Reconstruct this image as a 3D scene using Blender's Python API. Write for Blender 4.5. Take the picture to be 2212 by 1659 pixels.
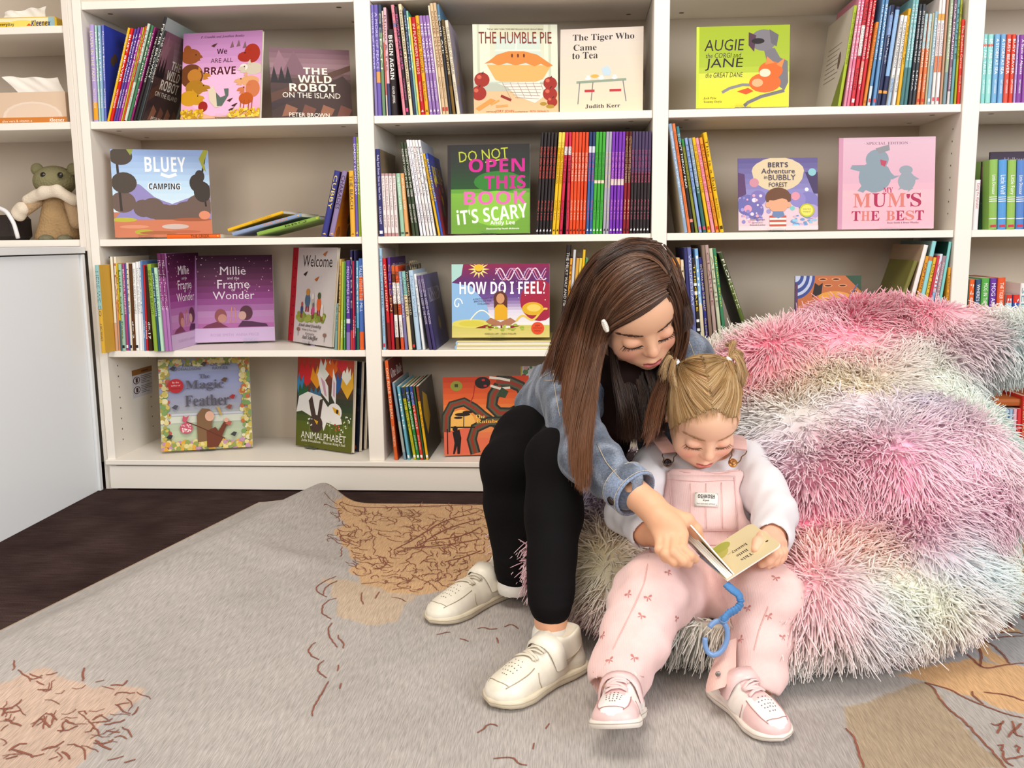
import bpy, math, random
import numpy as np
from mathutils import Vector, Matrix, Euler
for o in list(bpy.data.objects): bpy.data.objects.remove(o)
SC = bpy.context.scene
COL = SC.collection
rnd = random.Random(7)
nr = np.random.default_rng(11)
A3 = np.array
# ---------------------------------------------------------------- camera
F = 2007.1
YAW, PITCH, ROLL = [math.radians(a) for a in (-4.0926, 8.8197, 0.6193)]
CAM = A3([.4161, -2.6006, .7220])
_cy, _sy, _cp, _sp, _cr, _sr = math.cos(YAW), math.sin(YAW), math.cos(PITCH), math.sin(PITCH), math.cos(ROLL), math.sin(ROLL)
FW = A3([_sy*_cp, _cy*_cp, -_sp]); _r = A3([_cy, -_sy, 0.]); _d = np.cross(FW, _r)
RT = _cr*_r + _sr*_d; DN = -_sr*_r + _cr*_d
cd = bpy.data.cameras.new('camera'); cam = bpy.data.objects.new('camera', cd); COL.objects.link(cam)
cd.sensor_width = 36; cd.lens = F/2212*36; cd.clip_start = .01
m = Matrix.Identity(4)
for i in range(3): m[i][0] = RT[i]; m[i][1] = -DN[i]; m[i][2] = -FW[i]; m[i][3] = CAM[i]
cam.matrix_world = m
SC.camera = cam
# ---------------------------------------------------------------- light and exposure
SC.view_settings.view_transform = 'Standard'; SC.view_settings.look = 'None'
SC.view_settings.exposure = 0.0; SC.view_settings.gamma = 1; SC.view_settings.use_curve_mapping = False
SC.display_settings.display_device = 'sRGB'
W = bpy.data.worlds.new('world'); SC.world = W; W.use_nodes = True
bg = W.node_tree.nodes['Background']; bg.inputs[0].default_value = (1.0, .84, .70, 1); bg.inputs[1].default_value = .30
def area(name, loc, target, sx, sy, power, col):
    l = bpy.data.lights.new(name, 'AREA'); l.shape = 'RECTANGLE'; l.size = sx; l.size_y = sy; l.energy = power; l.color = col
    o = bpy.data.objects.new(name, l); COL.objects.link(o); o.location = loc
    o.rotation_euler = (Vector(target)-Vector(loc)).to_track_quat('-Z', 'Y').to_euler()
    return o
area('window_daylight_right', (3.1, -3.6, 1.9), (.6, -.5, .5), 2.2, 1.8, 118, (.93, .97, 1.0))
area('window_daylight_front', (-.9, -4.6, 2.0), (.2, 0, .5), 2.4, 1.6, 72, (1.0, .95, .88))
area('ceiling_light_panel', (.1, -1.55, 2.65), (.1, -1.5, 0), 1.5, 1.2, 46, (1.0, .94, .85))
# ---------------------------------------------------------------- helpers
def ray(u, v): return RT*((u-1106)/F) + DN*((v-829.5)/F) + FW
def at(u, v, d): return CAM + ray(u, v)*d                 # point seen at (u, v), d metres along the camera's axis
def ony(u, v, y): k = ray(u, v); return CAM + k*((y-CAM[1])/k[1])
def onz(u, v, z=0.): k = ray(u, v); return CAM + k*((z-CAM[2])/k[2])
def xat(u, y, z):                                          # x of the point on the line (y, z) seen in column u
    a = (u-1106)/F; q = A3([-CAM[0], y-CAM[1], z-CAM[2]]); n = RT - a*FW
    return -(q@n)/n[0]
def srgb(c):
    if isinstance(c, str): c = [int(c[i:i+2], 16)/255 for i in (0, 2, 4)]
    return [x/12.92 if x <= .04045 else ((x+.055)/1.055)**2.4 for x in c]
def mix(a, b, t): return '%02x%02x%02x' % tuple(int(int(a[i:i+2], 16)*(1-t)+int(b[i:i+2], 16)*t) for i in (0, 2, 4))
MATS = {}
def mat(name, col='ffffff', rough=.6, spec=.4, attr=False, bump=None, metal=0, trans=0, sheen=0, sss=0, var=None, coat=0):
    """procedural material; bump=(kind, scale, strength); var=(scale, amount) soft tone variation"""
    if name in MATS: return MATS[name]
    M = bpy.data.materials.new(name); M.use_nodes = True; MATS[name] = M
    N = M.node_tree.nodes; L = M.node_tree.links; B = N['Principled BSDF']
    B.inputs['Roughness'].default_value = rough; B.inputs['Specular IOR Level'].default_value = spec
    B.inputs['Metallic'].default_value = metal; B.inputs['Transmission Weight'].default_value = trans
    B.inputs['Coat Weight'].default_value = coat; B.inputs['Coat Roughness'].default_value = .15
    if sheen: B.inputs['Sheen Weight'].default_value = sheen; B.inputs['Sheen Roughness'].default_value = .5
    if sss:
        B.inputs['Subsurface Weight'].default_value = sss; B.inputs['Subsurface Radius'].default_value = (1, .35, .2); B.inputs['Subsurface Scale'].default_value = .006
    tc = N.new('ShaderNodeTexCoord')
    if attr:
        a = N.new('ShaderNodeAttribute'); a.attribute_name = 'Col'; src = a.outputs['Color']
    else:
        a = N.new('ShaderNodeRGB'); a.outputs[0].default_value = (*srgb(col), 1); src = a.outputs[0]
    if var:
        n = N.new('ShaderNodeTexNoise'); n.inputs['Scale'].default_value = var[0]; n.inputs['Detail'].default_value = 5
        L.new(tc.outputs['Object'], n.inputs['Vector'])
        mr = N.new('ShaderNodeMapRange'); mr.inputs['From Min'].default_value = .3; mr.inputs['From Max'].default_value = .7
        mr.inputs['To Min'].default_value = 1-var[1]; mr.inputs['To Max'].default_value = 1+var[1]; L.new(n.outputs['Fac'], mr.inputs['Value'])
        mx = N.new('ShaderNodeVectorMath'); mx.operation = 'SCALE'; L.new(src, mx.inputs[0]); L.new(mr.outputs[0], mx.inputs['Scale']); src = mx.outputs[0]
    L.new(src, B.inputs['Base Color'])
    if bump:
        kind, sc, st = bump
        if kind == 'noise': t = N.new('ShaderNodeTexNoise'); t.inputs['Scale'].default_value = sc; t.inputs['Detail'].default_value = 6; out = t.outputs['Fac']
        elif kind == 'wave': t = N.new('ShaderNodeTexWave'); t.inputs['Scale'].default_value = sc; t.inputs['Distortion'].default_value = .6; out = t.outputs['Fac']
        else: t = N.new('ShaderNodeTexVoronoi'); t.inputs['Scale'].default_value = sc; out = t.outputs['Distance']
        L.new(tc.outputs['Object'], t.inputs['Vector'])
        b = N.new('ShaderNodeBump'); b.inputs['Strength'].default_value = st; b.inputs['Distance'].default_value = .002
        L.new(out, b.inputs['Height']); L.new(b.outputs[0], B.inputs['Normal'])
    return M
def tag(o, label=None, cat=None, group=None, kind=None):
    for k, v in (('label', label), ('category', cat), ('group', group), ('kind', kind)):
        if v: o[k] = v
    return o
def empty(name, loc=(0, 0, 0), M=None):
    o = bpy.data.objects.new(name, None); COL.objects.link(o); o.empty_display_size = .02
    if M is not None: o.matrix_world = M
    else: o.location = loc
    return o
def link(name, me, mt, parent=None, loc=None):
    o = bpy.data.objects.new(name, me); COL.objects.link(o)
    for x in (mt if isinstance(mt, (list, tuple)) else [mt]): me.materials.append(x)
    if parent: o.parent = parent
    if loc is not None: o.location = loc
    return o
def mesh_np(name, V, FQ, mt, parent=None, col=None, smooth=True, inv=None):
    """one mesh from arrays: V (n,3), FQ list of (k,m) index arrays, col (n,3) linear colours"""
    V = np.asarray(V, dtype=np.float32)
    if inv is not None:
        Mi = np.array(inv); V = (V @ Mi[:3, :3].T + Mi[:3, 3]).astype(np.float32)
    if not isinstance(FQ, list): FQ = [FQ]
    FQ = [np.asarray(f) for f in FQ if len(f)]
    me = bpy.data.meshes.new(name)
    nl = sum(f.size for f in FQ); nf = sum(len(f) for f in FQ)
    me.vertices.add(len(V)); me.vertices.foreach_set('co', V.ravel())
    me.loops.add(nl); me.loops.foreach_set('vertex_index', np.concatenate([f.ravel() for f in FQ]).astype(np.int32))
    me.polygons.add(nf)
    tot = np.concatenate([np.full(len(f), f.shape[1], np.int32) for f in FQ])
    me.polygons.foreach_set('loop_start', np.concatenate([[0], np.cumsum(tot)[:-1]]).astype(np.int32))
    me.update(calc_edges=True)
    if smooth: me.polygons.foreach_set('use_smooth', np.ones(nf, bool))
    if col is not None:
        a = me.color_attributes.new('Col', 'FLOAT_COLOR', 'POINT')
        c = np.ones((len(V), 4), np.float32); c[:, :3] = col; a.data.foreach_set('color', c.ravel())
    me.validate()
    return link(name, me, mt, parent)
class MB:
    """collects coloured pieces and links them as ONE mesh object"""
    def __init__(s): s.v = []; s.f = []; s.c = []; s.mi = []; s.sm = []
    def add(s, vs, fs, col='ffffff', mi=0, sm=False):
        b = len(s.v); s.v += [tuple(map(float, p)) for p in vs]; c = srgb(col); s.c += [c]*len(vs)
        s.f += [[i+b for i in f] for f in fs]; s.mi += [mi]*len(fs); s.sm += [sm]*len(fs); return s
    def box(s, lo, hi, col='ffffff', mi=0, bev=0.):
        (x0, y0, z0), (x1, y1, z1) = lo, hi
        if bev <= 0:
            v = [(x, y, z) for z in (z0, z1) for y in (y0, y1) for x in (x0, x1)]
            return s.add(v, [[0, 2, 3, 1], [4, 5, 7, 6], [0, 1, 5, 4], [2, 6, 7, 3], [0, 4, 6, 2], [1, 3, 7, 5]], col, mi)
        bm_v = []; X = (x0, x1); Y = (y0, y1); Z = (z0, z1); idx = {}
        for ix in (0, 1):
            for iy in (0, 1):
                for iz in (0, 1):
                    sx, sy, sz = (1, -1)[ix], (1, -1)[iy], (1, -1)[iz]
                    for ax in range(3):
                        p = [X[ix]+sx*bev, Y[iy]+sy*bev, Z[iz]+sz*bev]; p[ax] = (X[ix], Y[iy], Z[iz])[ax]
                        idx[ix, iy, iz, ax] = len(bm_v); bm_v.append(p)
        fs = []
        for k in (0, 1):
            fs.append([idx[k, a, b, 0] for a, b in ((0, 0), (1, 0), (1, 1), (0, 1))][::(1 if k else -1)])
            fs.append([idx[a, k, b, 1] for a, b in ((0, 0), (1, 0), (1, 1), (0, 1))][::(-1 if k else 1)])
            fs.append([idx[a, b, k, 2] for a, b in ((0, 0), (1, 0), (1, 1), (0, 1))][::(1 if k else -1)])
        for a in (0, 1):
            for b in (0, 1):
                fs.append([idx[0, a, b, 1], idx[1, a, b, 1], idx[1, a, b, 2], idx[0, a, b, 2]][::(1 if a == b else -1)])
                fs.append([idx[a, 0, b, 0], idx[a, 1, b, 0], idx[a, 1, b, 2], idx[a, 0, b, 2]][::(-1 if a == b else 1)])
                fs.append([idx[a, b, 0, 0], idx[a, b, 1, 0], idx[a, b, 1, 1], idx[a, b, 0, 1]][::(1 if a == b else -1)])
                for c in (0, 1): fs.append([idx[a, b, c, 0], idx[a, b, c, 1], idx[a, b, c, 2]][::(1 if (a+b+c) % 2 else -1)])
        return s.add(bm_v, fs, col, mi)
    def tube(s, pts, r, n=8, col='ffffff', mi=0, cap=True, flat=None):
        P = np.asarray(pts, float); r = np.broadcast_to(r, len(P)).astype(float)
        T = np.gradient(P, axis=0); T /= np.linalg.norm(T, axis=1)[:, None]+1e-12
        u = np.cross(T[0], (0, 0, 1)); u = u if np.linalg.norm(u) > .1 else np.cross(T[0], (1, 0, 0)); u /= np.linalg.norm(u)
        vs = []
        for i in range(len(P)):
            u = u - T[i]*(u@T[i]); u /= np.linalg.norm(u); w = np.cross(T[i], u)
            for k in range(n):
                a = 2*math.pi*k/n; e = flat or 1
                vs.append(P[i]+r[i]*(math.cos(a)*u+e*math.sin(a)*w))
        fs = [[i*n+k, i*n+(k+1) % n, (i+1)*n+(k+1) % n, (i+1)*n+k] for i in range(len(P)-1) for k in range(n)]
        if cap: fs += [list(range(n))[::-1], [(len(P)-1)*n+k for k in range(n)]]
        return s.add(vs, fs, col, mi, True)
    def ell(s, c, r, col='ffffff', mi=0, n=12, m=8, R=None):
        vs = []; c = np.asarray(c, float); r = np.broadcast_to(r, 3)
        for i in range(m+1):
            t = math.pi*i/m
            for k in range(n):
                a = 2*math.pi*k/n; p = A3([r[0]*math.sin(t)*math.cos(a), r[1]*math.sin(t)*math.sin(a), r[2]*math.cos(t)])
                vs.append(c+(R@p if R is not None else p))
        fs = [[i*n+k, (i+1)*n+k, (i+1)*n+(k+1) % n, i*n+(k+1) % n] for i in range(m) for k in range(n)]
        return s.add(vs, fs, col, mi, True)
    def build(s, name, mt, parent=None, inv=None):
        me = bpy.data.meshes.new(name); V = s.v
        if inv is not None: V = [tuple(inv @ Vector(p)) for p in V]
        me.from_pydata(V, [], s.f)
        a = me.color_attributes.new('Col', 'FLOAT_COLOR', 'POINT')
        a.data.foreach_set('color', np.array([(*c, 1) for c in s.c], np.float32).ravel())
        me.polygons.foreach_set('material_index', np.array(s.mi, np.int32)); me.polygons.foreach_set('use_smooth', np.array(s.sm, bool))
        me.validate(); me.update()
        return link(name, me, mt, parent)
# lettering: meshes of filled glyphs, width 1 by default
_SER = {}
def fancy(t, st):
    """serif / italic / script letters live in the mathematical alphabets of the fallback font"""
    base = {'serif': (0x1D400, 0x1D41A), 'ital': (0x1D468, 0x1D482), 'script': (0x1D4D0, 0x1D4EA), 'heavy': (0x1D5D4, 0x1D5EE), 'slant': (0x1D63C, 0x1D656)}[st]
    o = ''
    for ch in t:
        if 'A' <= ch <= 'Z': o += chr(base[0]+ord(ch)-65)
        elif 'a' <= ch <= 'z': o += chr(base[1]+ord(ch)-97)
        else: o += ch
    return o
_TX = {}
def text_mesh(t, st='', bold=0.):
    if bold >= .02 and not st: st = 'heavy'
    bold = 0.
    k = (t, st, bold)
    if k not in _TX:
        cu = bpy.data.curves.new('t', 'FONT'); cu.body = fancy(t, st) if st else t; cu.resolution_u = 2; cu.offset = bold
        ob = bpy.data.objects.new('t', cu); me = ob.to_mesh()
        V = np.array([v.co[:2] for v in me.vertices]).reshape(-1, 2); Fc = [list(p.vertices) for p in me.polygons]
        ob.to_mesh_clear(); bpy.data.objects.remove(ob); bpy.data.curves.remove(cu)
        if len(V):
            lo, hi = V.min(0), V.max(0); V = V - (lo+hi)/2; sz = hi-lo
        else: sz = A3([1., 1.])
        _TX[k] = (V, Fc, sz)
    return _TX[k]
# ---------------------------------------------------------------- setting: carpet, wall
WHITE = mat('white_laminate', 'ddd5c9', rough=.42, spec=.35, bump=('noise', 260, .03), attr=True)
def carpet_mat():
    M = mat('carpet_tiles', '2b1d1a', rough=.95, spec=.1)
    N = M.node_tree.nodes; L = M.node_tree.links; B = N['Principled BSDF']
    tc = N.new('ShaderNodeTexCoord')
    mp = N.new('ShaderNodeMapping'); mp.inputs['Scale'].default_value = (14, 220, 1); mp.inputs['Rotation'].default_value = (0, 0, .05); L.new(tc.outputs['Object'], mp.inputs[0])
    n1 = N.new('ShaderNodeTexNoise'); n1.inputs['Scale'].default_value = 1; n1.inputs['Detail'].default_value = 4; L.new(mp.outputs[0], n1.inputs['Vector'])
    n2 = N.new('ShaderNodeTexNoise'); n2.inputs['Scale'].default_value = 480; n2.inputs['Detail'].default_value = 2; L.new(tc.outputs['Object'], n2.inputs['Vector'])
    n3 = N.new('ShaderNodeTexNoise'); n3.inputs['Scale'].default_value = 7; L.new(tc.outputs['Object'], n3.inputs['Vector'])
    a = N.new('ShaderNodeMath'); a.operation = 'MULTIPLY'; L.new(n1.outputs[0], a.inputs[0]); L.new(n2.outputs[0], a.inputs[1])
    b = N.new('ShaderNodeMath'); b.operation = 'MULTIPLY'; L.new(a.outputs[0], b.inputs[0]); L.new(n3.outputs[0], b.inputs[1])
    cr = N.new('ShaderNodeValToRGB'); cr.color_ramp.elements[0].position = .06; cr.color_ramp.elements[0].color = (*srgb('2a1a18'), 1)
    cr.color_ramp.elements[1].position = .24; cr.color_ramp.elements[1].color = (*srgb('4c3b38'), 1)
    L.new(b.outputs[0], cr.inputs[0]); L.new(cr.outputs[0], B.inputs['Base Color'])
    bp = N.new('ShaderNodeBump'); bp.inputs['Strength'].default_value = .5; bp.inputs['Distance'].default_value = .003
    L.new(n2.outputs[0], bp.inputs['Height']); L.new(bp.outputs[0], B.inputs['Normal'])
    return M
MB().add([(-3, -4.5, 0), (4, -4.5, 0), (4, .4, 0), (-3, .4, 0)], [[0, 1, 2, 3]], '2b1d1a').build('floor', carpet_mat())['kind'] = 'structure'
MB().box((-3, .34, 0), (4, .4, 2.6), 'e8e2d8').build('wall_back', mat('wall_paint', 'e8e2d8', rough=.8, spec=.2, bump=('noise', 90, .05)))['kind'] = 'structure'
# ---------------------------------------------------------------- shelving
Z1, Z2, Z3, Z4 = 1.0632, .7353, .4143, .0916             # tops of the shelves
UP = [(-.9762, -.952), (-.1881, -.1436), (.6176, .6592), (1.4247, 1.4685), (2.232, 2.276)]
BD = .311                                                   # back panel
PW = 'f1eae0'
unit = tag(empty('bookcase', (-.97, 0, 0)), 'long white wall bookcase of open bays full of picture books behind the two girls', 'bookcase')
INV = Matrix.Translation((.97, 0, 0))
def dots(b, x, ys, zs, s, r=.0026):
    for y in ys:
        for z in zs:
            b.add([(x+s*.0004, y+r*math.cos(a*math.pi/4), z+r*math.sin(a*math.pi/4)) for a in range(8)], [list(range(8))], '3a2c26')
for i, (a, b_) in enumerate(UP):
    b = MB().box((a, 0, Z4 if i else 0), (b_, BD+.004, 2.05), PW, bev=.0012)
    zs = [z for z in np.arange(.14, 1.36, .032) if not any(abs(z-q+.01) < .024 for q in (Z1, Z2, Z3))]
    hi = {0: (.12, .72), 1: (.12, .15), 2: (.12, .15), 3: (.44, 1.1), 4: (.1, .2)}[i]
    zz = [z for z in zs if hi[0] < z < hi[1]]
    if i < 4: dots(b, b_, (.055, .255), zz, 1)
    if i: dots(b, a, (.055, .255), zz, -1)
    b.build('upright_panel', WHITE, unit, INV)
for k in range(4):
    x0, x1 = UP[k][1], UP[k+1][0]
    MB().box((x0, BD, 0.03), (x1, BD+.006, 2.05), 'cabdab').build('back_panel', WHITE, unit, INV)  # white board toned darker and warmer: the bay's shade put into its colour
    for z, th in ((1.384, .0213), (Z1, .0208), (Z2, .0196), (Z3, .0188), (1.75, .02)):
        b = MB().box((x0+.0006, .006, z-th), (x1-.0006, BD, z), PW, bev=.001)
        for x in (x0+.055, x1-.055):
            for y in (.06, .235):
                b.add([(x+.0075*math.cos(a*math.pi/6), y+.0075*math.sin(a*math.pi/6), z-th-.0004) for a in range(12)][::-1], [list(range(12))], '5a4638')
        b.build('shelf', WHITE, unit, INV)
b = MB().box((-.9765, -.014, Z4-.0145), (2.276, BD, Z4), PW, bev=.0015).build('bottom_shelf', WHITE, unit, INV)
b = MB().box((-.969, -.008, 0.004), (2.276, .006, Z4-.0195), PW, bev=.0015)
b.box((-.965, .002, Z4-.0195), (2.27, .01, Z4-.0145), 'b9aea2').build('plinth', WHITE, unit, INV)
# left unit: hutch shelves over a low cabinet standing along the left wall
hut = tag(empty('shelf_unit', (-1.6, 0, .70)), 'narrow white shelf unit at the left edge holding tissues and a crocheted toy', 'shelf unit')
HI = Matrix.Translation((1.6, 0, -.70))
XL = -1.007
MB().box((-1.80, 0, .7035), (-1.782, BD, 2.05), PW, bev=.001).build('upright_panel', WHITE, hut, HI)
MB().box((XL, 0, .7035), (-.9895, BD, 2.05), 'e6ddd2', bev=.001).build('upright_panel', WHITE, hut, HI)
MB().box((-.9893, .004, 0), (-.9773, .02, 2.05), 'e3dcd2').build('filler_strip', WHITE, hut, HI)
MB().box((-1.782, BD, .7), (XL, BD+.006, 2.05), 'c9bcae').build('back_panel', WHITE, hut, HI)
HZ = [ony(110, 55.5, .006)[2], ony(110, 264, .006)[2], ony(110, 518, .006)[2]]
for z in HZ: MB().box((-1.7815, .006, z-.02), (XL-.0005, BD, z), PW, bev=.001).build('shelf', WHITE, hut, HI)
lc = tag(empty('low_cabinet', (-1.4, -.8, 0)), 'plain white low cabinet along the left edge, its flat side facing the rug', 'cabinet')
LI = Matrix.Translation((1.4, .8, 0)); CW = mat('white_cabinet', 'cdd2d6', rough=.45, spec=.35, attr=True)
zt = .697
MB().box((-1.8, -1.7, zt), (-.9915, -.003, HZ[2]-.0202), 'e9eaeb', bev=.001).build('worktop', CW, lc, LI)
MB().box((-1.8, -1.69, .0), (-1.001, -.022, zt-.003), 'f2f5f8', bev=.001).build('side_panel', CW, lc, LI)
MB().box((-1.8, -.0205, .0), (-.9935, -.004, zt-.003), 'e6e8ea', bev=.001).build('end_panel', CW, lc, LI)
# warning sticker inside the first bay
def on_side(u, v): k = ray(u, v); return CAM + k*((UP[0][1]-CAM[0])/k[0])
P = [on_side(*q) for q in ((284, 801), (327, 789), (329, 848), (288, 861))]
st = MB()
def sq(a0, b0, a1, b1, col, dx):
    f = lambda a, b: (UP[0][1]+dx, *(A3(P[0])*(1-a)*(1-b)+A3(P[1])*a*(1-b)+A3(P[2])*a*b+A3(P[3])*(1-a)*b)[1:])
    st.add([f(a0, b0), f(a0, b1), f(a1, b1), f(a1, b0)], [[0, 1, 2, 3]], col)
sq(0, 0, 1, 1, 'd8d4dd', .0006); sq(0, 0, 1, .2, 'a06a34', .0009); sq(.45, .08, .8, .13, '5d3514', .0011)
for j, (y0, n_) in enumerate(((.27, 5), (.62, 5))):
    for q in range(n_): sq(.42, y0+.06*q, (.97, .9, .95, .7, .85)[q], y0+.06*q+.022, '6f6b74', .0009)
    for rr, cc, dx in ((.17, '4d2a2a', .0009), (.135, 'e4e0e6', .0011)):
        f = lambda a, b: (UP[0][1]+dx, *(A3(P[0])*(1-a)*(1-b)+A3(P[1])*a*(1-b)+A3(P[2])*a*b+A3(P[3])*(1-a)*b)[1:])
        st.add([f(.2+rr*math.cos(t*math.pi/9), y0+.12-rr*.8*math.sin(t*math.pi/9)) for t in range(18)][::-1], [list(range(18))], cc)
    sq(.15, y0+.04, .26, y0+.2, '4d2a2a', .0013)
tag(st.build('warning_sticker', mat('printed_label', attr=True, rough=.5)), 'white warning sticker with a brown heading on the left inner side of the lowest bay', 'sticker')
# ---------------------------------------------------------------- smooth solids: distance fields meshed with surface nets
def nrm(v): v = np.asarray(v, float); return v/(np.linalg.norm(v)+1e-12)
class Field:
    def __init__(s, lo, hi, h):
        s.lo = np.asarray(lo, float); s.h = h; s.n = np.ceil((np.asarray(hi, float)-s.lo)/h).astype(int)+1
        s.D = np.full(s.n, .08, np.float32)
    def _sl(s, lo, hi, m):
        a = np.clip(np.floor((np.asarray(lo)-m-s.lo)/s.h).astype(int), 0, s.n-1); b = np.clip(np.ceil((np.asarray(hi)+m-s.lo)/s.h).astype(int)+1, 1, s.n)
        sl = tuple(slice(i, j) for i, j in zip(a, b))
        ax = [(s.lo[i]+s.h*np.arange(a[i], b[i])).astype(np.float32) for i in range(3)]
        return sl, ax[0][:, None, None], ax[1][None, :, None], ax[2][None, None, :]
    def _mix(s, sl, d, k, sub):
        D = s.D[sl]
        if sub:
            h = np.clip(.5-.5*(D+d)/k, 0, 1); s.D[sl] = D*(1-h)-d*h+k*h*(1-h)
        else:
            h = np.clip(.5+.5*(D-d)/k, 0, 1); s.D[sl] = D*(1-h)+d*h-k*h*(1-h)
    def cap(s, a, b, ra, rb=None, k=.01, sub=False, flat=None):
        """tapered limb; flat=(axis, factor) squeezes it across that axis"""
        a, b = np.asarray(a, float), np.asarray(b, float); rb = ra if rb is None else rb; r = max(ra, rb)*1.3
        sl, X, Y, Z = s._sl(np.minimum(a, b)-r, np.maximum(a, b)+r, k+3*s.h)
        if X.size*Y.size*Z.size == 0: return s
        ba = b-a; t = np.clip(((X-a[0])*ba[0]+(Y-a[1])*ba[1]+(Z-a[2])*ba[2])/(ba@ba+1e-12), 0, 1)
        dx, dy, dz = X-a[0]-t*ba[0], Y-a[1]-t*ba[1], Z-a[2]-t*ba[2]; d2 = dx*dx+dy*dy+dz*dz
        if flat is not None:
            n, f = nrm(flat[0]), flat[1]; q = dx*n[0]+dy*n[1]+dz*n[2]; d2 = d2+q*q*(1/f**2-1)
        s._mix(sl, (np.sqrt(d2)-(ra+(rb-ra)*t)).astype(np.float32), k, sub); return s
    def chain(s, P, R, k=.01, **kw):
        for i in range(len(P)-1): s.cap(P[i], P[i+1], R[i], R[i+1], k, **kw)
        return s
    def ell(s, c, r, k=.01, R=None, sub=False):
        c = np.asarray(c, float); r = np.broadcast_to(r, 3).astype(float); m = r.max() if R is not None else r
        sl, X, Y, Z = s._sl(c-m, c+m, k+3*s.h)
        if 0 in (X.size, Y.size, Z.size): return s
        x, y, z = X-c[0], Y-c[1], Z-c[2]
        if R is not None: x, y, z = [R[0, i]*x+R[1, i]*y+R[2, i]*z for i in range(3)]
        p = np.sqrt((x/r[0])**2+(y/r[1])**2+(z/r[2])**2); q = np.sqrt((x/r[0]**2)**2+(y/r[1]**2)**2+(z/r[2]**2)**2)+1e-6
        s._mix(sl, np.where(p < .05, -r.min(), p*(p-1)/q).astype(np.float32), k, sub); return s
    def box(s, c, hs, rad, k=.01, R=None, sub=False):
        c = np.asarray(c, float); hs = np.asarray(hs, float); m = np.linalg.norm(hs)+rad if R is not None else hs+rad
        sl, X, Y, Z = s._sl(c-m, c+m, k+3*s.h)
        x, y, z = X-c[0], Y-c[1], Z-c[2]
        if R is not None: x, y, z = [R[0, i]*x+R[1, i]*y+R[2, i]*z for i in range(3)]
        qx, qy, qz = np.abs(x)-hs[0], np.abs(y)-hs[1], np.abs(z)-hs[2]
        d = np.sqrt(np.maximum(qx, 0)**2+np.maximum(qy, 0)**2+np.maximum(qz, 0)**2)+np.minimum(np.maximum(np.maximum(qx, qy), qz), 0)-rad
        s._mix(sl, d.astype(np.float32), k, sub); return s
    def plane(s, p, n, k=.004):                              # cut away everything on the side n points to
        n = nrm(n); X, Y, Z = [(s.lo[i]+s.h*np.arange(s.n[i])).astype(np.float32) for i in range(3)]
        d = (X[:, None, None]-p[0])*n[0]+(Y[None, :, None]-p[1])*n[1]+(Z[None, None, :]-p[2])*n[2]
        s._mix((slice(None),)*3, -d.astype(np.float32), k, True); return s
    def noise(s, f, amp, seed=0):                            # gentle folds: a few sine waves along random directions
        g = np.random.default_rng(seed); X, Y, Z = [(s.lo[i]+s.h*np.arange(s.n[i])).astype(np.float32) for i in range(3)]
        for j in range(5):
            d = nrm(g.normal(size=3))*f*g.uniform(.6, 1.5); ph = g.uniform(0, 6)
            s.D += amp*.45*np.sin(X[:, None, None]*d[0]+Y[None, :, None]*d[1]+Z[None, None, :]*d[2]+ph).astype(np.float32)
        return s
    def mesh(s, smooth=2):
        D = s.D; I = D < 0; nx, ny, nz = D.shape
        cnt = sum(I[a:nx-1+a, b:ny-1+b, c:nz-1+c].astype(np.int8) for a in (0, 1) for b in (0, 1) for c in (0, 1))
        act = np.argwhere((cnt > 0) & (cnt < 8)); idx = np.full((nx-1, ny-1, nz-1), -1, np.int32); idx[tuple(act.T)] = np.arange(len(act))
        acc = np.zeros((len(act), 3)); num = np.zeros(len(act)); x, y, z = act.T
        for ax in range(3):
            o = [k for k in range(3) if k != ax]
            for a in (0, 1):
                for b in (0, 1):
                    p = act.copy(); p[:, o[0]] += a; p[:, o[1]] += b; q = p.copy(); q[:, ax] += 1
                    d0, d1 = D[tuple(p.T)], D[tuple(q.T)]; c = (d0 < 0) != (d1 < 0); t = np.where(c, d0/(d0-d1+1e-12), 0)
                    v = p.astype(float)-act; v[:, ax] += t; acc[c] += v[c]; num[c] += 1
        V = s.lo+s.h*(act+acc/np.maximum(num, 1)[:, None]); Q = []
        for ax in range(3):
            o = [k for k in range(3) if k != ax]; sh = [slice(None)]*3; a = [slice(0, -1)]*3
            lo = [slice(1, -1)]*3; lo[ax] = slice(0, -1); hi = list(lo); hi[ax] = slice(1, None)
            A, B = I[tuple(lo)], I[tuple(hi)]; e = np.argwhere(A != B); off = A3([1, 1, 1]); off[ax] = 0; e = e+off
            ins = I[tuple(e.T)]
            def g(da, db): p = e.copy(); p[:, o[0]] -= da; p[:, o[1]] -= db; return idx[tuple(p.T)]
            q = np.stack([g(1, 1), g(0, 1), g(0, 0), g(1, 0)], -1)
            fl = ins if ax != 1 else ~ins; q[~fl] = q[~fl][:, ::-1]; Q.append(q)
        Q = np.concatenate(Q); Q = Q[(Q >= 0).all(1)]
        for _ in range(smooth):
            S = np.zeros_like(V); c = np.zeros(len(V))
            for i in range(4):
                for j in (1, 3): np.add.at(S, Q[:, i], V[Q[:, (i+j) % 4]]); np.add.at(c, Q[:, i], 1)
            V = V*.4+.6*S/np.maximum(c, 1)[:, None]
        return V, Q
def vnormals(V, Q):
    n = np.cross(V[Q[:, 2]]-V[Q[:, 0]], V[Q[:, 3]]-V[Q[:, 1]]); N = np.zeros_like(V)
    for i in range(4): np.add.at(N, Q[:, i], n)
    return N/(np.linalg.norm(N, axis=1)[:, None]+1e-12)
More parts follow.
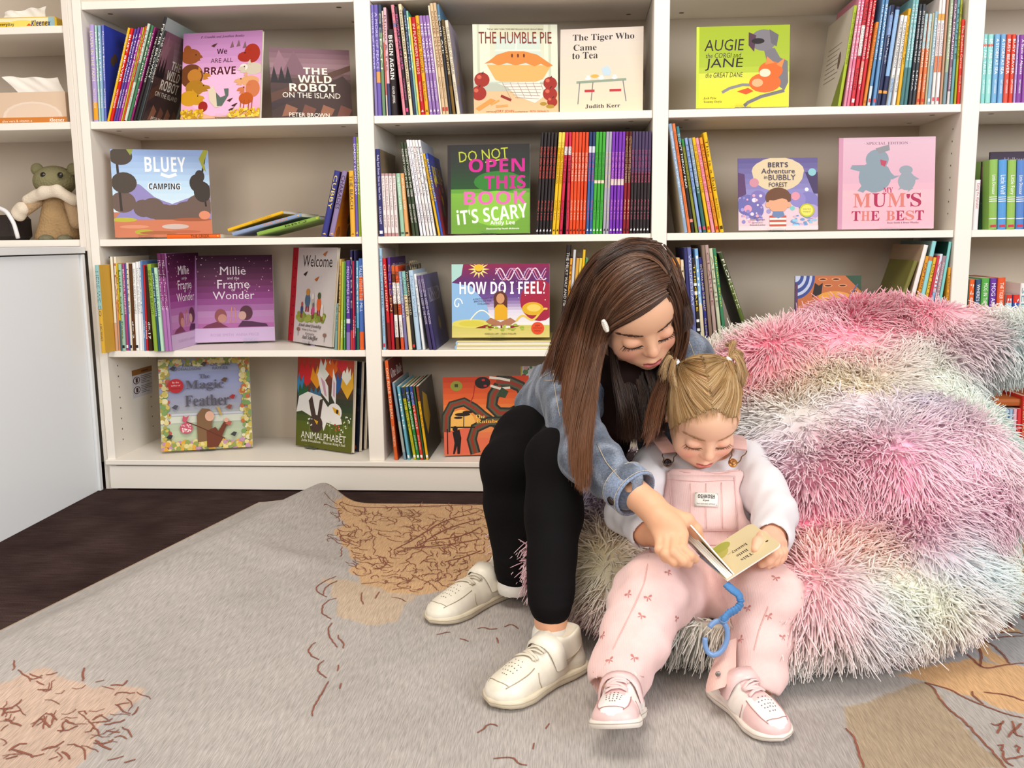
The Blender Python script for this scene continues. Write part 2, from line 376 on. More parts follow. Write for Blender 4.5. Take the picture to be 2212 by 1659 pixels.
def strands(P, R, m=3):
    """tapered threads as one mesh: P (n, k, 3) points along each thread, R (n, k) radii -> vertices, quads"""
    n, k, _ = P.shape; T = np.gradient(P, axis=1); T /= np.linalg.norm(T, axis=2, keepdims=True)+1e-12
    ref = np.where(np.abs(T[:, :1, 2:3]) > .8, A3([1., 0, 0]), A3([0, 0, 1.])); U = np.cross(T, np.broadcast_to(ref, T.shape)); U /= np.linalg.norm(U, axis=2, keepdims=True)+1e-12; W_ = np.cross(T, U)
    V = np.stack([P+R[..., None]*(math.cos(2*math.pi*j/m)*U+math.sin(2*math.pi*j/m)*W_) for j in range(m)], 2)
    i = np.arange(n*k*m).reshape(n, k, m); Q = np.stack([i[:, :-1], np.roll(i, -1, 2)[:, :-1], np.roll(i, -1, 2)[:, 1:], i[:, 1:]], -1).reshape(-1, 4)
    return V.reshape(-1, 3), Q
def frame(z, x=(1, 0, 0)):                                  # rotation whose third axis is z
    z = nrm(z); x = np.asarray(x, float); x = nrm(x-z*(x@z)); return np.stack([x, np.cross(z, x), z], 1)
# ---------------------------------------------------------------- books
COVER = mat('printed_cover', attr=True, rough=.42, spec=.22)
PAGES = mat('paper_pages', 'efe6d6', rough=.85, spec=.15, bump=('wave', 700, .3))
class Art:
    """flat print on a board: f(x, y, lift) maps 0..1 cover coordinates to local points"""
    def __init__(s, mb, f, w, h, lift=.00002): s.mb = mb; s.f = f; s.w = w; s.h = h; s.k = 0; s.lift = lift
    def poly(s, pts, col): s.k += 1; s.mb.add([s.f(min(max(x, 0.), 1.), min(max(y, 0.), 1.), s.k*s.lift) for x, y in pts], [list(range(len(pts)))], col)
    def rect(s, x0, y0, x1, y1, col): s.poly([(x0, y0), (x1, y0), (x1, y1), (x0, y1)], col)
    def ell(s, cx, cy, rx, ry, col, n=20): s.poly([(cx+rx*math.cos(2*math.pi*i/n), cy+ry*math.sin(2*math.pi*i/n)) for i in range(n)], col)
    def line(s, pts, wd, col):
        s.k += 1; P = [(x*s.w, y*s.h) for x, y in pts]; n = len(P); L = []; R = []
        for i in range(n):
            a = P[max(i-1, 0)]; b = P[min(i+1, n-1)]; dx, dy = b[0]-a[0], b[1]-a[1]; q = math.hypot(dx, dy)+1e-9
            k = wd*s.w/2; L.append((P[i][0]-dy/q*k, P[i][1]+dx/q*k)); R.append((P[i][0]+dy/q*k, P[i][1]-dx/q*k))
        vs = [s.f(x/s.w, y/s.h, s.k*s.lift) for x, y in L+R]
        s.mb.add(vs, [[n+i, n+i+1, i+1, i] for i in range(n-1)], col)
    def text(s, t, cx, cy, w, col, h=None, st='', bold=0., rot=0., slant=0.):
        V, Fc, sz = text_mesh(t, st, bold)
        if not len(V): return
        s.k += 1; k = w*s.w/sz[0]; ky = k if h is None else h*s.h/sz[1]
        c, q = math.cos(rot), math.sin(rot); vs = []
        for x, y in V:
            X, Y = x*k+slant*y*ky, y*ky; X, Y = c*X-q*Y, q*X+c*Y
            vs.append(s.f(cx+X/s.w, cy+Y/s.h, s.k*s.lift))
        s.mb.add(vs, Fc, col)
    def blobs(s, n, box, r, cols, seed=1, asp=1.):
        g = random.Random(seed)
        for i in range(n):
            q = r*g.uniform(.5, 1.2); s.ell(g.uniform(box[0], box[2]), g.uniform(box[1], box[3]), q, q*asp*s.w/s.h, g.choice(cols), 9)
    def grad(s, stops, x0=0, x1=1, n=14):
        ys = [q[0] for q in stops]; cs = np.array([[int(q[1][i:i+2], 16) for i in (0, 2, 4)] for q in stops])
        for i in range(n):
            a, b = i/n, (i+1)/n; c = [int(np.interp((a+b)/2, ys, cs[:, j])) for j in range(3)]
            s.k = 0; s.rect(x0, a, x1, b, '%02x%02x%02x' % tuple(c))
        s.k = 1
def book(name, M, t, d, h, spine, cover, label, group=None, title='', tcol='ffffff', author='', bands=(), st='', front=None, back=None, hard=False, cat='book', pub='', span=(.42, .93), backc=None):
    """local frame: thickness x, spine at y=0, height z; the front board faces +x"""
    root = empty(name, M=M); tag(root, label, cat, group)
    mb = MB(); b = .0022 if hard else .0007; ov = .003 if hard else .0004
    t = max(t, 2*b+.0015)
    pr = min(t*.3, .003)
    ins = [(b, 0.), (b*.2, pr*.35), (0, pr)]
    prof = [(0., d), (0., pr), (t*.14, pr*.3), (t*.4, 0.), (t*.6, 0.), (t*.86, pr*.3), (t, pr), (t, d)]
    inn = [(t-b, d), (t-b, pr+b), (b, pr+b), (b, d)]
    vs = [(x, y, z) for z in (0., h) for x, y in prof+inn]; n = len(prof); k = n+4
    bc = backc or cover
    for i in range(n-1):
        c = bc if i == 0 else cover if i == n-2 else spine
        mb.add([vs[i], vs[i+1], vs[k+i+1], vs[k+i]], [[3, 2, 1, 0]], c)
    q = [(7, 8), (8, 9), (9, 10), (10, 11), (11, 0)]
    for a, c in q: mb.add([vs[a], vs[c], vs[k+c], vs[k+a]], [[3, 2, 1, 0]], 'efe6d6')
    for z0 in (0, k):
        mb.add([vs[z0+i] for i in (0, 1, 10, 11)], [[0, 1, 2, 3] if z0 else [3, 2, 1, 0]], mix(bc, 'ffffff', .25))
        mb.add([vs[z0+i] for i in (6, 7, 8, 9)], [[0, 1, 2, 3] if z0 else [3, 2, 1, 0]], mix(cover, 'ffffff', .25))
        mb.add([vs[z0+i] for i in (1, 2, 3, 4, 5, 6, 9, 10)], [[0, 1, 2, 3, 4, 5, 6, 7] if z0 else [7, 6, 5, 4, 3, 2, 1, 0]], spine)
    sp = Art(mb, lambda x, y, l: (x*t, -l-.0001, y*h), t, h, .00003)
    def strip(y0, y1, c):                                    # printed band that follows the rounded spine
        e = .0002; sp.k += 1
        for i in range(1, n-2):
            (xa, ya), (xb, yb) = prof[i], prof[i+1]
            mb.add([(xa, ya-e, y0*h), (xb, yb-e, y0*h), (xb, yb-e, y1*h), (xa, ya-e, y1*h)], [[0, 1, 2, 3]], c)
    for y0, y1, c in bands: strip(y0, y1, c)
    sp.k = 2
    if title:
        L = (span[1]-span[0])*h; V, Fc, sz = text_mesh(title, st, 0)
        hh = min(t*.62, L*sz[1]/sz[0]*1.5); sp.text(title, .5, (span[0]+span[1])/2, L/t, tcol, h=hh/h, st=st, rot=-math.pi/2)
    if author:
        V, Fc, sz = text_mesh(author, '', 0); L = .2*h
        sp.text(author, .5, .24, L/t, tcol, h=min(t*.5, L*sz[1]/sz[0]*1.4)/h, rot=-math.pi/2)
    if pub: sp.poly([(.18, .03), (.82, .03), (.6, .055)], pub) if len(pub) == 6 else sp.rect(.15, .03, .85, .065, pub[:6])
    if front: front(Art(mb, lambda x, y, l: (t+l, x*d, y*h), d, h))
    if back: back(Art(mb, lambda x, y, l: (-l, (1-x)*d, y*h), d, h))
    mb.build('cover', COVER, root)
    MB().box((b+.0001, pr+b+.0002, ov), (t-b-.0001, d-ov, h-ov), 'efe6d6').build('pages', PAGES, root)
    return root
NAMES = {'black': '241c1c', 'dark grey': '4c4648', 'grey': '9a9896', 'white': 'f0ecea', 'cream': 'eadfc4', 'tan': 'c9ab84', 'brown': '5b371f', 'yellow': 'e9bd22', 'orange': 'e77d2c', 'red': 'cf2a28', 'maroon': '6f1c26', 'pink': 'e888a8', 'magenta': 'b5318a', 'lilac': 'b39ad2', 'purple': '5f359a', 'navy': '272a5c', 'blue': '3f66b5', 'light blue': '97bbdc', 'aqua': '9adada', 'teal': '2f8687', 'mint': 'a9d2c0', 'green': '3c8a48', 'dark green': '2b4030', 'lime': 'a9bf35', 'olive': '71722f'}
def cname(c): return min(NAMES, key=lambda n: sum((a-b)**2*w for a, b, w in zip(srgb2(c), srgb2(NAMES[n]), (.9, 1, .8))))
def srgb2(c): return [int(c[i:i+2], 16) for i in (0, 2, 4)]
ORD = ['', 'first', 'second', 'third', 'fourth', 'fifth', 'sixth', 'seventh', 'eighth', 'ninth', 'tenth', 'eleventh', 'twelfth', 'thirteenth', 'fourteenth', 'fifteenth', 'sixteenth', 'seventeenth', 'eighteenth', 'nineteenth', 'twentieth'] + ['twenty-'+x for x in 'first second third fourth fifth sixth seventh eighth ninth'.split()] + ['thirtieth'] + ['thirty-'+x for x in 'first second third fourth fifth sixth seventh eighth ninth'.split()]
FRONT = {}
def row(zs, yf, where, group, data, d=(.19, .25)):
    """a row of books, spine out. Each line: bottom-left bottom-right top-left top-right top-v | spine | cover | title | letters | author | key=value..."""
    g = random.Random(len(data)); items = []
    for ln in data.strip().split('\n'):
        f = [x.strip() for x in ln.split('|')]; n = [float(x) for x in f[0].split()]; f += ['']*(7-len(f)); items.append((n, f))
    right = -9; i = 0; pa = 0.; ph = 0.; B_ = []
    for n, f in items:
        i += 1; op = dict(x.split('=') for x in f[6].split()) if f[6] else {}
        y = yf+float(op.get('dy', g.uniform(-.003, .003)))
        xb0, xb1 = xat(n[0], y, zs), xat(n[1], y, zs); zt = ony((n[2]+n[3])/2, n[4], y)[2]
        zt = min(zt, zs+.291)
        xt = xat(n[2], y, zt); th = (xb1-xb0)*.96
        a = math.atan2(xt-xb0, zt-zs); h = math.hypot(xt-xb0, zt-zs)
        th *= math.cos(a)
        x0 = max(xb0, right+.0005) if abs(a) < .5 else xb0
        kb = max([0]+[k for k in range(4) if UP[k][1]-.03 < x0]); lo, hi = UP[kb][1]+.0008, UP[kb+1][0]-.0008
        zc = min(h, ph)*1.02
        if i > 1 and x0+math.tan(a)*zc < right+math.tan(pa)*zc+.0005: a = math.atan((right+.0006+math.tan(pa)*zc-x0)/zc)
        if y > -.02:
            x0 = max(x0, lo-min(0, h*math.sin(a)))
            mxr = x0+th*math.cos(a)+max(0, h*math.sin(a))-hi
            if mxr > 0:
                if a > .02: a = max(0, math.asin(max(-1, min(1, math.sin(a)-mxr/h))))
                mxr = x0+th*math.cos(a)+max(0, h*math.sin(a))-hi
                if mxr > 0: th -= mxr+.0002
        right = x0+th/math.cos(a); pa = a; ph = h*math.cos(a); B_.append([x0, y, th, a, h, f, op, i])
    for p, q in zip(B_[-2::-1], B_[:0:-1]):                  # keep each book clear of its right-hand neighbour
        zc = min(p[4]*math.cos(p[3]), q[4]*math.cos(q[3]))*1.02; R0 = p[0]+p[2]/math.cos(p[3]); lim = q[0]+math.tan(q[3])*zc-.0005
        if R0+math.tan(p[3])*zc > lim and abs(p[3]) < .5: p[3] = math.atan((lim-R0)/zc)
    for x0, y, th, a, h, f, op, i in B_:
        if a >= 0: M = Matrix.Translation((x0+th*math.cos(a), y, zs+.0004)) @ Matrix.Rotation(a, 4, 'Y') @ Matrix.Translation((-th, 0, 0))
        else: M = Matrix.Translation((x0, y, zs+.0004)) @ Matrix.Rotation(a, 4, 'Y')
        dd = float(op.get('d', g.uniform(*d))); dd = min(dd, BD-.004-y)
        hard = 'hard' in op; bands = []
        if 'b' in op:
            for q in op['b'].split(','): u = q.split(':'); bands.append((float(u[0]), float(u[1]), u[2]))
        cn = cname(f[1]); kind = 'hardback' if hard else 'thin' if th < .0085 else 'slim' if th < .012 else 'thick'
        lean = ', leaning' if abs(a) > .13 else ''
        lab = f"{kind} {cn} book{lean}, {ORD[i]} spine from left, {where}"
        sp = (.42, .93)
        if 's' in op: sp = tuple(float(q) for q in op['s'].split(','))
        book('hardback_book' if hard else 'picture_book', M, th, dd, h, f[1], f[2] or f[1], lab, group, f[3], f[4] or 'ffffff', f[5], bands, op.get('st', ''),
             FRONT.get(op.get('art')), FRONT.get(op.get('back')), hard, 'book', op.get('pub', ''), sp, op.get('bc'))
def faceout(bl, br, tl, tr, zs, yl, yr, t, spine, cover, label, art, name='picture_book', tilt=None, hard=True, st=None, lift=0., backc=None):
    """a book shown cover out: bottom columns bl, br on the shelf at depths yl, yr; tl, tr the upper corners in view"""
    tlt = .2 if tilt is None else tilt
    zs += lift+t*math.sin(tlt)+(.0042 if st else .0008)
    A = A3([xat(bl, yl, zs), yl, zs]); B = A3([xat(br, yr, zs), yr, zs]); e = (B-A); wd = np.linalg.norm(e); e /= wd
    nb = np.cross(e, (0, 0, 1)); nb = -nb                       # horizontal, into the shelf
    tl_, tr_ = A3(tl, float), A3(tr, float)
    up = A3([0, 0, 1.])*math.cos(tlt)+nb*math.sin(tlt); nn = np.cross(e, up)
    hs = []
    for q in (tl_, tr_):
        k = ray(*q); P = CAM+k*(((A-CAM)@nn)/(k@nn)); hs.append((P-A)@up)
    h = sum(hs)/2
    M = Matrix.Identity(4); X = nn                             # local x -> towards the viewer
    for i in range(3): M[i][0] = X[i]; M[i][1] = e[i]; M[i][2] = up[i]; M[i][3] = A[i]-X[i]*t
    r = book(name, M, t, wd, h, spine, cover, label, None, front=art, hard=hard, backc=backc)
    if st:                                                     # clear acrylic stand: ledge, lip, back rest
        c = st[0]; w2 = .021; s = empty('acrylic_stand', M=M @ Matrix.Translation((0, 0, 0)))
        tag(s, st[1], 'book stand')
        y0, y1 = c*wd-w2, c*wd+w2
        MB().box((-.004, y0, -.0034), (t+.012, y1, -.0012)).build('ledge', CLEAR, s)
        MB().box((t+.0104, y0, -.0012), (t+.0118, y1, .008)).build('front_lip', CLEAR, s)
        MB().box((-.0042, y0+.004, -.0034), (-.0022, y1-.004, min(.16, h*.75))).build('back_rest', CLEAR, s)
    return r
CLEAR = mat('clear_acrylic', 'f4f8f8', rough=.03, spec=.5, trans=1.0); CLEAR.node_tree.nodes['Principled BSDF'].inputs['IOR'].default_value = 1.12
# rows of spines, read off shelf by shelf
def wild(a):
    a.grad([(0, '2c2026'), (.5, '4a3534'), (.75, '8f6f78'), (1, '6d4a58')])
    for x, c in ((.12, '8a6674'), (.3, '775562')): a.poly([(x-.16, .62), (x, .97), (x+.16, .62)], c)
    a.poly([(0, .35), (1, .78), (1, .7), (0, .22)], '57392f'); a.poly([(0, .1), (.9, .62), (1, .5), (1, 0), (0, 0)], '3f2c2b')
    for x in (.05, .14, .22): a.poly([(x-.05, .5), (x, .74), (x+.05, .5)], '231b22')
    for i, x in enumerate((.12, .35, .58, .8)): a.poly([(x, .02), (x+.16, .05), (x+.2, .14), (x+.06, .2)], ('8a5a44', '6f4438')[i % 2])
    a.text('THE', .56, .68, .3, 'e8dfd2', h=.095, bold=.02); a.text('WILD', .55, .565, .42, 'e8dfd2', h=.105, bold=.02); a.text('ROBOT', .52, .44, .58, 'e8dfd2', h=.115, bold=.02)
    a.text('ON THE ISLAND', .5, .33, .72, 'e8dfd2', bold=.01); a.text('PETER BROWN', .46, .05, .5, 'e8dfd2', bold=.01)
FRONT['wild'] = wild
def millie(a):
    a.grad([(0, 'c9aed0'), (.14, 'c7a6cc'), (.16, 'a85a9a'), (.3, 'b88ab8'), (.5, '8f3f86'), (.72, '5e1f4c'), (1, '3a1430')])
    a.blobs(46, (.02, .55, .98, .98), .008, ['b5789c', 'd8a0b4', 'e8c0c8'], 3)
    a.rect(0, 0, .045, 1, 'a46fa8')
    a.text('Millie', .5, .82, .32, 'efe3ec', bold=.01); a.text('and the', .5, .735, .15, 'efe3ec'); a.text('Frame', .5, .665, .4, 'efe3ec', bold=.01)
    a.text('of', .5, .6, .05, 'efe3ec'); a.text('Wonder', .5, .535, .52, 'efe3ec', bold=.01)
    a.rect(0, 0, 1, .16, 'c3a9cc')
    a.poly([(.1, .165), (.16, .2), (.3, .24), (.36, .2), (.42, .17)], '6d2c46'); a.ell(.33, .3, .075, .08, '8e4a4e'); a.ell(.35, .27, .055, .05, 'b98478')
    a.poly([(.54, .17), (.6, .24), (.72, .23), (.9, .2), (.92, .17)], '4a2244'); a.ell(.65, .33, .08, .085, '54283a'); a.ell(.6, .3, .05, .05, 'c39a90')
    a.line([(.45, .22), (.47, .4), (.51, .39), (.52, .23), (.45, .22)], .012, 'c98a72')
    a.text('ROSIE SMITH  ANNA PRICE', .5, .08, .6, 'ab8fb4')
FRONT['millie'] = millie
def plainwash(c0, c1, t='', tc='ffffff', ty=.8, tw=.7, n=18, cols=None, seed=3):
    def f(a):
        a.grad([(0, c0), (1, c1)])
        if cols: a.blobs(n, (.08, .05, .92, .7), .09, cols, seed)
        if t: a.text(t, .5, ty, tw, tc, st='serif')
    return f
FRONT['blue'] = plainwash('2c3a9c', '3344bb', cols=['6a5248', '5a463e', '37314a'], n=5)
FRONT['mint'] = plainwash('8fa09c', 'a5b5b2'); FRONT['lav'] = plainwash('8c86a0', 'b0a4b4', cols=['a08890', '7d8aa0', 'b59a7a'])
FRONT['bum'] = plainwash('b23028', '2440a8', 'BUM-', 'e8d040', .75, .8, cols=['3a9a4a', 'e0c030', 'd04040'], n=9)
FRONT['moon'] = plainwash('3f3a66', '5d5a8a', 'KISSED', 'a8a0b8', .72, .8, cols=['8a7a50', '4a4670'], n=5)
FRONT['one'] = plainwash('7a2a22', '5e1c20', 'One Rule', 'e0d0d0', .86, .8); FRONT['slate'] = plainwash('4e6672', '6d8894')
FRONT['leaf'] = lambda a: (a.grad([(0, '2a2a20'), (1, '3a3430')]), a.poly([(.2, .3), (.1, .6), (.2, .9), (.45, .8), (.5, .5)], 'b08a1c'))
FRONT['orange'] = plainwash('d8861c', '6b4420', cols=['3a2a24', '8a5220'], n=8)
FRONT['purp'] = lambda a: (a.grad([(0, '3a2850'), (1, '4a2a66')]), a.text('GRANDPA', .5, .88, .8, 'b5a6c4'))
FRONT['blk'] = lambda a: (a.grad([(0, '2e3028'), (1, '2a2622')]), a.text('SEEDS', .55, .95, .8, 'c8b890'))
FRONT['backpage'] = lambda a: (a.poly([(0, 1), (0, 0), (.7, 0), (1, .45), (1, 1)], 'd2cabc'), [a.rect(.2, .68-.05*i, .75-.07*(i % 3), .69-.05*i, '8a8078') for i in range(8)], a.poly([(.7, 0), (1, .45), (1, 0)], '7d8c2e'), a.ell(.75, .5, .05, .09, '6a5248'))
FRONT['olv'] = lambda a: (a.grad([(0, '6a6a38'), (1, '77743a')]), [a.rect(.15, .8-.06*i, .85-.05*(i % 3), .815-.06*i, '4a4a26') for i in range(9)])
FRONT['tan'] = lambda a: (a.grad([(0, 'a08a72'), (1, 'b59c82')]), a.rect(.1, .5, .3, .6, '3a2c30'))
FRONT['leafy'] = lambda a: a.blobs(60, (.02, .02, .98, .98), .06, ['4d5a30', '7a8748', '2d3a22', '9aa060'], 5, .7)
row(Z1, .008, 'top shelf of the first bay', 'books at the left end of the top shelf, first bay', '''
202 212 191.5 202 53|b09ad0|b09ad0|LLAMA IN THE FARM|e6e0c0|MATT COSGROVE|b=.02:.2:e8a020 d=.18
213.3 218 203.3 210 55|a8d0c4||EPIC FAIL TALES|ffffff|MATT COSGROVE|d=.18
218.4 224 210.3 217.3 55|8fb4d0||A STORM AT SEA|ffffff|MATT COSGROVE|d=.18
224.5 230 217.8 225.4 54|6a72bf|3340b0|Macca the Backpacker|ffffff|MATT COSGROVE|art=blue hard=1
230.5 236 275.6 281 61|e6b81c||PRETTY IN PINK|e8d890|MATT COSGROVE|
236.5 243 282 288 62|d8201c||BUSY BEAVER|ffffff|MATT COSGROVE|
244.2 249.4 289 295 63|5a489c||A Stack of Alpacas|ffffff|MATT COSGROVE|
250 254.2 297.3 303 60|6a3f9e||A Friend in Need|ffffff|MATT COSGROVE|
254.6 260 303.4 308 60|b53c96||A Stack of Pancakes|ffffff|MATT COSGROVE|
261 264 309 313 59.5|b4b428||SKY ZOO|7a2a20||
264.4 267.5 314 317 57|d84a1c||ALPACAS|f0d0a0||
268 274 318.6 326 52|c8d4c4|7f9a7c|FLEET FOOTED|6a7a70|JACKIE BERRY|b=.4:.6:6f8a72
275.6 281 327 331.7 56|3f7a52||WE ARE JELLY|f0f0e0||
281.5 286 332 337 59|8a2466||LAND OF WONDER|e8d0e0|EVA|
288 293.6 341 346.6 66|2c2628||THE COLDEST WINTER|d0c8c0||
294.5 302 346.6 355 35|2a2a2c|9fb0b0|PETER BROWN|d8d8d0||hard=1 art=mint
303 309 354.5 359.5 67|302428|40302e|THE WILD ROBOT|d8d0c8||art=wild hard=1 d=.2''')
row(Z1, .008, 'top shelf of the second bay', 'books at the left end of the top shelf, second bay', '''
806 811.7 796.4 803 6|7a70b8|5f58a0|WISHES OF FOREVER|d8d0f0||b=.0:.35:8a7ab0
813 822 803.4 810 10|6f5fae|4a3a9a|A MORE OF PEACE|c8c0e8||b=.3:.4:d89a5a
826 833 811.7 818.6 10|6f8f6a|3a4a5a|OCEAN|e0e0d0||b=.75:1:36465a
835 838 813 819 24.6|e0c8b8||HERE WE ARE|c04848||b=.2:.7:d86a5a
838.4 845 819.5 829 17|e4b4c0|8a7480|Rhino & Tee|5a4048|| b=.0:.3:3a4068 hard=1
845.5 859 829.5 845 64|2a2224|2c2426|BEGIN AGAIN|efe8e0|OLIVER JEFFERS|hard=1 d=.22 st=heavy
870.4 877 842.5 850 11|e08a98|d88090|KEEP LOVE|c06878|OLIVER|b=.8:.84:7a7aa8
877.6 884 851 858 15|2e2028||BEAUTIFUL NAME OF ELMER|d86aa8|OLIVER JEFFERS|pub=d84a8a1
885.5 892.7 859.5 869 8|ead9b4||GEORGE EXPLORES A JUNKYARD|4a3a30|OLIVER|st=heavy s=.3,.95
894 899 870.4 875 18|2c3c5c||DEEP OCEAN TALE|b0c0d8||
899.4 903.6 875.6 881 24|8cc4b4|4a9a80|MY SKY|ffffff||
904 908.4 882 886 37|e8c848||||b=.85:1:e8c0c8,.0:.35:5aa0b8
909 918 886.5 892.7 37.6|b81c28||IN FLANDERS FIELDS|f0d0c0|Norman Jorgensen|pub=f0d0c0
918.8 927 893.3 901.2 34.5|eaa822||A BIGGER DIGGER|5a3c10|Brett Avison|pub=6a4810
928 935.2 902 909 34.5|9a78b4||THE VELVETINE|f0e8f4|Sally Morgan|pub=f0e8f4
936 943 909.5 916.5 34.5|946fb0||THE VELVETINE|f0e8f4|Sally Morgan|pub=f0e8f4
943.8 950.6 917 923.7 34|9a76b6||THE VELVETINE|f0e8f4|Sally Morgan|pub=f0e8f4
951.5 955.3 920.3 924.4 13|e6d8c0||||
956 962.7 925 931.8 8|d4b892||COOEE MITTIGAR|7a4a30|Jasmine Seymour|pub=c03a301
963.2 970 932.2 939 6|d0b48e||COOEE MITTIGAR|7a4a30|Jasmine Seymour|pub=c03a301
970.6 976.6 939.5 947 10|2a2a30|5a86a8|Koala Ark|e8e0d0||b=.85:1:5a7c98 s=.55,.9
977.5 984.4 948 956.4 43|5a4422|2e241e|AUSTRALIAN AT HOME|d8c8a0||b=.0:.3:7a5a22
986.8 995 957 963.6 45|dcd2bc|8c86a0|THE HEROES OF TOBRUK|8a7a68|DAVID MULLIGAN|art=lav''')
row(Z1, .008, 'top shelf of the third bay', 'books at the right end of the top shelf, third bay', '''
1809 1817 1845 1852.6 12.5|a4b82e|a4b82e|AUGIE THE CORGI AND JANE THE GREAT DANE|4a5018||back=backpage bc=d2cabc hard=1 d=.25
1822.4 1828.6 1857 1863 -12|d88aa4||HATTIE HELPS OUT|f8e8f0|GEORGE BURT|
1829.5 1835.8 1864 1870 -12|dc7c9a||HATTIE HELPS OUT|f8e8f0|GEORGE BURT|
1837.3 1845.6 1872 1880 -14|cf3a44||THE PLACE TO STORE PROBLEMS|2a2024|Suzanne|b=.45:.72:efe8e4 pub=f0e0e01
1848 1854.5 1882 1888 -14|d24454||YOU MIGHT FIND YOURSELF|f4d8d8|RUBY|b=.2:.4:e09a8a
1856 1862.3 1890 1896 -14|cc3038||LUCY AND COPPER|f0d0c0||
1864.5 1870.7 1893 1900 48|e08a3a||ON A SUMMER DAY|a04a1a||pub=c06a201
1873.8 1880 1905 1912 -8|5c8cb8||THE BARNABUS PROJECT|e8f0f4||pub=d84a4a1 b=.0:.18:d0dce0
1884.8 1891.6 1915 1922 -8|6a98c4||SNOWGLOBES|e8f0f4||pub=d84a4a1
1894 1902 1926 1934 11|2c3050|9ab0d0|Goodnight Little Penguin|c8d0e8||b=.7:.9:7a98c8,.12:.15:e8a050
1903.5 1912.8 1936 1945.6 15|2e3456||The Penguin Fashion|c8d0e8||b=.3:.97:8fb4dc,.12:.15:e8a050 
1916.6 1923.5 1947 1953.4 33|eceae8||CHRISTIAN ROBINSON|3a3a40|YOU MATTER|b=.0:.3:a8c4e0
1928.4 1934.7 1955 1961 34|efecea||CHRISTIAN ROBINSON|3a3a40|YOU MATTER|
1937 1943.6 1963 1969 18.7|e0ac2c||Finn the Fortune Tiger|6a4a10||
1945.6 1951.8 1971.5 1977.6 -6|7fb4b8||LITTLE CINNAMON|e8f4f4||b=.0:.35:4f7c80
1953.4 1960 1980 1986.6 -6|86bcc0||LITTLE CINNAMON|e8f4f4||b=.0:.35:4f7c80
1963.3 1968.8 1987.6 1993 9|3e4248||MY LOVE IS BIGGER THAN THE SKY|e8e8e8|LENA|
1970.5 1976.6 1995 2000.6 9|444850||MY LOVE IS BIGGER THAN THE SKY|e8e8e8|LENA|
1979.3 1986 1999.4 2005.6 30|e2875a||EARL & WORM|f8e8d8|The Bad Idea|b=.62:1:a8c8cc pub=d83a2a1
1989 1996 2008 2014 30|dd7c4c||EARL & WORM|f8e8d8|The Bad Idea|b=.62:1:b0ccd0 pub=d83a2a1
1997.5 2001.6 2014.5 2019 28|b9b08e||||
2002.7 2009.4 2020.4 2026.7 25|93b4c4||GRANDMA KISSES|f0f4f4||pub=f0e8e81
2012 2018.2 2029 2035 -8|efe4e0||Katie & Sinead DRAGONS LOVE TACOS|a05a6a||b=.78:.84:e8a848,.3:.45:e88a5a pub=e04a5a1 s=.3,.75
2021.4 2028 2038 2045 -8|f0ecec||Katie & Sinead DRAGONS LOVE TACOS|8a6a7a||b=.78:.84:e8a848,.3:.45:e88a5a pub=e04a5a1 s=.3,.75
2030.4 2034.5 2047 2050.7 -8|c89a80||||
2037 2043.8 2054.7 2061.6 -8|a9b79a||LOST IN THE FLOOD|eef0e0||b=.0:.3:7f9aa4
2045.4 2051.6 2063 2069 -8|8a6a80||OUR DREAMING|f0e4ea|KIRLI SAUNDERS|b=.0:.12:d8d0cc
2053 2058.6 2070 2074.4 -8|6fa4ac||TRUFFLE|2c5058||
2061 2065.6 2076 2080.6 -8|a8a824||WE ARE HERE|5a5a14||
2067 2074.6 2078 2086 42|d2301f||The Smallest Carrot|f0c8b0|Sarah Jane|d=.17''')
row(Z1, .008, 'top shelf of the rightmost bay', 'books on the top shelf of the rightmost bay', '''
2118 2127.6 2125.7 2135 74|8fd4d2||EPIC FAIL TALES|ffffff|MATT COSGROVE|b=.82:.86:d86050
2129 2140 2137 2149 74|9cdcd6||EPIC FAIL TALES|ffffff|MATT COSGROVE|b=.82:.86:d86050
2142 2153 2151 2162 73.5|7fb4dc||A STORM AT SEA|ffffff|MATT COSGROVE|
2155 2166 2164 2175 73.5|78aedb||A STORM AT SEA|ffffff|MATT COSGROVE|
2167.4 2177.5 2176.5 2186 74|dd5848||BUSY BEAVER|ffffff|MATT COSGROVE|
2179 2187.7 2187.9 2197 74|dc4a34||BUSY BEAVER|ffffff|MATT COSGROVE|
2189 2193.6 2198 2203 75|b49ad8||A Stack of Alpacas|ffffff|MATT COSGROVE|
2195 2206 2204.6 2215 75|8a4a9e||A Stack of Alpacas|ffffff|MATT COSGROVE|
2207.5 2218 2216.5 2227 75|9a5aae||Pancakes|ffffff|MATT COSGROVE|''')
row(Z2, .008, 'upright group right of the fanned books', 'books at the right end of the second shelf, first bay', '''
693.5 706.5 722.5 735.5 370.6|3a3a80|3a3a80|CUBBY|e8d060||pub=e8b848
710 722.5 739 751 371|8d7aa4|c87a1c|CHARADES|2e2438||pub=e8b848 art=orange
757 767.5 752.6 762 369|e3ac3c||THE BEACH|4a3a20||pub=8a6418
768 774.6 758.5 765 296|6a55ac||DADDY LONG DAY|f0e8f8||pub=e0c060
775 780.8 767 772 296|8aa632||HAMMERBARN DAY|f4f4d0||''')
S = ''
for i, c in enumerate(('ece2e0', 'f0e0de', 'ebe4e2', 'f0dedc')):
    S += f"{829.8+8*i} {836.6+8*i} {822.4+8.1*i} {829.8+8.1*i} 375|{c}||Ruby Red Shoes {('in London','goes to Paris','in London','goes to Paris')[i]}|8a5a5a|KATE KNAPP|b=.0:.05:c08a8a,.96:1:c09a9a\n"
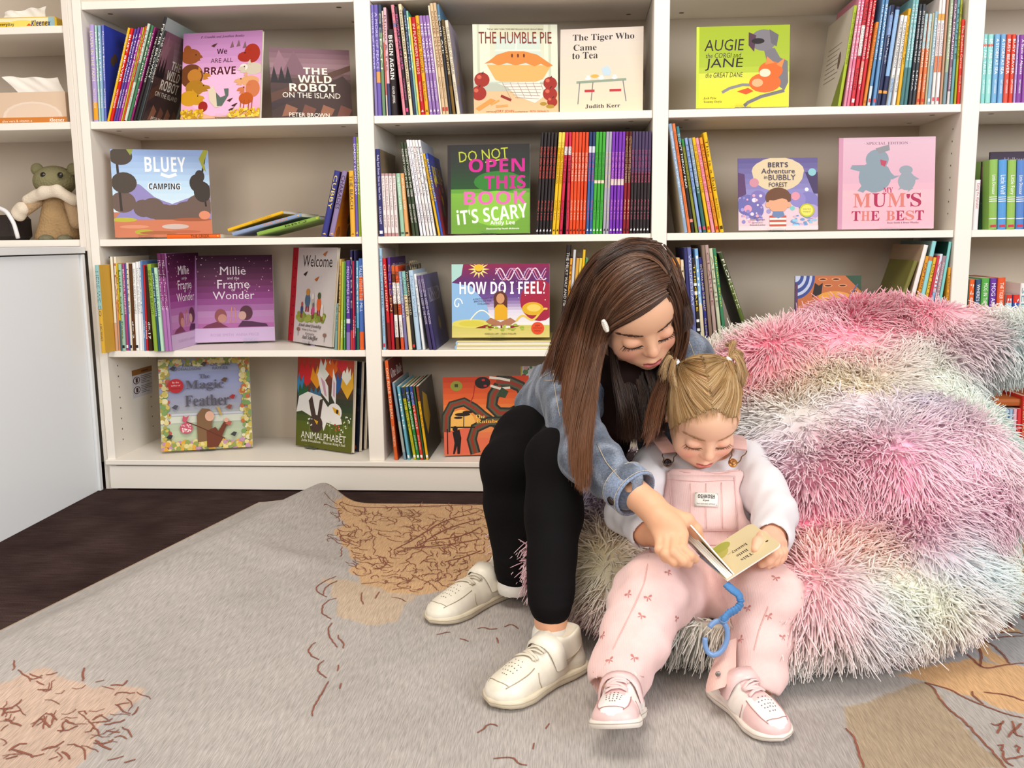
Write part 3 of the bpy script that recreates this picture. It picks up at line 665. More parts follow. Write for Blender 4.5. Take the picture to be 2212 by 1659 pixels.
for i in range(5):
    S += f"{908+7.1*i} {913.8+7.1*i} {(868.9,877.7,885.6,893.2,900.2)[i]} {(875,883.6,891.4,899,906)[i]} {304-.2*i}|{('ece8ee','f0ecf0','f2e4e0','efecec','ece6e4')[i]}|b8bcc8|{('Goodbye Doug','Mr Wuffles Pup','Pigeon Post','Fantastic Tale','Dear Zoo')[i]}|6a6a78|COLLEEN|\n"
row(Z2, .008, 'row left of the green scary cover', 'books at the left end of the second shelf, second bay', '''
819 828.6 810 820 322|34346c|8a7860|Ruby Red Shoes Goes to New York|d8d0e8|KATE KNAPP|pub=f0f0f01 hard=1
'''+S.split('908')[0]+'''866 874.6 855 861.6 375|9cc4a8||My Mother and Me|f0f8f0||pub=4a6a581
875.4 884 862.2 869.2 375|e2a468||An Aussie Day|f8e8d0||pub=4a3a2a1
891 897.4 858 864.8 309|3a4630||NOBODY LOOK IN THE TREE|e8e0d8|BEN CONTENT|
898.2 905.4 866 872.6 309|3e4a34||NOBODY LOOK IN THE TREE|e8e0d8|BEN CONTENT|
908'''+S.split('908')[1]+'''946.4 951.6 909.5 916 333|e4b424||BUMAGEDDON BOOK|6a4a10||
952.2 958 916.6 923 332|3454b4|2440a8|BUMAGEDDON|e8d040||art=bum hard=1''')
S = ''
def ser(n, b0, stp, w, t0, tst, col, t, tc, extra=''):
    return ''.join(f"{b0+stp*i:.1f} {b0+stp*i+w:.1f} {t0+tst*i:.1f} {t0+tst*i+w:.1f} {286.6-.012*(b0-1156):.1f}|{col}||{t}|{tc}|Andy Lee|{extra}\n" for i in range(n))
DN_ = 'DO NOT OPEN THIS BOOK'
S += ser(5, 1156.6, 7.2, 6.4, 1168.6, 7.35, '2a2324', DN_, 'e05040', 's=.55,.86 pub=f0f0f0')
S += ser(2, 1192.2, 7.9, 7, 1207.4, 7.3, 'e6b91e', DN_+' AGAIN', '8a5a10', 's=.5,.9 pub=2a2020 b=.85:1:ecd050')
S += ser(1, 1208, 7, 6.6, 1222, 7, 'c8284a', 'OPEN THIS BOOK', '5a1020', 's=.5,.86 pub=2a2020 b=.78:.86:f0e0e0')
S += ser(1, 1222, 7, 6.3, 1229.2, 7, 'c8304e', 'OPEN THIS BOOK', '5a1020', 's=.5,.86 pub=2a2020 b=.78:.86:f0e0e0')
S += ser(5, 1229.4, 7.12, 6.5, 1236.3, 7.4, 'dc4a22', DN_, 'f0d0c0', 's=.52,.8 pub=2a2020 b=.0:.4:e04c20')
S += ser(2, 1265.6, 7.2, 6.2, 1273.4, 7.3, '3a62a0', DN_, 'd84a7a', 's=.52,.8 pub=f0f0f0 b=.86:1:2a3a66,.8:.86:d0d4e0')
S += ser(3, 1279.4, 7.3, 6.6, 1287.8, 7.3, '44a838', DN_, '2a6a3a', 's=.52,.8 pub=f0f0f0 b=.5:.53:f0d8c0')
S += ser(2, 1302, 6.8, 6.2, 1310, 6.6, 'a9a4b4', DN_, 'e0c888', 's=.45,.8 pub=2a2020')
S += ser(4, 1315.6, 7.2, 6.5, 1323.3, 7.2, '7a34b0', DN_, 'e890c8', 's=.52,.8 pub=f0f0f0 b=.48:.54:e8d0c8')
S += ser(2, 1345, 7.2, 6.3, 1352.2, 7.2, '8a2028', 'PRETTY PLEASE '+DN_, 'e8d0a0', 's=.5,.95 pub=2a2020 b=.5:1:5a2420')
S += ser(6, 1359.4, 7.2, 6.5, 1366, 7.1, '2e2628', DN_, 'd05a7a', 's=.5,.82 pub=f0f0f0 b=.6:1:4a3a5c')
row(Z2, .008, 'rainbow series right of the scary cover', 'colour-sorted series at the right end of the second shelf, second bay', S, d=(.2, .21))
row(Z2, .008, 'row left of the bubble forest cover', 'books at the left end of the second shelf, third bay', '''
1478 1486 1443.6 1449.6 259.6|8fa8c4|a89878|Spending Time with Grandpa|e8ecf4|Melanie Jade|back=lv bc=c4b498 hard=1 d=.25
1486.6 1493.3 1450 1457.4 260|e27a42||GRANDAD'S BACK TO BACK ADVENTURE|b8481c|Melanie Jade|
1494 1500.8 1460.5 1466.8 273.7|2c2828||DON'T THROW FEAR|f0f0f0||b=.85:1:3a7c84,.1:.13:e89080
1502.7 1508.8 1471.5 1477.6 301|8a8e34||Grumpkin|5a5c1c||b=.92:1:3c8a40
1510.5 1516.7 1479 1486 298.6|8faadc||FEELINGS|5a74a8||pub=d86a8a1
1519 1526.6 1487 1493.6 299|3a6a64||SOMETHING|c8d8d0||b=.5:1:8a9cb4 pub=d84a6a1
1529 1535.8 1494.4 1500.6 298|e8b91c||THE WORLD NEEDS MORE|8a6410||pub=d03a2a1
1537.6 1545.2 1501 1508 299|e498a8||MY MUM LIKES ME BEST|d84878|JENNY|
1547 1553.8 1510.6 1517.6 298|e8962c||BEING YOU|a04a14|LISA PENN|pub=d03a2a1
1555.7 1564.6 1518.4 1526.7 287|e6b814||This is a Ball|6a4a10|Beck & Matt Stanton|pub=4a3a101''')
S = ''
for i, (c, t) in enumerate((('8fb85a', 'Little Dinosaur'), ('5a9ad8', 'Little Wolf'), ('96bc58', 'Little Fairy'), ('5a84c8', 'Little Dinosaur'))):
    b0 = (2136.4, 2156.2, 2175.2, 2194.6)[i]; t0 = (2139, 2158.8, 2179, 2198)[i]
    S += f"{b0} {b0+18} {t0} {t0+17.6} {345+.4*i}|{c}||{t}|f4f4f0||s=.5,.78 b=.4:.41:f0f0f0,.43:.44:f0f0f0,.46:.47:f0f0f0,.15:.16:f0f0f0 hard=1 pub=c8304a1\n"
row(Z2, .008, 'second shelf of the rightmost bay', 'books on the second shelf of the rightmost bay', '''
2101 2113 2107.8 2118.6 388.5|ece9ea||Eating the Alphabet|b84a4a||hard=1 d=.1
'''+S, d=(.1, .12))
row(Z3, .006, 'third shelf, left row of the first bay', 'books at the left end of the third shelf, first bay', '''
218.5 227.5 203.7 213 573|d8a838|d8a840|HERE WE GO|3a4a50|A BIG WHALE|dy=-.06 hard=1 d=.2 b=.5:1:93bcbc
237 242.6 224 230.6 555|ece4cc|b9b4b0||||b=.0:.3:d8a888 d=.25
243.2 248.6 231.2 236.8 555|efe2c8||LEAP|c06a40||b=.0:.55:e0a070
249.2 253 237.4 242.4 569|d8b41c||YELLOW|6a5a10||b=.0:.35:3f6a80
253.4 260.4 242.8 248.4 571|9fc4b0||Little Owl|3a6a54|Paws|pub=2a2a2a1
261 266.8 249 255 569|b0427c||BEAUTIFUL MADNESS|f0d8e8||pub=f0f0f01
267.2 270.8 255.4 258.6 570|4a5a9c||||
271.2 276 259 266 568|e4d8c4||LITTLE BO|7a6a58||pub=2a2a2a1
276.4 282.6 267 269.6 570|5a3414||||d=.2
284 290.8 270 276.6 568|eeecea||FANTASTIC GUIDE TO HAPPINESS|8a8a8c||pub=2a2a2a1
291.6 298.8 277 284 566|efeeee||FANTASTIC GUIDE TO FEELING|9a9a9c||
299.6 304 284.6 289.6 565|dfe4ee||MOON|8a9ab0||
305 309.4 291 297 563|5a80b4||||b=.0:.08:2a80a8,.1:.16:b8285a
309.8 314 297.5 301.6 572|c8222a||||b=.7:1:8a9ac8
315 325 302.4 309 575|3a2414||||d=.17
332 341 285.4 294 574|8eaa3a|7a9a30|SHINE AND BRIGHT|3a5c1c||dy=-.018
341.6 346.4 299.6 306 581|2c5468||FOREST OF BLOOMS|d8e8e0||dy=-.018
347 353.8 307 313.6 581|b8dcc0||ONE MORE WISH|4a8a6a||dy=-.018
354.6 363.4 307.4 316.4 551|a86ca8||Millie and the Frame of Wonder|ecdcec||hard=1 b=.45:.75:8a3f7c,.75:1:5a1c48 dy=-.012
364 372 319.6 327.6 551|ae76b0|8f4488|Millie and the Frame of Wonder|ecdcec||hard=1 b=.45:.75:8a3f7c,.75:1:5a1c48 art=millie dy=-.012 d=.24''')
row(Z3, .008, 'row right of the welcome cover', 'books at the right end of the third shelf, first bay', '''
722.2 728.6 725.6 731 657|7a9c98||ALL THE WAYS|3a5a58||d=.14
729.2 733 731.4 736.6 560|c8a04c||GOLDEN|6a4a14||
734.6 740 738 744 566|a9b83c||||b=.88:1:4a88b8,.45:.88:e0963c
742.4 745.6 746 749.4 566|4f9a4c||||b=.0:.2:e08a4a
747.7 756.4 749.7 757 563|5a3a94||MIDSUMMER DREAM|d0c0e8||b=.3:.35:d8d0e0,.0:.2:8a78b0
757.4 762.3 760 764.6 541|2c2850||FABLE|b0a0a0||b=.0:.2:c83a3a
762.7 766 765.6 769 564|c42c4c||||b=.0:.3:c83038
766.4 769.4 769.2 772.6 541|2c2850||||b=.0:.4:e0d8cc
769.8 775 773 777 564|6aaac4||CLASSIC|e8f0f0||b=.0:.25:2a6a50
776.7 787 778 786 559|4a6cb4||TALES FROM THE MILL|d8e0f0||b=.0:.2:e0602a,.55:.8:e0602a''')
row(Z3, .006, 'row left of the feelings cover', 'books at the left end of the third shelf, second bay', '''
827.5 833.6 818.4 824.6 536.6|9ac0dc|b8b0b0|SLOCOMBE|5a7a98|Tilly Lewis|pub=c83a4a1 d=.2
838.5 845.4 826 833.6 557.7|c8242a||CHERRY HONEY|f0c8b0||b=.0:.3:7a2420
846.2 853.4 836 842.6 556|6a2a28|4a2a66|GOLDEN|d89a6a||art=purp b=.0:.4:b81c2a,.6:1:5a3088 hard=1
855 862.6 843.4 850.6 574|6a3a1c||BE THE FIRE WITHIN|4a2a18|LOUISE LAVARACK|b=.55:.8:efe8e4,.15:.42:efe8e4,.9:1:c8602a
866.4 873.6 851.4 857.8 574.6|d8522a||BE THE FIRE WITHIN|4a2a18|LOUISE LAVARACK|b=.55:.8:efe8e4,.15:.42:efe8e4
875 881 858.4 864 587|7f78a8||MAGIC BEACH|d8d0e8||b=.6:1:8a9cb8
883 891.4 864.6 871 587|e4cfa4||ALISON LESTER|5a4a3a||b=.7:1:8ac0b8
892 898.4 871.4 878 574|2c2a28|2a2622|TWO HANDS TO HOLD|d8c8a8||art=blk pub=d83a3a1 hard=1
899.8 910 878.6 887 585|b4cce0||Magical World|7a98b8||
912.8 918.4 888 894 593|e6e8ea||Sleepy|9a9aa8||
927 934.4 894.6 900.8 597|42385c||ALISON LESTER KISSED BY THE MOON|d0c8d8||b=.78:1:6a5a80 s=.35,.95
935.4 943.4 901.4 908.6 596|42386a|4a4678|ALISON LESTER KISSED BY THE MOON|d0c8d8||b=.78:1:6a5a80 s=.35,.95 art=moon hard=1 d=.26''')
row(Z3, .008, 'row between feelings cover and brown hair', 'books behind the older girl on the third shelf', '''
1207.5 1217 1224 1237 530|262022||THE MILKY WAY AND ME|d8d0c8||hard=1
1217.6 1223 1230.5 1236.6 558|e6a02c||BRAVE|7a3a10||
1224 1229.6 1239 1245 540|c8c8cc||||
1230 1236 1245.6 1251 558|d8a040||||b=.75:1:c8282c
1237.4 1243.6 1252 1258 558|d8c050||||b=.6:1:c8242c
1245 1250.6 1259 1264.6 540|e2b41c||||
1252 1258 1265 1271 558|4a8a5a||||''')
row(Z3, .008, 'row right of the taller girl', 'books behind the older girl, third bay', '''
1465 1472.4 1452.8 1460 557.7|e08a2c||HOW TO BE A REAL MAN|6a3a10||
1474 1481.6 1461 1468.4 557.7|dca05a||EVIE AND RHINO|7a4a1c||b=.6:.8:8ab89a
1483 1489.6 1470 1476 562|e4d4b4||TASHI|6a5a3a||b=.0:.6:7a9a3c
1490.6 1497.6 1477 1482.6 536|34346a||||
1499 1507.6 1483.4 1490.6 535|6a70a8||WEDNESDAY|c8cce0||
1509 1515.6 1492 1497.6 559|2e2826||THE CAKE|e8c83c||b=.6:.64:f0f0f0,.7:.73:f0f0f0,.3:.33:f0f0f0,.2:.23:f0f0f0,.1:.13:f0f0f0
1517 1524.6 1498.4 1504.8 538|7fb0dc||Luna|f0f4f8||b=.0:.45:dcd0b0
1526 1533 1506.4 1511 557.7|34307c||OCTAVIA AND THE BEAST|d8c8a0|Gus Gordon|
1535 1542.6 1511.6 1517.4 531|8a7464||||
1544.6 1552.6 1518 1524.4 530.6|b49a94||CLARICE|8a5a5a||
1556 1563.6 1528 1534.4 538|c8ccb0||ANNIE|8a8a70||
1565.6 1573 1535.6 1541 538|3c8058||Alphabet Street|e0d850||
1621 1631 1544 1552.6 550|3c4628|26221c|FLORETTE|e4e0c8||back=dk bc=2c2620 d=.22 b=.15:.7:55642c''')
row(Z3, .008, 'row above the fluffy beanbag', 'books at the right end of the third shelf, third bay', '''
1905 1915 1977 1986 566|77743a||||back=olv bc=77743a d=.24 hard=1
1937 1948 1999 2009.6 531|ece6e2|a58f75|||| back=tan bc=a58f75 hard=1 d=.25
1956.6 1964 2008 2014.6 555.5|d8962c||CAPTAIN COOK|8a2a14||b=.0:.5:a82c1c d=.2
1965 1974.6 2016 2025 522|8fd0d4|6a8a8c|||| b=.82:.86:c87a4a bc=7f9a9a d=.25 hard=1
1976.4 1983 2018 2024 557|e0b83c||LOST MY COAT|6a4a10||d=.2
1985 1990.6 2023 2028 553|c83848||||d=.2
1992 1998.6 2028.6 2033.6 549|d8e0ec||Wilbur|c8485a||b=.0:.6:8ab8e0
2001 2009 2034.4 2042 553|a08490||Goodnight Mouse|e8d8d0||
2010 2017 2041 2048 522|7fccc8|2a5a4a|||| bc=1f4a40 d=.25 hard=1
2036 2042.6 2043 2050 578|e0a030||Tashi and Me|8a5a18||d=.2
2043.6 2050 2050.6 2057.4 578|dd9c2c||Tashi and Me|8a5a18||d=.2''')
row(Z3, .008, 'third shelf of the rightmost bay', 'books on the third shelf of the rightmost bay', '''
2087 2098.4 2095.5 2107 604|3a8a80||NOG|f0e8d8||b=.55:1:e0602a hard=1
2100.4 2112 2109.2 2120.6 604|3a5478||WHERE'S THE CAT|f0f0f0||hard=1
2114 2130.6 2122.4 2139 601.5|5aa84a||MOG IN THE GARDEN|f0f4e8||hard=1
2132 2146.6 2140.4 2155 601.5|6a3a9c||MOG AND ME|f0e8f8||hard=1
2148.4 2165 2157 2173 600|e0582a||THE TIGER WHO CAME|f8e8d8||hard=1
2166.6 2180 2175 2188.6 637|a8d0e0||DR|f0f8f8||b=.85:1:d83a2a hard=1
2182 2196 2190.4 2204 637|3a5aa8||VIC|f0f4f8||b=.85:1:d83a2a hard=1
2197.6 2212 2206 2220 612|ece8e6||SEED|5aa0a8||hard=1''')
row(Z4, .012, 'bottom row left of the serpent cover', 'books at the left end of the bottom shelf, second bay', '''
852 860.6 830 836.8 776|d8602a|6a2420|ONE RULE TO READ|f0d0b0|MIKE DUMBLETON|art=one dy=-.004 d=.2 hard=1
871.6 878.2 846 852.6 827.6|7d97a8|4e6672|||| art=slate b=.1:.5:a8b0a8 dy=.002 d=.22
880.6 886.4 856.7 864 835.5|6ab0c8||TURTLE|f0f4f4||pub=f0f0f01
893.5 899.8 865.8 871.8 837.5|c4bc2c||THE BILBY|6a6a18|Josh Davis|b=.85:1:2c3460 pub=f0f0f01
901 907.2 874.6 881 836.5|2e8a44||BOUND BUGGIES|f0f0e8|Josh Davis|b=.8:1:2a4a8a pub=f0f0f01
908.4 914.8 883.6 889.6 835.5|d0402c||COCKY'S CIRCLE|f4e8e0|Josh Davis|b=.75:1:2a4a9a pub=f0f0f01
915.4 919.2 891.5 895.4 835|2c5a38||||
920.4 926.7 897.5 902.6 835.5|e4b020|3a3430|KOALA BEAR|a06a10||art=leaf b=.8:1:8a3a24 pub=f0f0f01 d=.25''')
row(Z4, .02, 'bottom shelf of the rightmost bay', 'books on the bottom shelf of the rightmost bay', '''
2152 2158.6 2157.6 2164 884|e06a48||||b=.88:1:f0ecea
2160 2166.4 2165 2171.4 884|4fa060||||b=.88:1:f0ecea
2168 2175 2173 2180 884|8fb4d8||||b=.88:1:f0ecea
2176.6 2184 2181.6 2189 884|a8c8e4||||b=.88:1:f0ecea
2185.6 2193 2190.6 2197.6 884|f0b8c4||||b=.88:1:f0ecea
2194.6 2203 2199 2207.6 884|e04444||||b=.88:1:f0ecea
2204.4 2214 2209.4 2219 856|d83a30||THE BEST TALES|f0d8a0||hard=1''')
# books shown cover out on the shelves
def crowd(a):                                                # generic animal silhouettes round a pink ground
    a.grad([(0, 'd8b23c'), (.06, 'e2a6c4'), (.4, 'e8aed0'), (.75, 'bd87b8'), (1, 'b37cae')])
    a.ell(.5, .3, .42, .28, 'eab4d4')
    a.text('P. Crumble and Jonathan Bentley', .5, .945, .55, '3a1a30', st='ital')
    a.text('We', .5, .775, .13, '3a1420', bold=.02); a.text('ARE ALL', .5, .67, .28, '3a1420', bold=.01); a.text('BRAVE', .48, .55, .4, '4a1620', bold=.02)
    for x, y, rx, ry, c in ((.1, .73, .13, .09, '8a4a20'), (.06, .8, .05, .06, '8a4a20'), (.12, .5, .15, .14, '6a3a1c'), (.16, .5, .09, .08, 'b8782c'), (.17, .36, .12, .09, 'a8761e'), (.1, .24, .12, .09, 'c8921e'), (.2, .21, .08, .05, 'c8921e'), (.88, .74, .1, .11, 'a02c1c'), (.8, .7, .1, .06, 'a02c1c'), (.9, .56, .12, .07, 'c8bca8'), (.78, .58, .05, .04, 'e0d8cc'), (.86, .42, .12, .06, 'd8a070'), (.9, .33, .09, .1, 'c8744a'), (.82, .22, .09, .07, 'b8561e'), (.28, .14, .06, .06, '9a2420')): a.ell(x, y, rx, ry, c)
    for x, y, sg, c in ((.16, .72, 1, '8a4a20'), (.27, .5, 1, 'b8782c'), (.27, .36, 1, 'a8761e'), (.2, .24, 1, 'c8921e'), (.8, .72, -1, 'a02c1c'), (.8, .56, -1, 'c8bca8'), (.76, .42, -1, 'd8a070'), (.8, .32, -1, 'c8744a')):
        a.poly([(x, y+.04), (x+sg*.08, y+.02), (x+sg*.1, y-.01), (x+sg*.05, y-.02), (x+sg*.07, y-.04), (x, y-.05)], c); a.poly([(x-sg*.07, y+.05), (x-sg*.06, y+.11), (x-sg*.02, y+.06)], c); a.ell(x+sg*.01, y+.025, .008, .008, '2a1a14')
    for x, y in ((.6, .86), (.68, .87), (.76, .85)): a.poly([(x, y-.05), (x+.03, y+.03), (x+.05, y-.04)], '7a5a60')
    a.poly([(.36, .2), (.34, .32), (.4, .38), (.44, .3), (.5, .24), (.56, .26), (.54, .34), (.6, .34), (.6, .26), (.52, .14), (.44, .12)], 'd8c8b0'); a.poly([(.44, .3), (.5, .24), (.56, .26), (.54, .34), (.6, .34), (.6, .26), (.52, .14), (.46, .14)], '5a6a60')
    for x in (.76, .8, .86, .9): a.line([(x, .2), (x-.01, .06)], .012, 'a8501e')
    for x, y in ((.4, .84), (.62, .2), (.68, .14), (.64, .09)): a.poly([(x-.04, y), (x, y+.02), (x+.04, y+.03), (x, y-.015)], '4a2a20')
    a.blobs(70, (0, .0, .28, .1), .02, ['e2c03a', 'd0a020', 'b88a18'], 2); a.blobs(70, (.62, .0, 1, .1), .02, ['e2c03a', 'd0a020', 'e8d060'], 4)
ST = lambda c, w: (c, 'clear acrylic stand under the '+w)
faceout(390, 561, (408, 73), (574, 64), Z1, .05, .03, .012, 'b080aa', 'd9a0c4', 'pink hardback with a crowd of painted animals and handwritten title, top shelf', crowd, 'hardback_book', st=ST(.55, 'pink animal-crowd book'))
faceout(588, 762, (620, 111), (768, 102), Z1, .02, .09, .008, '3a2a2e', '40302e', 'dark cover-out book with white robot-island title, leaning at the right of the top shelf', wild, hard=False)
def camp(a):                                                 # generic bush camp scene, no figures
    a.grad([(0, 'c07050'), (.2, 'c87a5a'), (.28, 'b8785a'), (.3, 'd8e8ee'), (.6, 'b8d4ec'), (1, '8fa8d8')])
    a.poly([(.08, .3), (.2, .62), (.28, .6), (.42, .46), (.5, .42), (.6, .38), (.75, .44), (.9, .5), (1, .6), (1, .2), (0, .2)], '8f86bc')
    for x, y, rx, ry in ((.1, .4, .13, .12), (.4, .33, .12, .12), (.5, .28, .14, .1), (.62, .27, .14, .1), (.75, .3, .14, .11), (.88, .35, .14, .14), (.3, .33, .1, .1)): a.ell(x, y, rx, ry, '6a564e')
    a.line([(.08, .3), (.06, .9)], .025, '3a302c')
    for x, y, rx, ry in ((.1, .92, .12, .1), (.12, .62, .13, .12)): a.ell(x, y, rx, ry, '4a4038')
    a.line([(.95, .35), (.92, .7), (.98, 1)], .02, '2e2824')
    for x, y, rx, ry in ((.86, .62, .07, .1), (.92, .52, .09, .12), (.9, .7, .05, .07)): a.ell(x, y, rx, ry, '3a322c')
    a.poly([(.95, 1), (.9, .9), (.94, .78), (.97, .75), (.95, .85), (1, 1)], 'a0a038'); a.poly([(.16, 1), (.2, .93), (.23, 1)], '98a048')
    a.rect(0, 0, 1, .2, 'c87858')
    for x, y, rx, ry, c in ((.1, .2, .13, .025, 'b8b03c'), (.3, .06, .1, .03, 'b0a838'), (.62, .12, .14, .03, 'c8b8b0'), (.45, .05, .2, .02, 'a8623e'), (.8, .2, .2, .02, 'a05a3c'), (.2, .12, .15, .02, 'd89070'), (.93, .25, .06, .05, 'd88a6a'), (.72, .06, .16, .018, 'b86848')): a.ell(x, y, rx, ry, c)
    a.text('BLUEY', .55, .83, .42, 'f0f4f8', h=.17, st='heavy', bold=.02); a.line([(.5, .72), (.58, .69), (.66, .72)], .035, 'f0f4f8')
    a.text('CAMPING', .53, .58, .34, 'f8f8f8', h=.085, st='heavy', bold=.045); a.text('CAMPING', .53, .58, .32, '2a2428', h=.07, st='heavy')
faceout(249, 459, (230, 315), (442, 331), Z2, .012, .1, .012, 'b86a52', 'c07a5a', 'sky-blue camping hardback cover out beside the fanned books, second shelf', camp, 'hardback_book', tilt=.1, st=ST(.32, 'sky-blue camping book'))
def lying(name, P0, ang, L, th, d, spine, cover, label, title, tcol, yaw=0., front=None, pub='e8b848', tip=0.):
    """a book lying on its back cover, spine to the viewer, running to the right at the given slope"""
    M = Matrix.Translation(P0) @ Matrix.Rotation(yaw, 4, 'Z') @ Matrix.Rotation(-ang, 4, 'Y') @ Matrix.Rotation(tip, 4, 'X') @ Matrix(((0, 0, -1, L), (0, 1, 0, 0), (1, 0, 0, 0), (0, 0, 0, 1)))
    return book(name, M, th, d, L, spine, cover, label, 'books fanned flat on the second shelf', title, tcol, '', (), '', front, None, False, 'book', pub, (.2, .55))
y = .03
x = lambda u, v: xat(u, y, ony(u, v, y)[2])
zq = lambda u, v: ony(u, v, y)[2]
for nm, u0, v0, u1, v1, th, sp, ti, tc, lab in (
    ('picture_book', 555.4, 509.2, 690, 474, .0105, '86a84a', 'BBQ', '2a3010', 'green book lying at a slant, the lowest and rightmost of the fanned pile'),
    ('picture_book', 501.6, 509.6, 650, 468, .0105, '8a9cc0', 'THE SIGN', 'e08a3a', 'blue-grey book lying at a slant in the middle of the fanned pile'),
    ('picture_book', 492, 500, 601, 464.4, .0085, 'e8b424', 'BORN YESTERDAY', 'b8842c', 'yellow book lying at a slant on top of the fanned pile')):
    A = A3([x(u0, v0), y+(.004 if nm else 0), max(zq(u0, v0), Z2+.0006)]); B = A3([x(u1, v1), y, zq(u1, v1)])
    L = np.linalg.norm(B-A); lying(nm, Vector(A), math.atan2(B[2]-A[2], B[0]-A[0]), max(L, .17), th, .19, sp, mix(sp, 'ffffff', .15), lab, ti, tc)
def creek(a): a.grad([(0, 'c06a50'), (.5, 'b87058'), (1, 'a86a5a')]); a.blobs(12, (.05, .05, .95, .95), .08, ['a85a44', '8a7a80', 'c88870'], 4)
lying('picture_book', Vector((xat(361, .012, Z2), .012, Z2+.001)), 0, .15, .0115, .2, 'e2641c', 'b87058', 'orange book lying flat at the left end of the fanned pile', 'THE CREEK', '3a2420', tip=.0, front=creek, yaw=.1)
faceout(421, 594, (432, 554.5), (598, 548), Z3, onz(412, 745, Z3)[1], onz(594, 740, Z3)[1], .011, '8a4a88', '7a3a72', 'plum and lilac starry hardback standing cover out in the middle of the third shelf', millie, 'hardback_book', st=ST(.7, 'plum starry hardback'))
def welcome(a):
    a.rect(0, 0, 1, 1, 'cfc8c6'); a.rect(0, 0, .13, 1, 'b0202c')
    for i in range(9): a.ell(.06+.02*(i % 2), .08+.1*i, .016, .01, '7a1420')
    a.text('Welcome', .58, .86, .66, '2a2222', h=.12)
    a.blobs(60, (.2, .24, .82, .31), .05, ['8a9a3c', '7a8a30', '9aa84a'], 6, .6)
    for x, y, w, h, c, hc in ((.42, .45, .1, .09, '4a6a80', 'c08a3c'), (.54, .42, .06, .08, 'b8b0a8', 'e0dcd4'), (.68, .42, .08, .09, 'd8642a', '4a5a34'), (.3, .35, .05, .06, '3a4a7a', 'b8503a'), (.56, .35, .05, .06, 'c04a7a', '6a6a64'), (.76, .34, .05, .06, 'd8d0c8', 'e0dcd4')):
        a.rect(x-w*.4, y-h-.03, x-w*.1, y-.02, '8a2430'); a.rect(x+w*.1, y-h-.03, x+w*.4, y-.02, '8a2430'); a.ell(x, y, w*.6, h*.8, c); a.ell(x, y+h*.95, w*.45, h*.4, hc)
    for x, y in ((.34, .72), (.6, .67), (.75, .93)): a.poly([(x-.05, y), (x, y+.02), (x+.05, y+.035), (x, y-.02)], ('3a2a24', 'b86a2c')[int(x > .5)])
    a.text('A book about friendship', .5, .185, .52, '3a3030', st='ital'); a.text('Written by Fiona Green', .5, .14, .34, '3a3030'); a.text('Illustrated by', .52, .1, .2, '3a3030'); a.text('Axel Scheffler', .52, .06, .36, '2a2222', st='ital')
    for x, y in ((.25, .14), (.85, .11)): a.line([(x, y-.07), (x, y)], .008, '4a4a44'); a.ell(x, y, .04, .02, '8a6a5a')
faceout(621.5, 715.5, (640, 534), (729.7, 535.6), Z3, onz(621.5, 739, Z3)[1], onz(715.5, 754, Z3)[1], .009, 'b0202c', 'd8d0cc', 'white welcome hardback with a red cloth spine and small dressed animals', welcome, 'hardback_book', tilt=.12, st=ST(.5, 'white welcome hardback'))
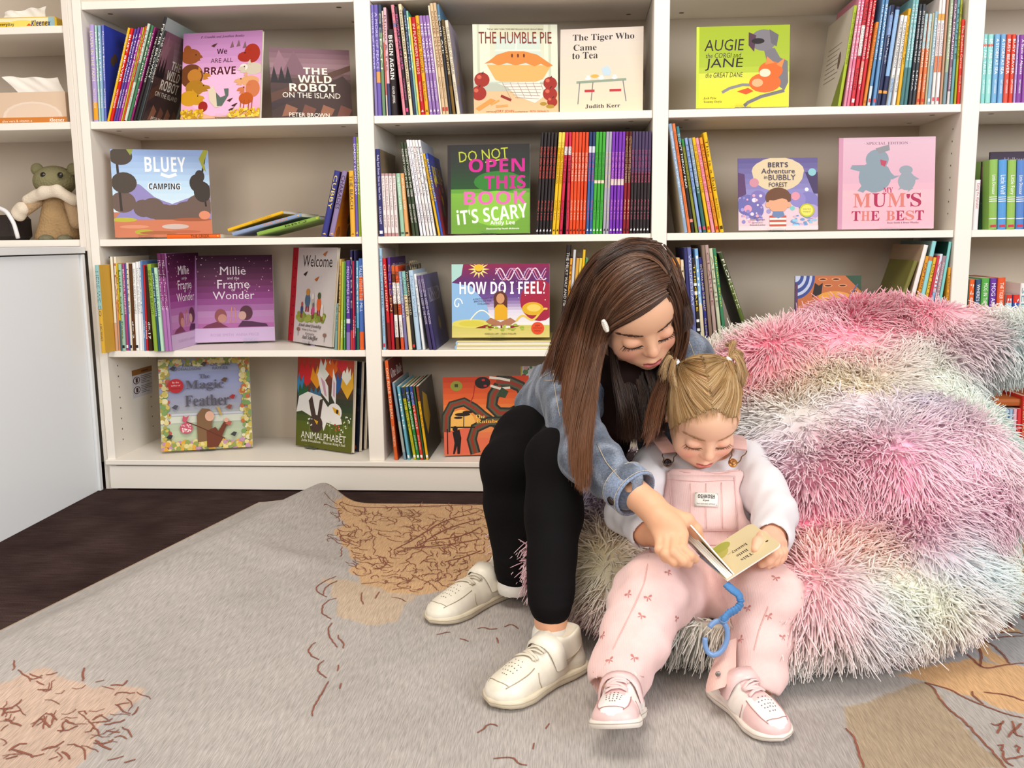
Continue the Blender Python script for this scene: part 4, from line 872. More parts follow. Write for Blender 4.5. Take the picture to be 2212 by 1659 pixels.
def feather(a):
    a.grad([(0, 'c8d0a8'), (.25, 'b4c0a4'), (.5, '9fa0b4'), (.8, '8f96c0'), (1, 'a8b0c8')])
    a.rect(.12, .38, .9, .4, 'c8c8d4'); a.rect(.1, .3, .92, .37, 'd0d4c4')
    a.blobs(150, (.0, .0, .1, 1), .028, ['c8b45a', 'd8c88a', 'a89848', 'e0d8b0', '7a9a5a', 'b85a4a'], 2); a.blobs(150, (.9, .0, 1, 1), .028, ['c8b45a', 'd8c88a', 'a89848', 'e0d8b0', '7a9a5a', 'c06a3a'], 3)
    a.blobs(110, (.0, .93, 1, 1), .026, ['c8b45a', 'd8c88a', '8a9a50', 'c87a5a', 'd8d0a0'], 4); a.blobs(150, (.0, .0, 1, .09), .028, ['c8b45a', 'd8c88a', '8a9a50', 'd8a03c', 'b88aa8'], 5)
    a.text('JULIA', .32, .925, .12, '4a4a5c'); a.text('DONALDSON', .32, .885, .28, '4a4a5c'); a.text('CATHERINE', .68, .925, .22, '4a4a5c'); a.text('RAYNER', .68, .885, .17, '4a4a5c')
    a.text('The', .5, .8, .11, '4a4a5c', st='serif'); a.text('Magic', .5, .7, .42, '55505c', h=.12, st='serif'); a.text('Feather', .52, .535, .48, '55505c', h=.12, st='serif')
    a.ell(.185, .705, .085, .078, 'b81c28'); a.text('By the', .185, .74, .07, 'f0d8d0'); a.text('author of', .185, .71, .1, 'f0d8d0'); a.text('MONSTER', .185, .675, .11, '6a0c14')
    a.poly([(.4, .08), (.4, .38), (.46, .45), (.54, .44), (.58, .36), (.56, .26), (.58, .1)], '7a5a3c'); a.ell(.54, .36, .05, .055, 'd8a890'); a.poly([(.5, .02), (.5, .2), (.6, .24), (.68, .12), (.62, .02)], '6a3420'); a.poly([(.62, .18), (.7, .3), (.74, .28), (.66, .12)], '6a3420'); a.ell(.72, .31, .025, .025, 'd8a890'); a.poly([(.62, .46), (.66, .36), (.68, .37), (.65, .46)], 'b89a5a')
    a.line([(.26, .32), (.4, .26), (.7, .11)], .012, '5a2c1c'); a.ell(.28, .24, .07, .06, 'c05468'); a.blobs(26, (.23, .2, .33, .28), .008, ['f0d8d8'], 5); a.poly([(.24, .32), (.28, .3), (.32, .38), (.28, .36), (.25, .38)], 'c05468')
    for x, y, c in ((.5, .93, '4a4440'), (.16, .89, '3a3a44'), (.72, .75, '5a4028'), (.8, .56, 'a02a2a'), (.17, .47, '4a4a58'), (.76, .45, '8a4a3a'), (.1, .15, '2a2a30'), (.8, .15, '3a3a40'), (.75, .27, 'b05a4a')): a.poly([(x-.04, y), (x, y+.03), (x+.035, y+.02), (x+.01, y-.025)], c)
faceout(349.5, 546, (344.6, 774), (543, 773), Z4, onz(349.5, 980, Z4)[1], onz(546, 969, Z4)[1], .012, 'b8a858', 'c8c090', 'pale blue feather-story hardback with a leafy border alone on the bottom shelf', feather, 'hardback_book', tilt=.18, st=ST(.5, 'pale blue feather book'))
def rabbit(a):
    a.grad([(0, '5a5a1c'), (.25, '55601f'), (.5, '2c3a2c'), (1, 'b8402c')])
    for x, y, w, h, c in ((.18, .85, .16, .26, 'c8282c'), (.36, .8, .12, .2, 'e0901c'), (.5, .9, .12, .2, 'dce0d8'), (.62, .92, .12, .18, 'd8641c'), (.72, .75, .1, .18, '2a5a9a'), (.9, .76, .12, .26, 'e0a82c'), (.88, .84, .09, .16, 'e8e4d8'), (.03, .7, .12, .2, '3a7aa8'), (.12, .62, .1, .18, '2a5a3a'), (.8, .95, .1, .12, 'c82c34'), (.34, .6, .12, .14, '3a6a8a')): a.poly([(x-w, y-h*.2), (x-w*.7, y+h*.5), (x-w*.3, y+h*.1), (x, y+h*.6), (x+w*.3, y+h*.1), (x+w*.7, y+h*.5), (x+w*.8, y-h*.2), (x, y-h*.7)], c)
    a.poly([(0, .38), (.04, .56), (.2, .62), (.44, .58), (.6, .44), (.7, .4), (.8, .36), (.82, .3), (.7, .28), (.55, .3), (.5, .2), (.46, .3), (.3, .34), (.1, .4)], 'e4e0dc')
    a.ell(.68, .42, .13, .1, 'e4e0dc'); a.poly([(.4, .88), (.36, .82), (.44, .62), (.58, .52), (.56, .7)], 'e8e4e0'); a.poly([(.64, .9), (.62, .6), (.7, .5), (.7, .76)], 'e8e4e0'); a.poly([(.42, .8), (.5, .6), (.54, .58), (.5, .74)], 'c89ab0'); a.poly([(.65, .78), (.65, .6), (.68, .58), (.68, .74)], 'c89ab0')
    a.poly([(.64, .48), (.76, .45), (.78, .39), (.68, .42)], 'd8a01c'); a.ell(.73, .43, .02, .025, '2a2420')
    a.ell(.36, .27, .12, .1, '46362f'); a.poly([(.22, .52), (.28, .58), (.36, .36), (.28, .34)], '46362f'); a.poly([(.42, .54), (.48, .56), (.44, .34), (.38, .34)], '46362f'); a.poly([(.32, .32), (.4, .3), (.38, .26)], 'd8a01c')
    for x, y, c in ((.25, .28, 'd8dcd0'), (.8, .22, 'd8dcd0'), (.85, .3, 'c8d0a0'), (.62, .28, 'c8d0a0'), (.72, .26, 'c8402c'), (.92, .36, 'd8dcd0')): a.blobs(7, (x-.05, y-.04, x+.05, y+.04), .012, [c], int(x*99)); a.line([(x, y-.1), (x, y)], .006, '8a9a4a')
    a.text('ANIMALPHABET', .5, .135, .8, 'eae6d8', h=.075, bold=.01); a.text('Julia Donaldson   Sharon King-Chai', .5, .07, .78, 'dcd8c0', st='serif')
RB = (onz(638.6, 965, Z4)[1], onz(759.6, 983, Z4)[1])
faceout(638.6, 759.6, (636.3, 768), (758, 781), Z4, RB[0], RB[1], .012, '2a3a2c', '3a4420', 'white rabbit picture book cover out, front one of three on the bottom shelf', rabbit, 'hardback_book', tilt=.1, st=ST(.3, 'white rabbit picture book'))
def dark(c): return lambda a: (a.grad([(0, c), (1, c)]), a.blobs(8, (.7, .02, .98, .14), .03, ['d8642a', 'c8502a'], 4), a.blobs(20, (.6, .2, .98, .9), .04, [mix(c, '5a7a8a', .3), mix(c, '7a5a4a', .3)], 3))
faceout(659, 776, (657, 770), (772, 782), Z4, RB[0]+.033, RB[1]+.036, .011, '6a4a3a', '2a2f40', 'navy flowered hardback second of the three behind the white rabbit book', dark('2a2f40'), 'hardback_book', tilt=.1)
faceout(674, 786, (672, 772), (781, 784), Z4, RB[0]+.06, RB[1]+.062, .012, 'd8902c', '3a2a30', 'dark hardback rearmost of the three behind the white rabbit book', dark('3a2a30'), 'hardback_book', tilt=.1)
def pie(a):                                                  # kitchen window, table cloth and apples, the pastry left plain
    a.grad([(0, 'e2bd84'), (.2, 'dcb888'), (.32, 'b8c4b4'), (.36, 'd4d8c8'), (1, 'c8c8ac')])
    for x0, x1 in ((.0, .2), (.84, 1)): a.rect(x0, .35, x1, 1, 'd6d8c4'); a.rect(x0+.05, .35, x0+.08, 1, 'c0c4ac')
    a.rect(.26, .5, .8, .86, 'c4d0c4'); a.rect(.5, .5, .52, .86, 'dcdccc'); a.rect(.26, .7, .8, .72, 'dcdccc')
    a.rect(0, 0, 1, .34, 'd8b48a'); a.rect(0, .25, 1, .34, 'b4b8a8')
    a.poly([(.28, .34), (.78, .36), (.9, .24), (.72, .12), (.5, .2), (.4, .3)], 'e0d8cc')
    for i in range(6): a.line([(.34+.09*i, .35), (.44+.08*i, .16+.01*i)], .006, 'a08a80'); a.line([(.34+.03*i, .33-.03*i), (.82-.01*i, .34-.035*i)], .006, 'a08a80')
    a.poly([(.16, .55), (.26, .38), (.32, .36), (.74, .36), (.82, .39), (.92, .54)], 'e0a862'); a.poly([(.13, .56), (.2, .6), (.28, .66), (.42, .7), (.6, .7), (.76, .66), (.88, .58), (.94, .54), (.88, .52), (.8, .56), (.72, .53), (.62, .57), (.5, .54), (.4, .57), (.3, .54), (.22, .57)], 'd0823c')
    for x in (.46, .53, .6): a.ell(x, .65, .012, .022, '6a3018')
    for x, y, r in ((.1, .38, .09), (.06, .23, .09), (.93, .34, .08), (.9, .22, .085), (1.0, .13, .06)): a.ell(min(x, .985-r), y, r, r*.9, '9a2a20'); a.ell(min(x, .985-r)-.03, y+.03, r*.3, r*.25, 'c8604a'); a.line([(min(x, .985-r), y+r*.7), (min(x, .985-r)+.02, y+r)], .01, '3a2018')
    a.line([(.32, .2), (.44, .15)], .03, '8a2a1c'); a.poly([(.02, .06), (.2, .17), (.26, .15), (.06, .03)], 'd8924a'); a.line([(.2, .1), (.3, .15)], .02, 'd89a4a'); a.line([(.26, .08), (.4, .09)], .025, 'd89a58'); a.ell(.82, .11, .04, .02, 'a8842c'); a.ell(.9, .08, .05, .02, 'a8842c')
    a.text('THE #1 NEW YORK TIMES BESTSELLING FOOD GROUP SERIES', .5, .945, .66, '6a4a30'); a.text('THE HUMBLE PIE', .5, .85, .86, '7a2418', h=.13, bold=.01)
    a.text('WRITTEN BY', .2, .02, .12, '6a3a20'); a.text('JORY JOHN', .36, .023, .22, 'c0562c'); a.text('ILLUSTRATED BY', .56, .02, .16, '6a3a20'); a.text('PETE OSWALD', .77, .023, .22, 'c0562c')
faceout(1024, 1207, (1015.7, 49), (1191.6, 56.5), Z1, .02, .05, .007, 'd0c0a0', 'd8ccb0', 'cream pie-title picture book cover out in the middle of the top shelf, second bay', pie, tilt=.14, hard=False)
def tea(a):                                                  # table with tea things on a pale ground
    a.grad([(0, 'ded0b4'), (1, 'd2c6bc')], n=6)
    a.text('The Tiger Who', .52, .885, .74, '2c2426', h=.095, st='serif'); a.text('Came', .3, .775, .28, '2c2426', h=.075, st='serif'); a.text('to Tea', .3, .68, .31, '2c2426', h=.08, st='serif')
    a.line([(.2, .36), (.8, .38)], .03, '8a9a86'); a.line([(.24, .36), (.22, .1)], .012, '7a7a78'); a.line([(.76, .37), (.8, .12)], .012, '7a7a78'); a.line([(.4, .36), (.38, .14)], .012, '7a7a78')
    for x in (.34, .5, .66): a.ell(x, .405, .035, .02, 'e8e4e0'); a.rect(x-.02, .405, x+.02, .44, 'e0dcd8')
    a.poly([(.52, .44), (.5, .52), (.58, .55), (.62, .48), (.6, .43)], 'b8ccd8'); a.ell(.42, .43, .05, .02, 'd8a84a')
    a.rect(.3, .24, .42, .27, 'b8343a'); a.rect(.6, .24, .74, .27, 'b8343a')
    a.text('Judith Kerr', .52, .07, .42, '4a4044', h=.05, st='serif')
faceout(1209, 1388.4, (1221, 64), (1393.3, 56), Z1, .045, .03, .007, 'd0c8c0', 'd8ccc0', 'pale tea-table picture book cover out at the right end of the top shelf, second bay', tea, tilt=.15, hard=False)
def scary(a):
    a.grad([(0, '6a9a34'), (.45, '7ab03c'), (.5, '4c8a34'), (.52, '1f4a24'), (.8, '28302a'), (1, '2a2628')], n=22)
    a.ell(.62, .58, .3, .12, '2f7a2c'); a.ell(.6, .28, .35, .2, '88c040')
    a.rect(0, 0, .04, 1, '2a2226')
    a.text('DO NOT', .44, .885, .6, 'b8c032', h=.12, rot=.08, bold=.01); a.line([(.46, .8), (.72, .84)], .014, 'b8c032')
    a.text('OPEN', .6, .765, .68, 'c8208a', h=.15, st='heavy', bold=.01); a.text('THIS', .7, .575, .5, 'c8208a', h=.15, st='heavy', bold=.01); a.text('BOOK', .58, .4, .76, 'e86ab0', h=.15, st='heavy', bold=.01)
    a.text("iT'S SCARY", .54, .22, .86, 'f0f4e4', h=.17, rot=.1, bold=.03)
    a.text('Andy Lee', .67, .115, .3, 'f4f4ec', h=.06, st='heavy'); a.text('Illustrated by Heath McKenzie', .67, .05, .4, 'f4f4ec', st='heavy')
faceout(967.5, 1144.5, (973, 312.3), (1149.7, 311.3), Z2, .035, .03, .012, '2a2226', '2a2a28', 'black and green scary-title hardback cover out beside the rainbow series', scary, 'hardback_book', tilt=.1, st=ST(.5, 'black and green scary-title hardback'))
def feel(a):
    a.grad([(0, 'd8c878'), (.16, 'c8c060'), (.18, 'e8e4e0'), (.36, 'd8d0e0'), (.55, '6a4a90'), (.75, '5a2a6a'), (1, '8a1c4a')], n=24)
    a.poly([(0, .17), (0, .75), (.2, .7), (.36, .45), (.4, .2)], '8ab4dc'); a.poly([(0, .75), (0, 1), (.12, 1), (.1, .85)], 'a8d0c8'); a.ell(.9, .5, .2, .28, 'a01c3c')
    for r, c in ((.2, 'd8cc60'), (.13, 'd0c448')): a.ell(.2, .19, r, r*.3, c)
    for k in range(12): t = k*math.pi/6; a.poly([(.28+.04*math.cos(t+.3), .93+.05*math.sin(t+.3)), (.28+.11*math.cos(t), .93+min(.07, .13*math.sin(t))), (.28+.04*math.cos(t-.3), .93+.05*math.sin(t-.3))], 'f0dc80')
    a.ell(.28, .95, .045, .048, 'e0b82c')
    for ph, c, w in ((0, 'e8d0dc', .012), (1.3, 'd88aa8', .008), (2.2, 'c8b0dc', .008)): a.line([(.45+.012*i, .86+.08*math.sin(i*.42+ph)) for i in range(44)], w, c)
    a.line([(.19+.006*i, .24+.13*math.sin(i*.08)) for i in range(40)], .012, 'f0e8d0'); a.line([(.66+.011*i, .22+.0045*i+.05*math.sin(i*.3)) for i in range(30)], .02, 'e0c050'); a.ell(.83, .39, .11, .09, 'd8a820'); a.ell(.84, .4, .07, .05, 'e8c860')
    a.line([(.06+.05*math.cos(t*.5)*(1-t/16), .46+.09*math.sin(t*.5)*(1-t/16)) for t in range(15)], .012, 'e8eef4'); a.blobs(24, (.42, .5, .98, .95), .006, ['e8d8e8', 'f0e0b0'], 4)
    a.text('HOW DO I FEEL?', .52, .675, .88, 'f4eef4', h=.17, st='heavy'); a.text('A DICTIONARY OF', .32, .53, .2, '4a4070', rot=.08); a.text('EMOTIONS FOR', .32, .495, .18, '4a4070', rot=.05); a.text('CHILDREN', .325, .46, .12, '4a4070')
    a.ell(.5, .53, .07, .1, '5a2c1c'); a.rect(.435, .4, .47, .54, '5a2c1c'); a.rect(.535, .38, .57, .54, '5a2c1c'); a.ell(.5, .53, .042, .07, 'c89068')
    a.poly([(.44, .24), (.44, .4), (.47, .45), (.53, .45), (.57, .4), (.57, .24)], 'dca41c'); a.poly([(.35, .22), (.4, .27), (.5, .21), (.6, .27), (.66, .22), (.6, .17), (.4, .17)], 'a87050'); a.poly([(.24, .13), (.34, .17), (.7, .16), (.62, .13)], '8a1c24'); a.rect(.43, .13, .5, .16, 'e8e4e0'); a.rect(.52, .13, .6, .16, 'e8e4e0')
    a.blobs(20, (.35, .1, .8, .18), .02, ['a8bc4a', '98ac3c'], 6, .6)
    a.ell(.88, .125, .065, .085, 'dc4a24'); a.text('60+', .88, .16, .045, '3a1410'); a.text('EMOTIONS', .88, .125, .09, '3a1410'); a.text('INSIDE!', .88, .09, .065, '3a1410')
    a.text('REBEKAH LIPP - CRAIG PHILLIPS', .5, .05, .32, '5a5030')
z_f = Z3+.0245
faceout(976.5, 1187, (974.5, 569.5), (1187, 570.5), Z3, .02, .02, .012, '8ab4dc', 'c0b060', 'colourful feelings hardback cover out on two flat books, third shelf', feel, 'hardback_book', tilt=.1, st=ST(.47, 'colourful feelings hardback'), lift=.0285)
for i, (a_, b_, c_, w_) in enumerate((('8fb8dc', 'e4d27a', 'pale blue spined', 'lower of the two flat books'), ('9cc0e0', 'e8d880', 'blue and yellow', 'upper of the two flat books'))):
    X0 = xat(982, .008, Z3+.01)
    M = Matrix.Translation((X0+.003*i, .265, Z3+.0008+.0122*i)) @ Matrix(((0, 1, 0, 0), (0, 0, -1, 0), (-1, 0, 0, .0115), (0, 0, 0, 1))).to_4x4()
    M = Matrix(((0, 1, 0, X0+.003*i), (0, 0, 1, .01), (1, 0, 0, Z3+.0008+.0122*i), (0, 0, 0, 1)))
    book('hardback_book', M, .0115, .27, .25, a_, b_, f'{c_} hardback lying flat, {w_} under the feelings cover', 'flat books under the feelings cover', hard=True)
def serpent(a):
    a.grad([(0, 'd8704a'), (.2, 'd86a4a'), (.45, 'e09a4a'), (.7, 'd8602c'), (1, 'b83a1c')])
    a.ell(.2, .38, .17, .2, 'e8b058'); a.poly([(0, .02), (0, .3), (.3, .36), (.3, .02)], 'd8644a')
    def snake(p, w):
        a.line(p, w, '2e2c26'); a.line(p, w*.62, '55543f'); a.line(p, w*.28, '8a3424')
    snake([(.02, .3), (.03, .5), (.1, .64), (.24, .68), (.36, .6), (.46, .5), (.56, .42), (.7, .34), (.85, .32), (.96, .3)], .11)
    snake([(.66, .88), (.58, .75), (.56, .62), (.64, .53), (.78, .52), (.9, .58), (.96, .72), (.9, .86), (.78, .92), (.62, .93)], .14)
    snake([(.36, .02), (.32, .2), (.36, .34), (.52, .42), (.72, .42), (.9, .36), (.96, .2), (.84, .1), (.62, .08), (.5, .04)], .12)
    a.ell(.46, .92, .09, .075, '241c1a'); a.ell(.47, .955, .02, .014, 'b8242c'); a.ell(.49, .88, .02, .014, 'b8242c'); a.line([(.54, .985), (.66, .97), (.78, .94)], .028, 'd8d0c0'); a.line([(.55, .88), (.66, .84), (.78, .85)], .028, 'd8d0c0'); a.line([(.37, .89), (.35, .75), (.3, .64)], .012, 'a82c20')
    a.poly([(.62, .74), (.72, .72), (.76, .8), (.68, .86)], '33452e')
    a.line([(.23, .36), (.235, .5)], .01, '2a1c14'); a.ell(.22, .52, .09, .022, '2a1c14'); a.ell(.28, .55, .06, .018, '2a1c14'); a.ell(.17, .48, .05, .015, '2a1c14'); a.line([(.08, .36), (.36, .355)], .014, '2a1c14')
    a.poly([(.1, .3), (.18, .33), (.2, .22), (.19, .12), (.18, .02), (.15, .02), (.15, .12), (.12, .02), (.1, .02), (.12, .16)], '1c1616'); a.ell(.13, .34, .03, .035, '1c1616')
    a.line([(.04, .34), (.04, .02)], .012, '1c1616')
    a.text('The', .42, .49, .12, 'e8c060', h=.045, st='serif'); a.text('Rainbow Serpent', .7, .42, .64, 'e8b84c', h=.06, st='serif'); a.text('DICK ROUGHSEY', .76, .235, .38, 'e8c060', h=.032, st='serif')
    a.ell(.155, .885, .07, .065, '8a8a34'); a.rect(.135, .87, .175, .91, '3a3a1c')
faceout(960, 1146, (948.2, 811.7), (1120, 815), Z4, onz(960, 988.5, Z4)[1], onz(1146, 985, Z4)[1]+.01, .007, 'b8502c', 'd86a3a', 'orange serpent-painting picture book cover out on the bottom shelf', serpent, tilt=.16, hard=False, st=ST(.52, 'orange serpent book'))
def floral(a):
    a.grad([(0, 'c8d4e0'), (.6, 'ccd6e4'), (1, 'd4d8e0')]); a.rect(0, 0, .02, 1, 'c0b040')
    a.blobs(40, (.02, .7, .5, .99), .03, ['a83a4a', '8a6ab8', 'c8b850', '5a8a5a', 'd8a8b0', '6a4a9a'], 3); a.blobs(14, (.05, .5, .2, .7), .02, ['7a9a6a', 'c84a3a', 'b8a060'], 8)
    a.text('SPRING', .66, .56, .6, 'c02c34', h=.1, st='serif')
faceout(1126, 1292, (1110, 794), (1272, 788), Z4, .16, .17, .012, 'c0b040', 'ccd6e4', 'pale blue flowery cover half hidden behind the older girl on the bottom shelf', floral, 'hardback_book', tilt=.1)
def dogs(a):                                                 # title and two resting dog shapes on lime
    a.grad([(0, 'e8d83c'), (.3, 'e0dc48'), (.42, 'd0d850'), (.48, 'a8bc38'), (1, 'a0b42c')]); a.rect(0, 0, .03, 1, 'c8d848')
    a.text('AUGIE', .3, .77, .42, '2e2230', h=.14, slant=.1, bold=.01); a.text('the CORGI and', .29, .645, .38, '2e2230', h=.06, slant=.15); a.text('JANE', .3, .535, .4, '2e2230', h=.15, slant=.1, bold=.01); a.text('the GREAT DANE', .3, .405, .4, '2e2230', h=.06, slant=.15)
    a.text('Josh Pyke', .15, .12, .14, '5a5a1c', st='serif'); a.text('Tommy Doyle', .18, .075, .2, '5a5a1c', st='serif')
    a.poly([(.72, .72), (.84, .72), (.9, .6), (.98, .56), (.99, .3), (.95, .2), (.86, .28), (.84, .5), (.76, .55)], '78747a'); a.ell(.72, .82, .14, .13, '7c787e'); a.poly([(.56, .92), (.64, .88), (.62, .68), (.56, .76)], '55384a'); a.poly([(.78, .95), (.88, .88), (.86, .74), (.8, .78)], '6a666c'); a.ell(.66, .81, .07, .035, '2a2226')
    a.line([(.95, .2), (.7, .13), (.56, .06), (.52, .02)], .035, '78747a'); a.line([(.86, .26), (.5, .28), (.36, .24), (.28, .19)], .03, '8a868c')
    a.ell(.74, .3, .17, .12, 'e06a30'); a.ell(.8, .45, .13, .11, 'e06a2c'); a.ell(.74, .42, .06, .05, 'ecd8bc'); a.poly([(.74, .52), (.76, .62), (.84, .54)], 'e08a4c'); a.poly([(.86, .52), (.95, .6), (.92, .48)], 'e08a4c'); a.poly([(.44, .2), (.56, .24), (.62, .2), (.54, .16)], 'e0582a'); a.ell(.66, .3, .06, .05, 'e8b080');
faceout(1503.3, 1703.8, (1505.8, 59), (1701.3, 52.4), Z1, .03, .03, .01, 'b8cc3c', 'c0c83c', 'lime green dog-story hardback cover out on the top shelf, third bay', dogs, 'hardback_book', tilt=.08, st=ST(.5, 'lime green dog-story hardback'))
def bubbly(a):
    a.grad([(0, 'e0c0c4'), (.3, 'dcc0cc'), (.5, '8f88c0'), (1, '5c5288')])
    a.poly([(0, .45), (0, .8), (.08, .78), (.1, .5)], '5a3a64'); a.poly([(.84, .8), (.95, .5), (1, .5), (1, .8)], '42305a')
    a.ell(.5, .82, .33, .18, 'd8c4a0'); a.ell(.5, .86, .3, .13, 'dccaa4'); a.ell(.5, .78, .32, .24, 'd8c4a0')
    for x, y, r, c in ((.12, .35, .14, '6a68a8'), (.25, .45, .1, '7c70b0'), (.2, .28, .12, '706aa8'), (.88, .38, .14, '7a74b4'), (.92, .25, .1, 'a898c8'), (.75, .42, .1, '8a80bc'), (.12, .3, .05, 'd898b0'), (.2, .66, .06, 'c88a9a'), (.93, .8, .05, '8ac0c8'), (.72, .47, .055, 'd890a0'), (.4, .52, .03, '7ab0d8'), (.68, .3, .03, '7ac0b8'), (.86, .56, .025, 'e8e0e8'), (.2, .42, .03, 'e0d8e8'), (.38, .26, .03, '9a90c0')): a.ell(x, y, r, r*1.05, c)
    a.blobs(30, (.02, .1, .3, .5), .02, ['d8a0b8', 'a898d0', 'e0d0e0', '8a80c0'], 5); a.blobs(26, (.68, .06, .98, .22), .03, ['8ac0d8', 'c8a8c8', '6a90c0'], 6, .5); a.rect(0, 0, 1, .06, 'e4c8cc')
    a.ell(.5, .45, .16, .14, '6a4228'); a.ell(.5, .36, .125, .12, 'dca07c'); a.ell(.37, .35, .03, .04, 'dca07c'); a.ell(.63, .35, .03, .04, 'dca07c'); a.poly([(.34, .42), (.42, .5), (.66, .5), (.66, .4), (.55, .44), (.44, .41)], '6a4228')
    for i in range(6): a.rect(.39, .02+.03*i, .6, .05+.03*i, ('e8dcd4', 'c0503c')[i % 2])
    a.poly([(.42, .2), (.5, .16), (.58, .2), (.56, .26), (.44, .26)], '6a80a8')
    a.text("BERT'S", .5, .905, .25, '3c3450', h=.07, st='heavy'); a.text('Adventure', .5, .82, .42, '3c3450', h=.07); a.text('in', .345, .735, .04, '3c3450'); a.text('BUBBLY', .55, .73, .34, '3c3450', h=.075); a.text('FOREST', .5, .63, .23, '3c3450', h=.06)
    a.text('WRITTEN BY', .24, .175, .1, '4a4060'); a.text('Nicole Stoyn', .24, .145, .18, '4a4060'); a.text('ILLUSTRATED BY', .24, .105, .13, '4a4060'); a.text('Amanda Letcher', .24, .075, .2, '4a4060')
    a.ell(.86, .27, .095, .095, 'b8b830'); a.ell(.86, .27, .075, .075, 'e0d860'); a.text('FINALIST', .86, .25, .1, '4a4a10'); a.text('Bubbly Book', .86, .285, .1, '4a4a10')
faceout(1595.3, 1767, (1584.4, 344.4), (1753.7, 338.4), Z2, .03, .045, .008, '7a74a0', '8a84b0', 'lilac bubble-forest picture book, the lower cover-out book of the second shelf', bubbly, tilt=.14, hard=False, st=ST(.48, 'lilac bubble-forest book'))
def mum(a):                                                  # plain hippo-like shapes on pink
    a.grad([(0, 'e8aebc'), (.44, 'ecb4be'), (.48, 'd8a8ba'), (1, 'd8b4c4')]); a.rect(0, 0, .045, 1, 'c890a8')
    a.text('· SPECIAL EDITION ·', .5, .935, .48, '8a6a7a', h=.03, st='serif')
    a.ell(.38, .57, .17, .17, '8494a0'); a.ell(.4, .76, .12, .11, '8494a0'); a.poly([(.38, .88), (.52, .92), (.53, .86), (.42, .82)], '8a8a90'); a.poly([(.14, .7), (.12, .66), (.26, .62), (.3, .7)], '8494a0'); a.poly([(.5, .66), (.58, .58), (.64, .58), (.56, .54), (.48, .56)], '8494a0'); a.poly([(.2, .42), (.26, .5), (.34, .48), (.26, .4)], '8494a0'); a.poly([(.34, .4), (.36, .48), (.46, .46), (.4, .4)], '8494a0'); a.poly([(.43, .76), (.5, .74), (.48, .68), (.44, .7)], 'b8405a')
    a.ell(.71, .52, .09, .1, '8e98a2'); a.ell(.7, .64, .07, .05, '8e98a2'); a.poly([(.62, .42), (.66, .48), (.7, .46)], '8e98a2'); a.poly([(.72, .4), (.74, .46), (.78, .44)], '8e98a2'); a.poly([(.78, .58), (.84, .54), (.78, .53)], '8e98a2')
    a.text('MY', .52, .425, .1, 'b8205a', h=.055, st='serif')
    x = .15
    for ch, c in zip("MUM'S", ('d0766a', 'a8184a', 'd0766a', 'a8184a', 'a8184a')):
        w = {'M': .2, 'U': .16, "'": .04, 'S': .12}[ch]; a.text(ch, x+w/2, .315 if ch != "'" else .355, w*.92, c, h=.15 if ch != "'" else .05, st='serif'); x += w
    x = .14
    for ch, c in zip('THE BEST', ('a8184a', 'd0766a', 'a8184a', '', 'd0766a', 'a8184a', 'd0766a', 'a8184a')):
        w = .06 if ch == ' ' else .1
        if ch != ' ': a.text(ch, x+w/2, .145, w*.9, c, h=.105, st='serif')
        x += w
    a.text('Rosie Smith & Bruce Whatley', .68, .065, .33, '8a6a7a', st='serif')
faceout(1809.3, 2016.7, (1810, 299.4), (2013.6, 293.4), Z2, .028, .03, .012, 'c890a8', 'e0a8b8', 'pink hardback with two grey hippo-like shapes, the taller cover-out book', mum, 'hardback_book', tilt=.09, st=ST(.55, 'pink hippo hardback'))
def bush(a):
    a.rect(0, 0, 1, 1, 'b8683c')
    for r, c in ((.3, '3a4a8a'), (.26, 'b8c0d8'), (.22, '3a4a8a'), (.17, 'b8c0d8'), (.13, '3a4a8a'), (.08, 'b8c0d8')): a.poly([(0, 1)]+[(r*math.cos(t*math.pi/20), 1-r*1.1*math.sin(t*math.pi/20)) for t in range(11)], c)
    a.poly([(.76, 1), (1, 1), (1, .78)], '2c4a34')
    for x, y in ((.42, .95), (.62, .95), (.5, .86), (.72, .86), (.9, .78)): a.ell(x, y, .07, .022, 'd89060'); a.ell(x, y, .05, .012, '4a2420')
    a.poly([(.3, .9), (.36, .86), (.42, .9), (.4, .74), (.26, .7)], '2a2220'); a.ell(.6, .7, .25, .08, 'd8963c'); a.line([(.8, .66), (.92, .84), (.95, .88)], .02, '5a5a8a'); a.text('BUSHWALK', .56, .6, .5, 'f0e8dc', h=.09, bold=.02); a.rect(0, 0, .04, .9, '5a3a5a')
faceout(1716, 1858, (1704.5, 597), (1860.4, 594.4), Z3, .03, .03, .012, '5a4a6a', 'b06a44', 'rust patterned cover-out book peeping over the top of the fluffy beanbag', bush, 'hardback_book', tilt=.1, st=ST(.5, 'rust patterned book'))
def hall(a): a.grad([(0, '2e1c38'), (1, '3a2440')]); a.text('Halloween', .4, .9, .4, 'b8a8b8', h=.05); a.blobs(6, (.6, .8, .95, .95), .03, ['c05a5a', '8a3a5a'], 3)
faceout(2133, 2290, (2128, 336), (2290, 318), Z2, .21, .2, .012, '2e1c38', '3a2440', 'dark purple bat book standing behind the little series in the rightmost bay', hall, 'hardback_book', tilt=.08)
def gg(a): a.grad([(0, '2a4a38'), (.5, '2a3430'), (.9, '8a3a6a'), (1, '3a2a34')]); a.blobs(16, (.05, .1, .95, .9), .09, ['24241f', '3a5a48', '1c1c1c'], 5)
faceout(2113.5, 2135.5, (2118, 349), (2139, 349), Z2, .05, .05, .01, '24302a', '2a3a34', 'dark green spooky board book beside the white alphabet spine, rightmost bay', gg, 'board_book', tilt=.03)
M = Matrix(((0, 0, 1, xat(2149, .03, Z4+.2)), (0, 1, 0, .03), (-1, 0, 0, 0), (0, 0, 0, 1)))
zz = ony(2175, 884, .02)[2]+.003
